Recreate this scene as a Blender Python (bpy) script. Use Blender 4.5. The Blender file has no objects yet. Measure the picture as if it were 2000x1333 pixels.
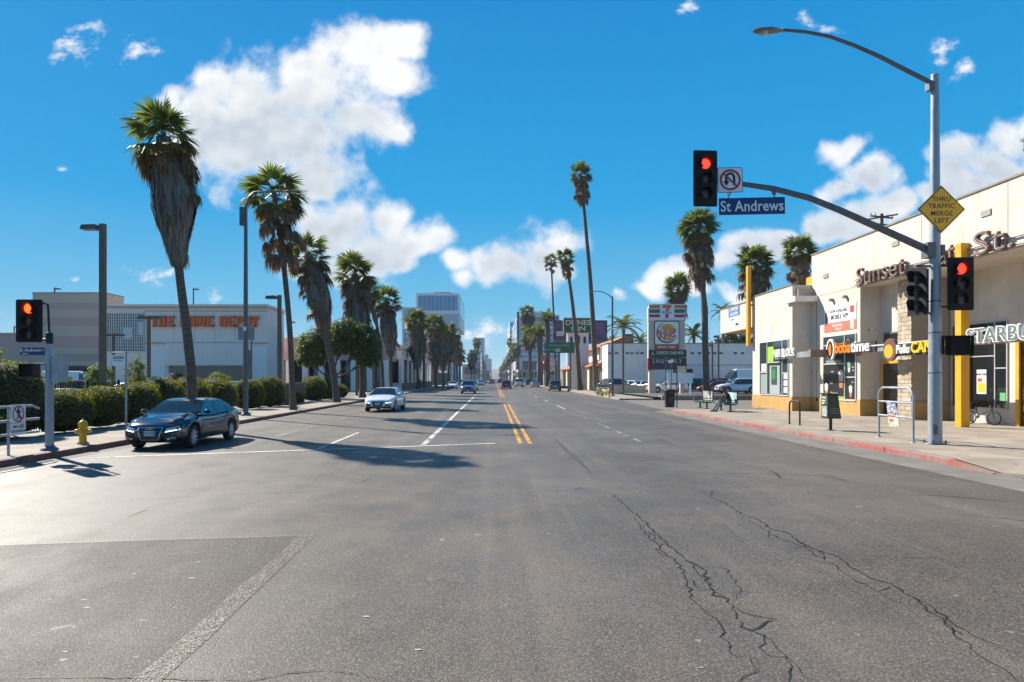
import bpy, math, random
from mathutils import Vector, Matrix, noise
from mathutils.bvhtree import BVHTree
R = math.radians
sc = bpy.context.scene
col = sc.collection
rnd = random.Random(7)

# ------------------------------------------------------------------ camera
FP, VX, VY, CH = 1333.0, 964.0, 739.0, 2.0          # focal length and vanishing point of the street in a 2000 px wide frame
cam = bpy.data.cameras.new('camera'); cam.lens = 24.0; cam.sensor_width = 36.0
cam.shift_x = (1000 - VX) / 2000; cam.shift_y = (VY - 666.5) / 2000
cam.clip_start = .1; cam.clip_end = 12000
camo = bpy.data.objects.new('camera', cam); col.objects.link(camo)
camo.location = (0, 0, CH); camo.rotation_euler = (R(90), 0, 0)
sc.camera = camo
def X(px, Y): return (px - VX) * Y / FP             # street survey: metres across at distance Y
def Z(py, Y): return CH + (VY - py) * Y / FP        # metres up at distance Y
def G(px, py, z=0.0):                               # point of the ground at height z
    Y = FP * (CH - z) / (py - VY); return ((px - VX) * Y / FP, Y)

# ------------------------------------------------------------------ light
SUN = Vector((-.95, .87, 1.0)).normalized()
sl = bpy.data.lights.new('sun', 'SUN'); sl.energy = 5.0; sl.angle = R(.53); sl.color = (1, .93, .82)
so = bpy.data.objects.new('sun', sl); col.objects.link(so)
so.rotation_euler = (-SUN).to_track_quat('-Z', 'Y').to_euler()
SUN_EL = math.asin(SUN.z); SUN_AZ = math.atan2(SUN.x, SUN.y)
sc.view_settings.view_transform = 'Standard'; sc.view_settings.look = 'None'
sc.view_settings.gamma = 1.0; sc.view_settings.use_curve_mapping = False
sc.view_settings.exposure = 1.0
SKYS = .0545
HAZE = .00017
sc.render.engine = 'CYCLES'
sc.cycles.use_denoising = True
sc.cycles.max_bounces = 8; sc.cycles.transparent_max_bounces = 12
sc.cycles.volume_bounces = 0
sc.cycles.sample_clamp_indirect = 6.0

# ------------------------------------------------------------------ world: physical sky with cumulus clouds
world = bpy.data.worlds.new('World'); sc.world = world; world.use_nodes = True
nt = world.node_tree
for n in list(nt.nodes): nt.nodes.remove(n)
def N(tree, typ, ins=None, **kw):
    n = tree.nodes.new(typ)
    for k, v in kw.items(): setattr(n, k, v)
    for k, v in (ins or {}).items():
        s = n.inputs[k]
        if hasattr(v, 'is_output') or isinstance(v, bpy.types.NodeSocket): tree.links.new(v, s)
        else: s.default_value = v
    return n
def M_(tree, op, a, b=0.0, c=0.0, clamp=False):
    return N(tree, 'ShaderNodeMath', {0: a, 1: b, 2: c}, operation=op, use_clamp=clamp).outputs[0]
def VM(tree, op, a, b=(0, 0, 0)):
    n = N(tree, 'ShaderNodeVectorMath', {0: a, 1: b}, operation=op)
    return n.outputs['Value'] if op in ('LENGTH', 'DOT_PRODUCT', 'DISTANCE') else n.outputs['Vector']
def SS(tree, v, a, b):
    n = N(tree, 'ShaderNodeMapRange', {0: v, 1: a, 2: b, 3: 0.0, 4: 1.0}, interpolation_type='SMOOTHSTEP'); return n.outputs[0]
def MIXC(tree, f, a, b, mode='MIX'):
    n = N(tree, 'ShaderNodeMix', data_type='RGBA', blend_type=mode)
    for i, v in ((0, f), (6, a), (7, b)):
        if isinstance(v, bpy.types.NodeSocket): tree.links.new(v, n.inputs[i])
        else: n.inputs[i].default_value = v if i == 0 else (tuple(v) + (1,))[:4]
    return n.outputs[2]

sky = N(nt, 'ShaderNodeTexSky', sky_type='NISHITA', sun_disc=False, sun_elevation=SUN_EL, sun_rotation=SUN_AZ,
        altitude=100.0, air_density=1.0, dust_density=.55, ozone_density=2.4)
# a clear dry afternoon: deeper blue than the standard atmosphere, alike all round the horizon
tc = N(nt, 'ShaderNodeTexCoord')
sx = N(nt, 'ShaderNodeSeparateXYZ', {0: tc.outputs['Generated']})
rmp = N(nt, 'ShaderNodeValToRGB', {0: sx.outputs[2]}); el = rmp.color_ramp.elements
SKY = [(0.0, (.40, .69, .85)), (.1, (.12, .50, .80)), (.24, (0, .365, .775)), (.48, (0, .265, .68)), (1.0, (0, .15, .46))]
while len(el) < len(SKY): el.new(.5)
for e, (p_, c_) in zip(el, SKY): e.position = p_; e.color = c_ + (1,)
deep = MIXC(nt, 1.0, rmp.outputs[0], (9.2, 9.2, 9.2), 'MULTIPLY')
skyc = MIXC(nt, .96, sky.outputs[0], deep)
# cumulus: heaps of soft round puffs, each with a place of its own in the sky (slopes across / up of the line of sight from the ground)
CL = [(420, 230, 112), (500, 185, 115), (430, 160, 62), (560, 260, 135), (620, 175, 130), (690, 105, 98), (795, 82, 58), (755, 130, 72), (705, 235, 110), (775, 252, 52), (625, 340, 88), (480, 305, 112), (370, 285, 68), (350, 200, 40),
      (660, 455, 85), (745, 425, 62), (815, 470, 66), (700, 505, 100), (610, 440, 58), (600, 530, 50), (790, 510, 50),
      (1090, 470, 62), (1050, 500, 88), (985, 520, 68), (890, 510, 44), (900, 540, 34), (1100, 525, 50),
      (1640, 300, 48), (1690, 340, 58), (1650, 365, 40), (1450, 468, 62), (1520, 478, 52), (1430, 500, 40), (1690, 420, 68), (1640, 450, 66), (1740, 400, 40), (1560, 495, 40),
      (1880, 310, 62), (1950, 330, 82), (1990, 280, 62), (1880, 370, 66), (2060, 270, 110), (2000, 400, 110), (1815, 385, 34), (2200, 300, 140),
      (1320, 545, 56), (1290, 575, 42), (1355, 570, 40), (1440, 575, 40),
      (-420, 260, 170), (-250, 330, 110), (-700, 420, 160), (2500, 460, 160), (300, -420, 240), (1500, -380, 210)]
WISPS = [(180, 62, 40), (135, 92, 48), (95, 112, 30), (265, 102, 46), (1850, 112, 34), (1900, 148, 36), (1578, 32, 30), (1618, 48, 26),
      (960, 650, 44), (920, 655, 26), (285, 532, 44), (320, 525, 26), (130, 328, 20), (415, 578, 24), (1210, 590, 36), (145, 546, 14), (1340, 5, 30)]
BASES = [(560, 300, 215), (430, 290, 120), (680, 512, 150), (1040, 530, 110), (1950, 390, 190), (1660, 462, 110), (1500, 492, 90), (1690, 362, 60)]   # the shaded undersides
STRETCH = 1.5
cg = bpy.data.node_groups.new('cloud_density', 'ShaderNodeTree')
cg.interface.new_socket('P', in_out='INPUT', socket_type='NodeSocketVector')
cg.interface.new_socket('D', in_out='OUTPUT', socket_type='NodeSocketFloat')
cg.interface.new_socket('S', in_out='OUTPUT', socket_type='NodeSocketFloat')
gi = cg.nodes.new('NodeGroupInput'); go = cg.nodes.new('NodeGroupOutput')
P = gi.outputs[0]
wn = N(cg, 'ShaderNodeTexNoise', {'Vector': P, 'Scale': 10.0, 'Detail': 1.0, 'Roughness': .5}, noise_dimensions='2D')
wv = VM(cg, 'SCALE', VM(cg, 'SUBTRACT', wn.outputs['Color'], (.5, .5, .5))); wv.node.inputs['Scale'].default_value = .06
PW = VM(cg, 'MULTIPLY', VM(cg, 'ADD', P, wv), (1, STRETCH, 0))
def heap(L, k):
    dm = None
    for (x, y, r_) in L:
        d = VM(cg, 'DISTANCE', PW, ((x - VX) / FP, STRETCH * (VY - y) / FP, 0))
        d = M_(cg, 'MULTIPLY', d, FP / r_)
        dm = d if dm is None else N(cg, 'ShaderNodeMath', {0: dm, 1: d, 2: k}, operation='SMOOTH_MIN').outputs[0]
    return dm
n1 = N(cg, 'ShaderNodeTexNoise', {'Vector': P, 'Scale': 16.0, 'Detail': 5.0, 'Roughness': .56}, noise_dimensions='2D').outputs[0]
nA = N(cg, 'ShaderNodeTexNoise', {'Vector': P, 'Scale': 22.0, 'Detail': 2.0, 'Roughness': .5}, noise_dimensions='2D').outputs[0]
nB = N(cg, 'ShaderNodeTexNoise', {'Vector': VM(cg, 'ADD', P, (-.006, .016, 0)), 'Scale': 22.0, 'Detail': 2.0, 'Roughness': .5}, noise_dimensions='2D').outputs[0]
nf = N(cg, 'ShaderNodeTexNoise', {'Vector': VM(cg, 'MULTIPLY', P, (1, 1.7, 1)), 'Scale': 34.0, 'Detail': 5.0, 'Roughness': .68}, noise_dimensions='2D').outputs[0]
dd = M_(cg, 'SUBTRACT', 1.10, heap(CL, .2))
dd = M_(cg, 'ADD', dd, M_(cg, 'MULTIPLY', M_(cg, 'SUBTRACT', n1, .5), 1.7))
dw = M_(cg, 'SUBTRACT', .80, heap(WISPS, .2))
dw = M_(cg, 'MULTIPLY', M_(cg, 'ADD', dw, M_(cg, 'MULTIPLY', M_(cg, 'SUBTRACT', nf, .53), 2.4)), .62)
dd = M_(cg, 'MAXIMUM', dd, dw)
cg.links.new(dd, go.inputs[0])
ds = M_(cg, 'MULTIPLY', SS(cg, heap(BASES, .25), 1.4, .5), .85)
ds = M_(cg, 'ADD', ds, M_(cg, 'MULTIPLY', M_(cg, 'SUBTRACT', nB, nA), 1.0))
ds = M_(cg, 'MULTIPLY', ds, SS(cg, dd, .1, .8))
cg.links.new(ds, go.inputs[1])
ys = M_(nt, 'MAXIMUM', sx.outputs[1], .04)
uv = N(nt, 'ShaderNodeCombineXYZ', {0: M_(nt, 'DIVIDE', sx.outputs[0], ys), 1: M_(nt, 'DIVIDE', sx.outputs[2], ys), 2: 0.0}).outputs[0]
cgn = N(nt, 'ShaderNodeGroup', node_tree=cg); nt.links.new(uv, cgn.inputs[0])
alpha = SS(nt, cgn.outputs[0], -.08, .72)
cc = MIXC(nt, M_(nt, 'ADD', cgn.outputs[1], 0.0, clamp=True), (9.2, 9.3, 9.4), (5.4, 6.1, 6.9))
bgc = N(nt, 'ShaderNodeBackground', {'Color': MIXC(nt, alpha, skyc, cc), 'Strength': SKYS})
bgs = N(nt, 'ShaderNodeBackground', {'Color': skyc, 'Strength': SKYS})
# clouds only ahead and above the horizon band
front = M_(nt, 'MULTIPLY', M_(nt, 'GREATER_THAN', sx.outputs[1], .2), M_(nt, 'GREATER_THAN', sx.outputs[2], .005))
mixb = N(nt, 'ShaderNodeMixShader', {0: front, 1: bgs.outputs[0], 2: bgc.outputs[0]})
wo = N(nt, 'ShaderNodeOutputWorld', {'Surface': mixb.outputs[0]})
world.cycles.sampling_method = 'MANUAL'; world.cycles.sample_map_resolution = 1024

# ------------------------------------------------------------------ mesh helpers
class MB:
    def __init__(s): s.v = []; s.f = []; s.m = []; s.s = []
    def add(s, vs, fs, mi=0, sm=False):
        b = len(s.v); s.v.extend([tuple(v) for v in vs])
        for f in fs: s.f.append(tuple(b + i for i in f)); s.m.append(mi); s.s.append(sm)
        return s
    def box(s, x0, x1, y0, y1, z0, z1, mi=0, M=None):
        vs = [Vector((x, y, z)) for z in (z0, z1) for y in (y0, y1) for x in (x0, x1)]
        if M is not None: vs = [M @ v for v in vs]
        return s.add(vs, [(0, 2, 3, 1), (4, 5, 7, 6), (0, 1, 5, 4), (2, 6, 7, 3), (0, 4, 6, 2), (1, 3, 7, 5)], mi)
    def cbox(s, c, d, mi=0, M=None):
        return s.box(c[0]-d[0]/2, c[0]+d[0]/2, c[1]-d[1]/2, c[1]+d[1]/2, c[2]-d[2]/2, c[2]+d[2]/2, mi, M)
    def tube(s, pts, rs, n=8, mi=0, cap=True, sm=True):
        pts = [Vector(p) for p in pts]
        if not hasattr(rs, '__len__'): rs = [rs] * len(pts)
        rings = []; up = None
        for i, p in enumerate(pts):
            t = (pts[min(i+1, len(pts)-1)] - pts[max(i-1, 0)]).normalized()
            if up is None:
                up = Vector((0, 0, 1)) if abs(t.z) < .9 else Vector((0, 1, 0))
            a = t.cross(up)
            if a.length < 1e-5: a = t.cross(Vector((1, 0, 0)))
            a.normalize(); b = a.cross(t).normalized(); up = b
            rings.append([p + (a*math.cos(k*2*math.pi/n) + b*math.sin(k*2*math.pi/n)) * rs[i] for k in range(n)])
        vs = [v for r in rings for v in r]; fs = []
        for i in range(len(pts)-1):
            for k in range(n):
                fs.append((i*n+k, i*n+(k+1) % n, (i+1)*n+(k+1) % n, (i+1)*n+k))
        s.add(vs, fs, mi, sm)
        if cap:
            s.add(rings[0], [tuple(range(n))[::-1]], mi); s.add(rings[-1], [tuple(range(n))], mi)
        return s
    def lathe(s, prof, n=16, M=None, mi=0, sm=True, a0=0, a1=2*math.pi):
        full = abs(a1-a0-2*math.pi) < 1e-6; c = n if full else n+1
        vs = []
        for (r, z) in prof:
            for k in range(c):
                a = a0 + (a1-a0)*k/n; vs.append(Vector((r*math.cos(a), r*math.sin(a), z)))
        if M is not None: vs = [M @ v for v in vs]
        fs = []
        for i in range(len(prof)-1):
            for k in range(n):
                k2 = (k+1) % c; fs.append((i*c+k, i*c+k2, (i+1)*c+k2, (i+1)*c+k))
        return s.add(vs, fs, mi, sm)
    def prism(s, poly, a, b, M=None, mi=0):     # poly in xy, extruded z from a to b
        n = len(poly); vs = [Vector((x, y, a)) for x, y in poly] + [Vector((x, y, b)) for x, y in poly]
        if M is not None: vs = [M @ v for v in vs]
        fs = [tuple(range(n))[::-1], tuple(range(n, 2*n))] + [(i, (i+1) % n, n+(i+1) % n, n+i) for i in range(n)]
        return s.add(vs, fs, mi)
    def mesh(s, name):
        me = bpy.data.meshes.new(name); me.from_pydata(s.v, [], s.f)
        me.polygons.foreach_set('material_index', s.m); me.polygons.foreach_set('use_smooth', s.s); me.update(); return me
    def obj(s, name, mats, parent=None, loc=None, rot=None):
        return mobj(name, s.mesh(name), mats, parent, loc, rot)
def mobj(name, me, mats, parent=None, loc=None, rot=None):
    if mats is not None and len(me.materials) == 0:
        for m in (mats if isinstance(mats, (list, tuple)) else [mats]): me.materials.append(m)
    o = bpy.data.objects.new(name, me); col.objects.link(o)
    if parent is not None: o.parent = parent
    if loc is not None: o.location = loc
    if rot is not None: o.rotation_euler = rot
    return o
def tag(o, label, cat, group=None, kind=None):
    if label: o['label'] = label
    if cat: o['category'] = cat
    if group: o['group'] = group
    if kind: o['kind'] = kind
    return o
def thing(name, label, cat, loc=(0, 0, 0), rz=0.0, group=None):
    o = bpy.data.objects.new(name, None); col.objects.link(o); o.location = loc; o.rotation_euler = (0, 0, rz)
    o.empty_display_size = .2
    return tag(o, label, cat, group)
def struct(o): o['kind'] = 'structure'; return o
def bevel(o, w=.01, seg=2):
    m = o.modifiers.new('edge', 'BEVEL'); m.width = w; m.segments = seg; m.limit_method = 'ANGLE'; m.angle_limit = R(40); return o
def B(name, mat, parent, x0, x1, y0, y1, z0, z1, **k): return MB().box(x0, x1, y0, y1, z0, z1).obj(name, mat, parent, **k)
RY = Matrix.Rotation(R(90), 4, 'Y'); RX = Matrix.Rotation(R(90), 4, 'X')
def T(x, y, z): return Matrix.Translation((x, y, z))
def text_mesh(body, size=1.0, depth=.02, bold=0.0, align='CENTER', sp=1.0, shear=0.0, sx=1.0):
    cu = bpy.data.curves.new('lettering', 'FONT'); cu.body = body; cu.size = size; cu.extrude = depth/2; cu.offset = bold*size
    cu.align_x = align; cu.align_y = 'CENTER'; cu.space_character = sp; cu.space_line = .8; cu.shear = shear; cu.resolution_u = 3
    o = bpy.data.objects.new('lettering', cu); me = bpy.data.meshes.new_from_object(o)
    bpy.data.objects.remove(o); bpy.data.curves.remove(cu)
    me.materials.clear()
    if sx != 1.0:
        for v in me.vertices: v.co.x *= sx
    return me
def text(parent, body, mat, loc, size, rz=0.0, depth=.02, name='lettering', **k):
    return mobj(name, text_mesh(body, size, depth, **k), mat, parent, loc, (R(90), 0, rz))
def letters(parent, body, mat, loc, size, rz=0.0, depth=.08, bold=0.0, sx=1.0, sp=1.0, width=None, name='letter', drop=()):
    # one mesh object for each letter, set along local x from loc (left end), facing -y turned by rz
    def wid(s):
        m = text_mesh(s, size, depth, bold, 'LEFT', sp); w = max(v.co.x for v in m.vertices); bpy.data.meshes.remove(m); return w
    wl = wid('l'); xs = [wid(body[:i] + 'l') - wl for i in range(len(body))]; tot = wid(body)
    k = sx if width is None else width / tot
    d = Matrix.Rotation(rz, 3, 'Z') @ Vector((1, 0, 0)); out = []
    for i, c in enumerate(body):
        if c == ' ' or i in drop: continue
        me = text_mesh(c, size, depth, bold, 'LEFT', sp, 0.0, k)
        out.append(mobj(name, me, mat, parent, Vector(loc) + d * (xs[i]*k), (R(90), 0, rz)))
    return out
def disc(r, n=24, r2=0.0):
    a = [(math.cos(2*math.pi*k/n), math.sin(2*math.pi*k/n)) for k in range(n)]
    return [(r*x, r*y) for x, y in a]

# ------------------------------------------------------------------ materials
MATS = {}
def mat(name, c, rough=.6, metal=0.0, var=0.0, vs=3.0, bump=0.0, bs=40.0, spec=.5, emit=0.0, stretch=(1, 1, 1), coat=0.0, alpha=1.0, var2=None, dirt=None):
    if name in MATS: return MATS[name]
    m = bpy.data.materials.new(name); m.use_nodes = True; t = m.node_tree; b = t.nodes['Principled BSDF']
    c = tuple(c) + (1,)
    b.inputs['Base Color'].default_value = c; b.inputs['Roughness'].default_value = rough; b.inputs['Metallic'].default_value = metal
    b.inputs['Specular IOR Level'].default_value = spec; b.inputs['Coat Weight'].default_value = coat; b.inputs['Coat Roughness'].default_value = .04
    b.inputs['Alpha'].default_value = alpha
    if emit: b.inputs['Emission Color'].default_value = c; b.inputs['Emission Strength'].default_value = emit
    if var or bump or dirt:
        g = N(t, 'ShaderNodeNewGeometry'); mp = N(t, 'ShaderNodeMapping', {'Vector': g.outputs['Position'], 'Scale': stretch})
        if var:
            n1 = N(t, 'ShaderNodeTexNoise', {'Vector': mp.outputs[0], 'Scale': vs, 'Detail': 6.0, 'Roughness': .6})
            v = SS(t, n1.outputs[0], .3, .7)
            lo = tuple(x*(1-var) for x in c[:3]); hi = var2 or tuple(min(1, x*(1+var*.7)) for x in c[:3])
            cs = MIXC(t, v, lo, hi)
            if dirt:     # rain streaks and grime with a shape of their own
                mp2 = N(t, 'ShaderNodeMapping', {'Vector': g.outputs['Position'], 'Scale': (1.7, 1.7, .16)})
                n3 = N(t, 'ShaderNodeTexNoise', {'Vector': mp2.outputs[0], 'Scale': 1.6, 'Detail': 5.0, 'Roughness': .65})
                cs = MIXC(t, M_(t, 'MULTIPLY', SS(t, n3.outputs[0], .5, .75), dirt[3]), cs, dirt[:3])
            t.links.new(cs, b.inputs['Base Color'])
            rr = N(t, 'ShaderNodeMapRange', {0: n1.outputs[0], 1: .3, 2: .7, 3: max(0, rough-.08), 4: min(1, rough+.08)}); t.links.new(rr.outputs[0], b.inputs['Roughness'])
        if bump:
            n2 = N(t, 'ShaderNodeTexNoise', {'Vector': mp.outputs[0], 'Scale': bs, 'Detail': 4.0, 'Roughness': .6})
            bp = N(t, 'ShaderNodeBump', {'Strength': bump, 'Distance': .02, 'Height': n2.outputs[0]}); t.links.new(bp.outputs[0], b.inputs['Normal'])
    MATS[name] = m; return m
def leafmat(name, cols, trans=.35, rough=.5, tcol=None):
    m = bpy.data.materials.new(name); m.use_nodes = True; t = m.node_tree; b = t.nodes['Principled BSDF']; out = t.nodes['Material Output']
    g = N(t, 'ShaderNodeNewGeometry'); cr = N(t, 'ShaderNodeValToRGB', {0: g.outputs['Random Per Island']})
    e = cr.color_ramp.elements
    while len(e) < len(cols): e.new(.5)
    for i, c in enumerate(cols): e[i].position = i/(len(cols)-1); e[i].color = tuple(c) + (1,)
    t.links.new(cr.outputs[0], b.inputs['Base Color']); b.inputs['Roughness'].default_value = rough; b.inputs['Specular IOR Level'].default_value = .35
    tl = N(t, 'ShaderNodeBsdfTranslucent'); t.links.new(MIXC(t, 1.0, cr.outputs[0], tcol or (1.5, 1.55, .8), 'MULTIPLY'), tl.inputs[0])
    mx = N(t, 'ShaderNodeMixShader', {0: trans, 1: b.outputs[0], 2: tl.outputs[0]}); t.links.new(mx.outputs[0], out.inputs[0])
    MATS[name] = m; return m
def paint(name, c, metal=.0, rough=.32, coat=1.0): return mat('paint_' + name, c, rough, metal, coat=coat)

galv = mat('galvanised_steel', (.30, .33, .37), .5, .35, var=.18, vs=5, stretch=(1, 1, .3))
galvd = mat('weathered_steel', (.12, .13, .15), .5, .5, var=.2, vs=4)
black = mat('black_plastic', (.008, .008, .009), .6, spec=.25)
blackm = mat('black_iron', (.012, .012, .014), .45, .2)
bronze = mat('bronze_paint', (.12, .085, .06), .45, .3, var=.15)
white = mat('white_paint', (.78, .78, .77), .5, var=.05, vs=2)
signwhite = mat('sign_white', (.74, .75, .76), .4)
signblue = mat('sign_blue', (.004, .022, .13), .4)
signgreen = mat('sign_green', (.005, .115, .06), .4, var=.1, vs=2)
signred = mat('sign_red', (.42, .015, .03), .4)
signyellow = mat('sign_yellow', (.92, .44, .012), .42)
signblack = mat('sign_black', (.012, .012, .013), .4)
rubber = mat('tyre_rubber', (.013, .013, .014), .8, bump=.2, bs=90)
chrome = mat('chrome', (.6, .6, .62), .15, 1.0)
glass_dark = mat('window_glass', (.012, .017, .022), .04, 0.0, spec=.9)
glass_car = mat('car_glass', (.012, .02, .022), .03, 0.0, spec=.8, coat=.5)
# ================================================================== ground, road, pavements
def asphalt(name, base, light=1.0, lanes=True, grain=.6, rough=(.46, .68)):
    m = bpy.data.materials.new(name); m.use_nodes = True; t = m.node_tree; b = t.nodes['Principled BSDF']
    pos = N(t, 'ShaderNodeNewGeometry').outputs['Position']
    def nz(scale, st=(1, 1, 1), det=5.0, ro=.6):
        return N(t, 'ShaderNodeTexNoise', {'Vector': N(t, 'ShaderNodeMapping', {'Vector': pos, 'Scale': st}).outputs[0], 'Scale': scale, 'Detail': det, 'Roughness': ro}).outputs[0]
    big = nz(.22); mid = nz(1.3, (1, .6, 1)); lane = nz(.9, (1, .035, 1), 3.0); fine = nz(55.0, det=3.0, ro=.7)
    vo = N(t, 'ShaderNodeTexVoronoi', {'Vector': pos, 'Scale': 85.0}); sep = N(t, 'ShaderNodeSeparateColor', {0: vo.outputs['Color']}).outputs[0]
    c = MIXC(t, SS(t, big, .35, .68), tuple(x*.60 for x in base), tuple(x*1.32 for x in base))
    if lanes: c = MIXC(t, M_(t, 'MULTIPLY', SS(t, lane, .5, .7), .45), c, tuple(x*.50 for x in base))
    if lanes: c = MIXC(t, M_(t, 'MULTIPLY', SS(t, lane, .47, .33), .6), c, (base[0]*1.7, base[1]*1.68, base[2]*1.62))
    c = MIXC(t, M_(t, 'MULTIPLY', SS(t, mid, .52, .72), .4), c, (base[0]*1.5, base[1]*1.38, base[2]*1.22))
    if lanes:
        xp = N(t, 'ShaderNodeSeparateXYZ', {0: pos}); oil = None
        for xc in (2.9, 7.3, -.6, -3.6, -6.2, -9.0):      # oil drips down the middle of every lane
            k_ = SS(t, M_(t, 'ABSOLUTE', M_(t, 'SUBTRACT', xp.outputs[0], xc)), .75, .10); oil = k_ if oil is None else M_(t, 'MAXIMUM', oil, k_)
        oil = M_(t, 'MULTIPLY', M_(t, 'MULTIPLY', oil, SS(t, xp.outputs[1], 9.0, 24.0)), SS(t, nz(1.1, (1, .12, 1), 5.0, .7), .34, .66))
        c = MIXC(t, M_(t, 'MULTIPLY', oil, .55), c, tuple(x*.45 for x in base))
        wd_ = VM(t, 'SCALE', N(t, 'ShaderNodeTexNoise', {'Vector': pos, 'Scale': 3.0, 'Detail': 3.0}).outputs['Color']); wd_.node.inputs['Scale'].default_value = .35; wp = VM(t, 'ADD', pos, wd_)
        ve = N(t, 'ShaderNodeTexVoronoi', {'Vector': wp, 'Scale': 1.9}, feature='DISTANCE_TO_EDGE')
        ck = M_(t, 'MULTIPLY', SS(t, ve.outputs['Distance'], .016, .004), SS(t, M_(t, 'ADD', nz(.33, det=3.0), M_(t, 'MULTIPLY', SS(t, M_(t, 'ABSOLUTE', M_(t, 'SUBTRACT', xp.outputs[0], 4.5)), 4.5, .5), .12)), .58, .68))
        c = MIXC(t, M_(t, 'MULTIPLY', ck, .8), c, (.012, .011, .010))
    stain = nz(.55, (1, .35, 1), 6.0, .7)
    c = MIXC(t, M_(t, 'MULTIPLY', SS(t, stain, .57, .7), .5), c, tuple(x*.42 for x in base))
    c = MIXC(t, M_(t, 'MULTIPLY', SS(t, sep, .55, .97), grain), c, tuple(min(.6, x*2.5) for x in base))
    c = MIXC(t, M_(t, 'MULTIPLY', SS(t, sep, .42, .05), grain*.8), c, tuple(x*.35 for x in base))
    c = MIXC(t, M_(t, 'MULTIPLY', SS(t, fine, .42, .62), grain*.9), c, tuple(x*.38 for x in base), 'MIX')
    c = MIXC(t, M_(t, 'MULTIPLY', SS(t, nz(3.6, det=2.0), .71, .74), .5), c, (.30, .29, .27))
    t.links.new(c, b.inputs['Base Color'])
    rg = N(t, 'ShaderNodeMapRange', {0: mid, 1: .3, 2: .7, 3: rough[0], 4: rough[1]}).outputs[0]; t.links.new(rg, b.inputs['Roughness'])
    b.inputs['Specular IOR Level'].default_value = .38 * light
    h = M_(t, 'ADD', M_(t, 'MULTIPLY', fine, .6), M_(t, 'MULTIPLY', vo.outputs['Distance'], -.9))
    bp = N(t, 'ShaderNodeBump', {'Strength': .2, 'Distance': .012, 'Height': h}); t.links.new(bp.outputs[0], b.inputs['Normal'])
    MATS[name] = m; return m
def concrete(name, base, stain=.5):
    m = bpy.data.materials.new(name); m.use_nodes = True; t = m.node_tree; b = t.nodes['Principled BSDF']
    pos = N(t, 'ShaderNodeNewGeometry').outputs['Position']; oi = N(t, 'ShaderNodeObjectInfo').outputs['Random']
    a = N(t, 'ShaderNodeTexNoise', {'Vector': pos, 'Scale': .8, 'Detail': 7.0, 'Roughness': .65}).outputs[0]
    f = N(t, 'ShaderNodeTexNoise', {'Vector': pos, 'Scale': 45.0, 'Detail': 3.0}).outputs[0]
    sp = N(t, 'ShaderNodeTexNoise', {'Vector': pos, 'Scale': 7.0, 'Detail': 2.0}).outputs[0]
    c = MIXC(t, SS(t, a, .3, .7), tuple(x*.72 for x in base), tuple(x*1.12 for x in base))
    c = MIXC(t, M_(t, 'MULTIPLY', oi, .35), c, tuple(x*.68 for x in base))
    c = MIXC(t, M_(t, 'MULTIPLY', SS(t, f, .45, .7), .3), c, tuple(x*.6 for x in base))
    c = MIXC(t, M_(t, 'MULTIPLY', SS(t, sp, .68, .72), stain), c, tuple(x*.35 for x in base))
    t.links.new(c, b.inputs['Base Color']); b.inputs['Roughness'].default_value = .8; b.inputs['Specular IOR Level'].default_value = .2
    bp = N(t, 'ShaderNodeBump', {'Strength': .3, 'Distance': .01, 'Height': f}); t.links.new(bp.outputs[0], b.inputs['Normal'])
    MATS[name] = m; return m
def wornpaint(name, c, under, wear=.5, scale=9.0):
    m = bpy.data.materials.new(name); m.use_nodes = True; t = m.node_tree; b = t.nodes['Principled BSDF']
    pos = N(t, 'ShaderNodeNewGeometry').outputs['Position']
    a = N(t, 'ShaderNodeTexNoise', {'Vector': pos, 'Scale': scale, 'Detail': 8.0, 'Roughness': .75}).outputs[0]
    g = N(t, 'ShaderNodeTexNoise', {'Vector': pos, 'Scale': 1.1, 'Detail': 2.0}).outputs[0]
    k = SS(t, M_(t, 'ADD', a, M_(t, 'MULTIPLY', M_(t, 'SUBTRACT', g, .5), .6)), wear - .1, wear + .12)
    b.inputs['Base Color'].default_value = tuple(c) + (1,); b.inputs['Roughness'].default_value = .6
    if under is None:
        tr = N(t, 'ShaderNodeBsdfTransparent'); mx = N(t, 'ShaderNodeMixShader', {0: k, 1: b.outputs[0], 2: tr.outputs[0]}); t.links.new(mx.outputs[0], t.nodes['Material Output'].inputs[0])
    else: t.links.new(MIXC(t, k, c, under), b.inputs['Base Color'])
    MATS[name] = m; return m
A0 = (.103, .087, .071)
asph = asphalt('asphalt', A0)
asph2 = asphalt('asphalt_patch', (.082, .070, .058), .6, lanes=False, grain=.75, rough=(.56, .76))
seamm = asphalt('worn_seam', (.24, .208, .172), lanes=False)
_t = seamm.node_tree; _a = N(_t, 'ShaderNodeTexNoise', {'Vector': N(_t, 'ShaderNodeNewGeometry').outputs['Position'], 'Scale': 70.0, 'Detail': 3.0, 'Roughness': .7})
_m = N(_t, 'ShaderNodeMixShader', {0: SS(_t, _a.outputs[0], .40, .60), 1: _t.nodes['Principled BSDF'].outputs[0], 2: N(_t, 'ShaderNodeBsdfTransparent').outputs[0]}); _t.links.new(_m.outputs[0], _t.nodes['Material Output'].inputs[0])
asph3 = asphalt('asphalt_lot', (.165, .145, .125), lanes=False)
conc = concrete('concrete', (.32, .28, .23)); conc2 = concrete('concrete_slab', (.345, .295, .24)); gutc = concrete('gutter_concrete', (.20, .185, .165), .6)
groundm = mat('bare_ground', (.16, .14, .12), .9, var=.25, vs=.05)
wline = wornpaint('worn_white_line', (.54, .53, .50), None, .575)
wfaint = wornpaint('faint_white_line', (.42, .40, .37), None, .46)
yline = wornpaint('worn_yellow_line', (.60, .27, .035), None, .565)
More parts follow.
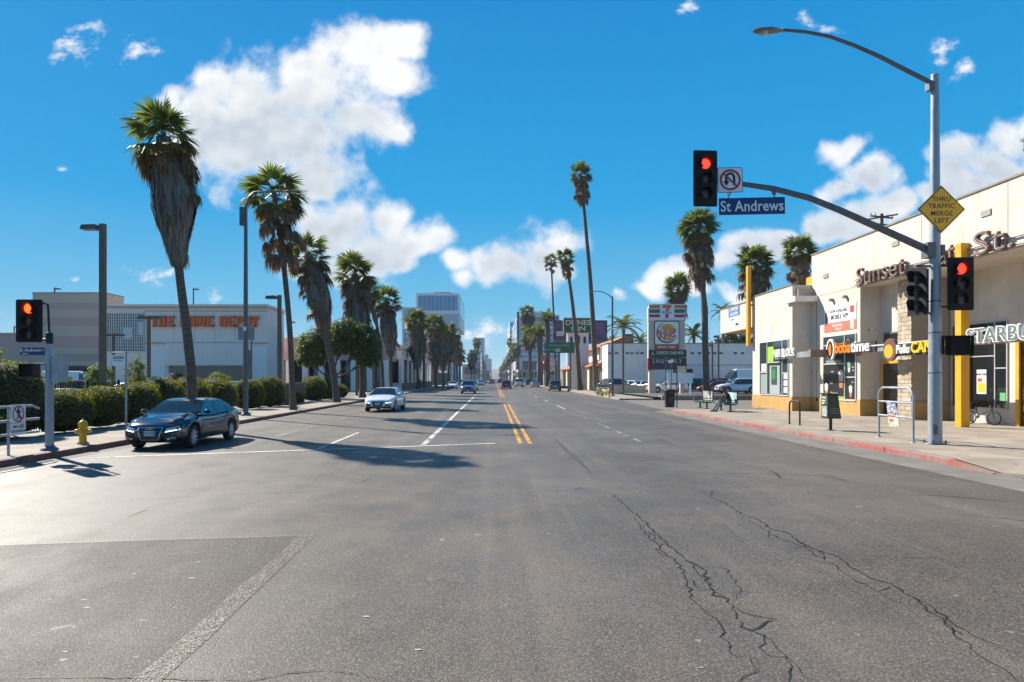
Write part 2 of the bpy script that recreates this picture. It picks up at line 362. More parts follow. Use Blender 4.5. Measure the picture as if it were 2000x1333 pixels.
redk = wornpaint('faded_red_kerb_paint', (.31, .085, .075), (.24, .175, .15), .50, 5.0)
brownk = mat('dull_red_kerb_paint', (.17, .075, .06), .75, var=.3, vs=4)
crackm = wornpaint('crack_shadow', (.008, .007, .006), None, .62, 16.0)
ironm = mat('cast_iron_cover', (.05, .045, .04), .6, .5, var=.3, vs=30, bump=.6, bs=60)

def sheet(name, poly, z, m, parent=None):
    o = MB().add([(x, y, z) for x, y in poly], [tuple(range(len(poly)))]).obj(name, m, parent)
    return o if parent is not None else struct(o)
sheet('ground', [(-3000, -300), (3000, -300), (3000, 5200), (-3000, 5200)], -.06, groundm)
road = sheet('road', [(-11.02, -60), (10.52, -60), (11.42, -10), (60, -10), (60, 9.6), (14.5, 9.6), (12.5, 11), (10.52, 14), (10.52, 41), (11.42, 62), (11.42, 1600), (-11.02, 1600)], 0.0, asph)
sheet('driveway', [(10.50, 40.8), (17.2, 40.8), (17.2, 44.6), (60, 44.6), (60, 62), (11.42, 62)], .006, gutc)
sheet('parking_lot', [(14.6, 61.9), (70, 61.9), (70, 92), (14.6, 92)], .30, asph3)['label'] = 'dark asphalt lot by the long pale wall'
sheet('car_park', [(-120, 5), (-14.25, 5), (-14.25, 400), (-120, 400)], .10, asph3)
# gutter pans
sheet('gutter', [(9.30, 2), (10.52, 12), (10.52, 41.5), (9.75, 41.5), (9.30, 20)], .004, gutc)
sheet('gutter', [(-11.02, 2), (-10.55, 2), (-10.55, 180), (-11.02, 180)], .004, gutc)

# painted markings
def stripe(name, m, x0, y0, x1, y1, w, z=.006):
    a = Vector((x0, y0)); b = Vector((x1, y1)); d = (b-a).normalized(); n = Vector((-d.y, d.x))*w/2
    return sheet(name, [tuple(a-n), tuple(b-n), tuple(b+n), tuple(a+n)], z, m, road)
for xx in (.82, 1.12):
    stripe('yellow_line', yline, xx, 20.8, xx, 52, .13); stripe('yellow_line', yline, xx, 70, xx, 230, .13)
stripe('turn_lane_line', wline, -2.1, 20.4, -2.1, 78, .16)
stripe('stop_line', wline, -9.6, 17.3, .05, 20.9, .18)
stripe('stop_line', wfaint, -11.0, 16.6, -9.6, 17.3, .18)
for y0, y1 in ((19.2, 25), (31, 34.5), (43, 46), (55, 58), (67, 70), (79, 82)): stripe('lane_dash', wline if y0 < 30 else wfaint, -4.95, y0, -4.95, y1, .11)
for y0, y1 in ((23, 28), (32, 35), (44, 47), (56, 59)): stripe('lane_dash', wfaint, -7.45, y0, -7.45, y1, .1)
for y0, y1 in ((21.3, 22.7), (26.9, 30), (33.7, 36.7), (44, 50), (58, 62), (72, 76), (86, 90)): stripe('lane_dash', wfaint if y0 < 40 else wline, 4.62, y0, 4.62, y1, .10)
stripe('lane_dash', wfaint, 4.62, 23.4, 4.62, 26.4, .1)
for q in ((868, 838, 36), (1160, 842, 28)): pass
# the darker trench patch in the near carriageway with its worn pale seam
pa = [G(-260, 1078), G(0, 1066), G(330, 1055), G(598, 1047), G(560, 1085), G(470, 1165), G(385, 1245), G(285, 1333), G(150, 1460), G(-400, 1460)]
sheet('asphalt_patch', pa, .003, asph2, road)
def ribbon(name, m, pts, w, z, jit=.0, seed=1, sub=6, taper=False, vary=(.35, 1.35)):
    r = random.Random(seed); P_ = []
    for i in range(len(pts)-1):
        a, b = Vector(pts[i]), Vector(pts[i+1]); L = (b-a).length; k = max(1, int(L*sub))
        d = (b-a)/max(L, 1e-6); n = Vector((-d.y, d.x))
        for j in range(k): P_.append(a + (b-a)*(j/k) + n*r.uniform(-jit, jit))
    P_.append(Vector(pts[-1])); vs = []; fs = []
    for i, p in enumerate(P_):
        d = (P_[min(i+1, len(P_)-1)] - P_[max(i-1, 0)]).normalized(); n = Vector((-d.y, d.x))
        ww = w*r.uniform(*vary) * (1 if not taper else max(.15, math.sin(math.pi*min(1, (i+.5)/len(P_)))**.5))
        vs += [tuple(p - n*ww/2) + (z,), tuple(p + n*ww/2) + (z,)]
    for i in range(len(P_)-1): fs.append((2*i, 2*i+2, 2*i+3, 2*i+1))
    return MB().add(vs, fs).obj(name, m, road)
ribbon('patch_seam', seamm, [G(0, 1066), G(330, 1055), G(598, 1047)], .06, .006, .004, 3, 3, vary=(.8, 1.2))
ribbon('patch_seam', seamm, [G(602, 1045), G(560, 1085), G(470, 1165), G(385, 1245), G(285, 1333), G(180, 1440)], .20, .0065, .006, 5, 3, vary=(.9, 1.1))
ribbon('patch_seam', seamm, [G(604, 1045), G(566, 1085), G(478, 1165), G(394, 1245), G(296, 1333), G(192, 1440)], .10, .0075, .006, 6, 3, vary=(.8, 1.2))
def zc(l): return [G(1000 + a/2, 780 + b/2) for a, b in l]
CR = [([(235, 352), (390, 370), (430, 405), (480, 445), (520, 480), (560, 520), (600, 560), (640, 600), (690, 632), (740, 660), (770, 720), (780, 765), (840, 780), (870, 820), (900, 890), (980, 920), (1030, 960), (1080, 1000), (1120, 1050), (1210, 1130)], .020),
      ([(470, 455), (520, 520), (560, 565), (600, 605), (650, 640), (668, 680), (690, 720), (700, 790), (760, 840), (820, 875), (820, 930), (860, 1000), (930, 1010), (950, 1060), (880, 1130)], .014),
      ([(870, 820), (940, 842), (1020, 858), (990, 885), (925, 905), (890, 885)], .018), ([(770, 770), (840, 772), (780, 745), (735, 750), (690, 700)], .016),
      ([(740, 660), (830, 660), (870, 710), (890, 745), (860, 790)], .010), ([(520, 480), (505, 510), (560, 530), (555, 565), (610, 570)], .011),
      ([(600, 560), (560, 590), (600, 620)], .009), ([(980, 920), (970, 970), (1010, 1000), (1080, 1010)], .012), ([(1080, 1000), (1100, 1090), (1060, 1130)], .012),
      ([(690, 632), (735, 690), (770, 720)], .012), ([(240, 355), (265, 345), (290, 352)], .02),
      ([(735, 355), (780, 385), (830, 405), (900, 450), (970, 475), (1010, 510), (1070, 520), (1120, 555), (1200, 595), (1250, 610), (1300, 640), (1380, 690), (1470, 720), (1560, 770), (1600, 810), (1680, 860), (1750, 935), (1830, 1000), (1930, 1070), (2040, 1150)], .020),
      ([(740, 360), (790, 355), (770, 378)], .014), ([(850, 440), (920, 470), (1000, 520), (1050, 545), (1130, 575), (1210, 620), (1280, 665), (1350, 710), (1430, 750), (1500, 790), (1590, 850)], .013),
      ([(1560, 770), (1640, 820), (1700, 860), (1800, 920), (1900, 965), (2000, 1015)], .014), ([(1120, 555), (1140, 575), (1110, 580)], .012), ([(1200, 595), (1215, 625)], .010), ([(1430, 750), (1475, 735)], .009),
      ([(1680, 860), (1700, 895), (1760, 920)], .012), ([(1010, 510), (1000, 540)], .01),
      ([(165, 150), (210, 200), (250, 235), (290, 270), (318, 305)], .020), ([(185, 175), (230, 205), (270, 240), (300, 285)], .012),
      ([(600, 280), (800, 292), (1000, 290), (1180, 300), (1320, 325)], .022), ([(830, 300), (880, 302)], .03), ([(1190, 292), (1260, 305), (1320, 327)], .03), ([(990, 268), (1030, 288), (1050, 310)], .02), ([(480, 440), (620, 452), (800, 448)], .008),
      ([(1000, 470), (1160, 476)], .008), ([(90, 210), (240, 212)], .014), ([(1250, 612), (1450, 615), (1720, 625)], .008), ([(1380, 1270), (1700, 1290)], .01),
      ([(1480, 370), (1700, 380), (2000, 405)], .022), ([(1700, 445), (2040, 480)], .02), ([(450, 130), (560, 150), (640, 182)], .025), ([(500, 215), (700, 222)], .012)]
for i, (l, w) in enumerate(CR): ribbon('crack', crackm, zc(l), w*1.15, .005, .03 if w > .009 else .012, 20+i, 12, True)
ribbon('crack', crackm, [G(-40, 1326), G(180, 1325), G(490, 1329), G(560, 1316), G(640, 1310), G(700, 1320), G(790, 1340)], .010, .008, .012, 77, 14, True)
for i, l in enumerate([[(700, 945), (725, 935)], [(120, 985), (420, 968), (640, 960)], [(250, 1010), (290, 995)], [(360, 915), (470, 905)]]):
    ribbon('crack', crackm, [G(*q) for q in l], .014, .008, .02, 90+i, 6, True)
# pale chewing-gum and paint flecks on the tarmac
fl = MB(); r = random.Random(5)
for (fx, fy) in [(262, 1122), (388, 1098), (375, 1130), (340, 1188), (165, 1172), (145, 1226), (128, 1274), (125, 1290), (265, 1285), (715, 1205), (97, 1172), (170, 1188), (1090, 1072), (235, 925), (1262, 965), (1370, 1305), (815, 1270)]:
    cx, cy = G(fx, fy); n = 7; s_ = r.uniform(.010, .022)
    fl.add([(cx + s_*1.5*r.uniform(.6, 1.2)*math.cos(k*6.283/n), cy + s_*r.uniform(.6, 1.2)*math.sin(k*6.283/n), .0045) for k in range(n)], [tuple(range(n))])
fl.obj('paint_fleck', mat('pale_fleck', (.33, .31, .28), .8), road)['kind'] = 'stuff'

# pavements: a bed and separate concrete slabs
def slabs(walk, x0, x1, nx, y0, y1, ny, z, th=.05, skip=None):
    w = (x1-x0)/nx; l = (y1-y0)/ny; g = .009
    me = MB().box(-w/2+g, w/2-g, -l/2+g, l/2-g, -th, 0).mesh('slab'); me.materials.append(conc2)
    for i in range(nx):
        for j in range(ny):
            mobj('slab', me, None, walk, (x0+(i+.5)*w, y0+(j+.5)*l, z + rnd.uniform(-.0025, .0025)), (rnd.uniform(-.0012, .0012), rnd.uniform(-.0012, .0012), 0))
pv = struct(MB().prism([(-14.25, 2), (-11.17, 2), (-11.17, 420), (-14.25, 420)], -.05, .12).obj('sidewalk', conc))
slabs(pv, -14.25, -11.17, 2, 10, 58, 30, .152)
B('slab', conc2, pv, -14.25, -11.17, 58.01, 420, .10, .15)
pr = struct(MB().prism([(10.67, 15.6), (12.25, 15.6), (12.25, 12.0), (14.6, 9.75), (60, 9.75), (60, 17), (17.0, 17), (17.0, 40.6), (10.67, 40.6)], -.05, .12).obj('sidewalk', conc))
slabs(pr, 10.67, 16.9, 4, 17.6, 40.5, 14, .152)
slabs(pr, 16.92, 20.4, 2, 17.6, 38.4, 12, .152)
slabs(pr, 12.25, 23.0, 7, 14.6, 17.58, 2, .152); slabs(pr, 10.67, 12.23, 1, 15.6, 17.58, 1, .152)
MB().add([(10.56, 15.6, .158), (10.58, 14.2, .024), (11.5, 12.6, .024), (12.23, 13.0, .06), (12.23, 15.6, .15)], [(0, 1, 2, 3, 4)]).obj('ramp_slab', conc2, pr)
MB().prism([(12.25, 12.0), (14.6, 9.85), (23, 9.85), (23, 14.59), (12.25, 14.59)], .10, .15).obj('slab', conc2, pr)
pf = struct(MB().prism([(11.57, 62), (14.6, 62), (14.6, 420), (11.57, 420)], -.05, .12).obj('sidewalk', conc))
slabs(pf, 11.57, 14.6, 2, 62.05, 92, 18, .152)
B('slab', conc2, pf, 11.57, 14.6, 92.01, 420, .10, .15)
# kerbs
def kerb_run(parent, x, y0, y1, n, face, side, hts=None):
    L = (y1-y0)/n
    for i in range(n):
        h = .155 if hts is None else hts[i]
        a = x if side > 0 else x-.15
        o = MB().box(a, a+.15, 0.008, L-.008, -.05, h).obj('kerb_stone', [face], parent, (0, y0+i*L, 0)); bevel(o, .02)
kl = struct(B('kerb', brownk, None, -11.16, -11.03, 2, 420, -.05, .10)); kerb_run(kl, -11.02, 8, 62, 18, brownk, -1); kerb_run(kl, -11.02, 62, 420, 1, brownk, -1)
kr = struct(B('kerb', conc, None, 10.53, 10.66, 15.6, 40.4, -.05, .10)); kerb_run(kr, 10.515, 15.6, 40.5, 9, redk, 1)
for (a, b, h0, h1) in (((10.515, 15.6), (10.54, 14.2), .155, .02), ((10.54, 14.2), (11.4, 12.5), .02, .02), ((11.4, 12.5), (12.5, 11.0), .02, .02)):
    d = Vector(b)-Vector(a); L_ = d.length; MB().add([(0, 0, -.05), (.15, 0, -.05), (.15, L_, -.05), (0, L_, -.05), (0, 0, h0), (.15, 0, h0), (.15, L_, h1), (0, L_, h1)], [(0, 3, 2, 1), (4, 5, 6, 7), (0, 1, 5, 4), (1, 2, 6, 5), (2, 3, 7, 6), (3, 0, 4, 7)]).obj('kerb_stone', redk if h0 > .1 else conc, kr, (a[0], a[1], 0), (0, 0, math.atan2(-d.x, d.y)))
kf = struct(B('kerb', conc, None, 11.43, 11.56, 62, 420, -.05, .10)); kerb_run(kf, 11.42, 62, 92, 8, mat('red_grey_kerb', (.30, .15, .13), .75, var=.4, vs=2, var2=(.34, .30, .27)), 1); kerb_run(kf, 11.42, 92, 420, 1, conc, 1)
# ================================================================== plants
pgreen = leafmat('palm_green', [(.045, .062, .014), (.07, .098, .024), (.10, .125, .034), (.15, .165, .05)], .42)
pyell = leafmat('palm_yellowing', [(.10, .085, .02), (.17, .12, .025), (.15, .14, .035)], .4, tcol=(1.4, 1.2, .6))
pdead = leafmat('palm_dead_leaf', [(.10, .065, .036), (.16, .105, .058), (.22, .15, .085), (.14, .10, .066)], .28, .7, tcol=(1.2, .9, .6))
pskirt = leafmat('palm_skirt', [(.10, .08, .065), (.17, .14, .115), (.24, .20, .165), (.13, .11, .095), (.30, .26, .22)], .10, .8, tcol=(1, .9, .7))
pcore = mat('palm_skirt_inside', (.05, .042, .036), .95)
ptrunk = mat('palm_trunk', (.115, .085, .062), .85, var=.45, vs=2.2, bump=.8, bs=9, stretch=(1, 1, 6))
bark = mat('bark', (.085, .065, .048), .85, var=.35, vs=4, bump=.7, bs=14, stretch=(1, 1, .3))
def fan(mb, M, r, droop, seg=24, spread=118, pet=1.0, mi=0, r_=rnd, hang=.0):
    # a fan leaf: thin stalk, then a fan of narrow folded segments whose tips part and droop; in an old leaf they hang straight down
    arch = -droop*.12
    hub = Vector((pet, 0, arch)); mb.tube([M @ Vector((0, 0, 0)), M @ Vector((pet*.5, 0, -arch*.2)), M @ hub], [.032, .024, .014], 3, mi, cap=False)
    for k in range(seg):
        a = R(-spread + 2*spread*(k+.5)/seg + r_.uniform(-3, 3)); L = r*(1 - .22*(abs(a)/R(spread))**2)*r_.uniform(.82, 1.08)
        d = Vector((math.cos(a), math.sin(a), 0)); n = Vector((-d.y, d.x, 0)); w = r*.066*(1.0 if seg > 18 else 1.35)
        fold = .05*r*(1 if k % 2 else -1); brk = r_.uniform(.32, .6); fall = hang*r_.uniform(.75, 1.1)
        def pt(t, s):
            z = -droop*r*.55*t*t*(.6+.5*abs(math.sin(a))); u = min(t, brk) + max(0, t-brk)*(1-fall*.92)
            return M @ (hub + d*(L*u) + n*(s*w) + Vector((0, 0, z*(1-fall) + fold*t*(1-t)))) + Vector((0, 0, -L*max(0, t-brk)*fall*1.25))
        vs = [M @ hub, pt(.45, -1), pt(.45, 1), pt(.78, -.6), pt(.78, .6), pt(1.03, 0)]
        mb.add(vs, [(0, 1, 2), (1, 3, 4, 2), (3, 5, 4)], mi)
OLDP = (-8, -34, -58)
def leaf_frame(az, pitch, roll=0.0):
    return Matrix.Rotation(az, 4, 'Z') @ Matrix.Rotation(-pitch, 4, 'Y') @ Matrix.Rotation(roll, 4, 'X')
FR = {}
def frond_mesh(kind, i):
    if (kind, i) not in FR:
        r_ = random.Random(i*17 + len(kind)); mb = MB()
        if kind == 'green': fan(mb, Matrix.Identity(4), .95, .55 + .12*i, 26, 122, .85, 0, r_, .06*i); m = pgreen
        elif kind == 'yellow': fan(mb, Matrix.Rotation(R(14), 4, 'Y'), .95, .9, 24, 115, .95, 0, r_, .75); m = pyell
        else: fan(mb, Matrix.Rotation(R(-OLDP[i]), 4, 'Y'), .95, .6, 20, 95, .9, 0, r_, 1.0); m = pdead
        me = mb.mesh('frond'); me.materials.append(m); FR[(kind, i)] = me
    return FR[(kind, i)]
def axis_at(pts, t):
    n = len(pts)-1; k = min(int(t*n), n-1); f = t*n-k; return pts[k].lerp(pts[k+1], f)
def palm(name, label, base, top, rb=.28, rt=.17, cr=1.75, live=26, dead=16, yellow=4, skirt=0.0, sr=.9, sep=False, seed=1, bow=.3, group='palms along the street', bulge=None, strips=None, low=-25, hi=85, full=1.0):
    r_ = random.Random(seed); base = Vector(base); top = Vector(top); H = (top-base).length
    t = thing(name, label, 'palm tree', base, 0, group)
    rel = top-base; side = Vector((rel.x, rel.y, 0))
    pts = []
    for i in range(15):
        u = i/14; p = rel*u - side*bow*math.sin(math.pi*u)*(1 if side.length > .2 else 0) + Vector((noise.noise((seed, u*3, 0)), noise.noise((seed, u*3, 9)), 0))*.12
        if i in (0,): p = Vector((0, 0, 0))
        if i == 14: p = rel
        pts.append(p)
    rs = [rb*(1.35 if i == 0 else 1.0) + (rt-rb)*(i/14) for i in range(15)]
    if bulge:
        for (u, s_) in bulge: rs[int(u*14)] *= s_
    MB().tube(pts, rs, 12).obj('trunk', ptrunk, t)
    axd = (pts[-1]-pts[-3]).normalized(); rot = axd.rotation_difference(Vector((0, 0, 1))).inverted().to_matrix().to_4x4()
    MT = Matrix.Translation(pts[-1]) @ rot
    k = cr/1.75
    if skirt:
        mb = MB(); n = 18; Ls = skirt; u1 = 1 - Ls/H
        def prof(q):     # q 0 top .. 1 bottom
            return sr*(.30 + .70*math.sin(min(1, q/.62)*math.pi/2)) if q < .62 else sr*(1 - .80*((q-.62)/.38)**1.4)
        rows = 12
        def core(q, th, off=0.0):
            c = axis_at(pts, 1 - q*(1-u1)); rr = prof(q)*(.78 + .42*noise.noise((math.cos(th)*1.9+seed, math.sin(th)*1.9, q*3.5))) + off
            return c + Vector((math.cos(th)*rr, math.sin(th)*rr, 0))
        vs = [core(i/(rows-1), k_*2*math.pi/n) for i in range(rows) for k_ in range(n)]
        mb.add(vs, [(i*n+a, i*n+(a+1) % n, (i+1)*n+(a+1) % n, (i+1)*n+a) for i in range(rows-1) for a in range(n)], 1, True)
        for _ in range(strips or 500):
            q = r_.random()**.8*.97; th = r_.uniform(0, 6.283); L = r_.uniform(.5, 1.25)*Ls/3.4*1.2; w = r_.uniform(.015, .055)*max(1, sr*.9)
            p0 = core(q, th, .01); q2 = min(1.12, q + L/Ls); fl = r_.uniform(.0, .13)*(2.2 if r_.random() < .18 else 1)*sr
            p2 = core(min(q2, 1), th + r_.uniform(-.12, .12), fl) - Vector((0, 0, max(0, q2-1)*Ls)); p1 = (p0+p2)/2 + Vector((math.cos(th), math.sin(th), 0))*r_.uniform(.02, .10)
            tg = Vector((-math.sin(th), math.cos(th), 0))*w
            mb.add([p0-tg, p0+tg, p1-tg*1.1, p1+tg*1.1, p2], [(0, 1, 3, 2), (2, 3, 4)], 0)
        for _ in range(26):      # loose rags hanging off the lower rim
            th = r_.uniform(0, 6.283); p0 = core(r_.uniform(.6, .98), th); w = r_.uniform(.012, .03); tg = Vector((-math.sin(th), math.cos(th), 0))*w
            dn = Vector((r_.uniform(-.1, .1), r_.uniform(-.1, .1), -r_.uniform(.4, 1.1))); mb.add([p0-tg, p0+tg, p0+dn*.6+tg, p0+dn*.6-tg, p0+dn], [(0, 1, 2, 3), (3, 2, 4)], 0)
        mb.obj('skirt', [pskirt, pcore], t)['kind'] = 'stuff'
    jobs = []
    for i in range(live):
        u = (i+.5)/live; pitch = R(hi + (low-hi)*u**.8 + r_.uniform(-9, 9)); az = i*2.39996 + r_.uniform(-.25, .25)
        jobs.append(('green', r_.randrange(3), az, pitch, .0 - .25*u, 1.0*r_.uniform(.85, 1.1)))
    for i in range(yellow): jobs.append(('yellow', 0, r_.uniform(0, 6.283), 0, -.3, r_.uniform(.85, 1.05)))
    for i in range(dead):
        u = i/max(1, dead); jobs.append(('dead', r_.choice((0, 1, 1, 2, 2)), i*2.39996 + r_.uniform(-.4, .4), 0, -.25 - .9*full*u*k, r_.uniform(.75, 1.05)))
    rag = [] if not skirt else [(r_.uniform(.12, .9), r_.uniform(0, 6.283), r_.choice((1, 2, 2)), r_.uniform(.45, .8)) for _ in range(26 if sep else 12)]
    if sep:
        for (q, th, vi, s_) in rag:
            o = mobj('dead_frond', frond_mesh('dead', vi), None, t); o.matrix_local = Matrix.Translation(core(q, th, -.55*k*s_)) @ leaf_frame(th, 0) @ Matrix.Scale(k*s_, 4)
        for (kd, vi, az, pitch, dz, s_) in jobs:
            o = mobj('dead_frond' if kd == 'dead' else 'frond', frond_mesh(kd, vi), None, t)
            o.matrix_local = MT @ Matrix.Translation((0, 0, dz)) @ leaf_frame(az, pitch, r_.uniform(-.25, .25) if kd == 'green' else 0) @ Matrix.Scale(k*s_, 4)
    else:
        mb = MB()
        for (q, th, vi, s_) in rag:
            me = frond_mesh('dead', vi); Mx = Matrix.Translation(core(q, th, -.55*k*s_)) @ leaf_frame(th, 0) @ Matrix.Scale(k*s_, 4); mb.add([Mx @ v.co for v in me.vertices], [tuple(p.vertices) for p in me.polygons], 2)
        for (kd, vi, az, pitch, dz, s_) in jobs:
            me = frond_mesh(kd, vi); Mx = MT @ Matrix.Translation((0, 0, dz)) @ leaf_frame(az, pitch, r_.uniform(-.25, .25) if kd == 'green' else 0) @ Matrix.Scale(k*s_, 4)
            mb.add([Mx @ v.co for v in me.vertices], [tuple(p.vertices) for p in me.polygons], {'green': 0, 'yellow': 1, 'dead': 2}[kd])
        mb.obj('crown', [pgreen, pyell, pdead], t)
    return t
ORD = ['first', 'second', 'third', 'fourth', 'fifth', 'sixth', 'seventh', 'eighth', 'ninth', 'tenth', 'eleventh', 'twelfth', 'thirteenth', 'fourteenth']
GL, GR_ = 'palms along the hedge side of the street', 'palms along the far motel side of the street'
def pl(px_b, px_t, py_t, Y, z0=.15): return (X(px_b, Y), Y, z0), (X(px_t, Y), Y + .3, Z(py_t, Y))
b, t_ = pl(378, 312, 262, 26.8)
palm('fan_palm', 'tallest looking leaning fan palm with a huge grey skirt, behind the dark blue sedan', b, t_, .205, .12, 1.72, 16, 18, 9, 4.7, .84, True, 11, .12, GL, strips=2200, low=-18, full=1.0)
b, t_ = pl(573, 532, 375, 39.8)
palm('fan_palm', 'slim fan palm without skirt, brown fronds hanging, just past the tall steel street lamp', b, t_, .18, .14, 2.05, 17, 28, 6, 0, 0, True, 12, .2, GL, bulge=[(.72, 1.7)], low=-30, full=3.2)
b, t_ = pl(658, 600, 497, 52.5)
palm('fan_palm', 'strongly tilted fan palm with a long slanting skirt in front of the round green tree', b, t_, .26, .2, 2.1, 18, 18, 4, 5.6, 1.08, True, 13, .1, GL, strips=1500)
b, t_ = pl(708, 692, 535, 65)
palm('fan_palm', 'broad skirted fan palm behind the round green tree, skirt tapering to a point', b, t_, .3,   .22, 2.5, 20, 34, 5, 6.6, 1.3, False, 14, .2, GL, strips=1300, full=1.8)
b, t_ = pl(748, 718, 560, 74)
palm('fan_palm', 'thin crooked palm trunk leaning between two skirted fan palms', b, t_, .2, .17, 1.5, 12, 20, 2, 0, 0, False, 15, .25, GL, bulge=[(.72, 1.9)])
b, t_ = pl(765, 755, 588, 84)
palm('fan_palm', 'bulb skirted fan palm next to the white arcade building corner', b, t_, .24, .2, 2.4, 18, 16, 3, 6.2, 1.25, False, 16, .1, GL, strips=500)
for i, (xb, xt, yt, Y) in enumerate([(816, 812, 628, 118), (829, 826, 650, 124), (852, 848, 636, 134), (866, 862, 650, 143), (876, 874, 648, 152), (887, 886, 664, 170), (893, 892, 680, 196), (898, 898, 690, 225)]):
    b, t_ = pl(xb, xt, yt, Y)
    lab = ['skirted fan palm in front of the white arcade building, first of the far clump', 'bare thin palm trunk half hidden by the far skirted clump', 'skirted fan palm, bushiest of the clump below the glass tower', 'skirted fan palm squeezed behind the bushiest clump palm', 'skirted fan palm in front of the glass tower entrance', 'smaller fan palm at the foot of the glass tower, brownish crown', 'small far fan palm just beyond the glass tower clump', 'tiny farthest fan palm of the glass tower clump'][i]
    palm('fan_palm', lab, b, t_, .26, .2, (2.7, 1.2, 2.8, 2.4, 2.6, 2.5, 2.6, 2.6)[i], (26, 8, 26, 22, 24, 20, 16, 14)[i], 16, 3, (7.5, 0, 8, 7.5, 7, 5, 4, 3)[i], 1.9, False, 30+i, .1, GL, strips=240, full=1.6)
FARL = [(921, 700, 330), (926, 690, 380), (931, 668, 420), (934, 690, 470), (938, 700, 540), (942, 706, 640), (946, 713, 760)]
for i, (xb, yt, Y) in enumerate(FARL):
    b, t_ = pl(xb, xb, yt, Y); palm('fan_palm', 'tiny distant fan palm on the glass tower side, %s past the tower' % ORD[i], b, t_, .3, .25, 3.4, 16, 10, 2, 6, 2.2, False, 60+i, .1, GL, strips=80)
# motel side
b, t_ = pl(1165, 1134, 340, 98)
palm('fan_palm', 'tallest very slender fan palm towering over the motel sign', b, t_, .42, .2, 2.1, 20, 34, 3, 0, 0, False, 21, .12, GR_, full=2.6)
b, t_ = pl(1133, 1105, 502, 104)
palm('fan_palm', 'slender fan palm leaning in front of the green motel board', b, t_, .4, .2, 1.75, 20, 18, 2, 0, 0, False, 22, .14, GR_, full=2.2)
b, t_ = pl(1086, 1076, 508, 150)
palm('fan_palm', 'thinnest high fan palm beside the billboard with small crown', b, t_, .3, .16, 1.9, 16, 12, 2, 0, 0, False, 23, .1, GR_, full=1.8)
b, t_ = pl(1380, 1364, 446, 76, .3)
palm('fan_palm', 'large shaggy fan palm rising from the lot behind the bus bench', b, t_, .38, .27, 2.75, 34, 62, 5, 0, 0, True, 24, .2, 'shaggy palms behind the shops', bulge=[(.55, 1.2)], full=3.0)
b, t_ = pl(1484, 1477, 515, 62, .3)
palm('fan_palm', 'shaggy fan palm behind the yellow fin of the shops', b, t_, .3, .26, 2.1, 28, 40, 3, 2.4, 1.0, True, 25, .1, 'shaggy palms behind the shops', strips=300, full=2.2, low=-20)
b, t_ = pl(1580, 1565, 490, 52, .3)
palm('fan_palm', 'green topped fan palm peeking over the stepped shop roof', b, t_, .3, .26, 1.55, 28, 30, 3, 2.0, .8, True, 26, .1, 'shaggy palms behind the shops', strips=300, full=2.0, low=-15)
b, t_ = pl(1326, 1325, 562, 118, .3)
palm('fan_palm', 'dense fan palm right behind the tall stacked pylon sign', b, t_, .4, .3, 2.9, 30, 40, 4, 0, 0, False, 27, .1, 'shaggy palms behind the shops', full=2.2)
for i, (xb, yt, Y, cr) in enumerate([(1034, 612, 225, 3.6), (1034, 655, 215, 3.6), (1008, 680, 360, 4.2), (1002, 690, 420, 4.2), (995, 700, 480, 4), (989, 708, 560, 4), (984, 716, 680, 4), (979, 721, 820, 4), (1014, 645, 520, 3.5), (996, 668, 560, 4)]):
    b, t_ = pl(xb + (4 if i == 0 else 0), xb - (4 if i == 0 else 0), yt, Y)
    palm('fan_palm', ['long skirted leaning palm against the striped office block', 'short bright green fan palm before the striped office block'][i] if i < 2 else 'distant fan palm on the striped block side, %s in the receding row' % ORD[i-2], b, t_, .35, .28, cr, 18, 14, 3, 9 if i == 0 else 3.5, 2.3, False, 80+i, .2, GR_, strips=100)
# feather palms
def pinnate(mb, M, L, r_, n=22, droop=1.0, mi=0):
    def ax(t): return Vector((L*t*(1 - .12*t), 0, L*(.28*t - .62*droop*t*t)))
    mb.tube([M @ ax(i/6) for i in range(7)], [.05*(1 - i/7) + .01 for i in range(7)], 3, mi, cap=False)
    for k in range(n):
        t = .14 + .84*k/n; p = ax(t); ll = L*.24*(math.sin(math.pi*min(1, t*.9+.12))**.5)*r_.uniform(.8, 1.1)
        for s in (-1, 1):
            d = Vector((.55, s*.8, -.22 + r_.uniform(-.15, .15))).normalized(); w = Vector((.045, 0, .0))*L/2.2
            mb.add([M @ (p-w), M @ (p+w), M @ (p+d*ll*.6+w*.8), M @ (p+d*ll*.6-w*.8), M @ (p+d*ll + Vector((0, 0, -.1*ll)))], [(0, 1, 2, 3), (3, 2, 4)], mi)
def date_palm(name, label, base, h, L, rtr, seed, n=36, droop=1.0, group='feather palms'):
    r_ = random.Random(seed); t = thing(name, label, 'palm tree', base, 0, group)
    MB().tube([(0, 0, 0), (.1, 0, h*.3), (.05, .05, h*.7), (0, 0, h*.93), (0, 0, h)], [rtr*1.3, rtr, rtr*.95, rtr*1.15, rtr*.7], 12).obj('trunk', ptrunk, t)
    mb = MB()
    for i in range(n):
        u = i/n; M = T(0, 0, h) @ leaf_frame(i*2.39996 + r_.uniform(-.2, .2), R(78 - 95*u**.8 + r_.uniform(-6, 6))); pinnate(mb, M, L*r_.uniform(.85, 1.08), r_, 20, droop, 1 if u > .93 else 0)
    mb.obj('crown', [pgreen, pdead], t); return t
date_palm('date_palm', 'wide feather palm with long arching fronds left of the green guide sign', (X(1069, 150), 150, .15), 14.6, 3.1, .5, 41)
date_palm('date_palm', 'stout date palm with thick trunk in front of the striped block', (X(1054, 178), 178, .15), 13.2, 4.0, .75, 42, 44, 1.15)
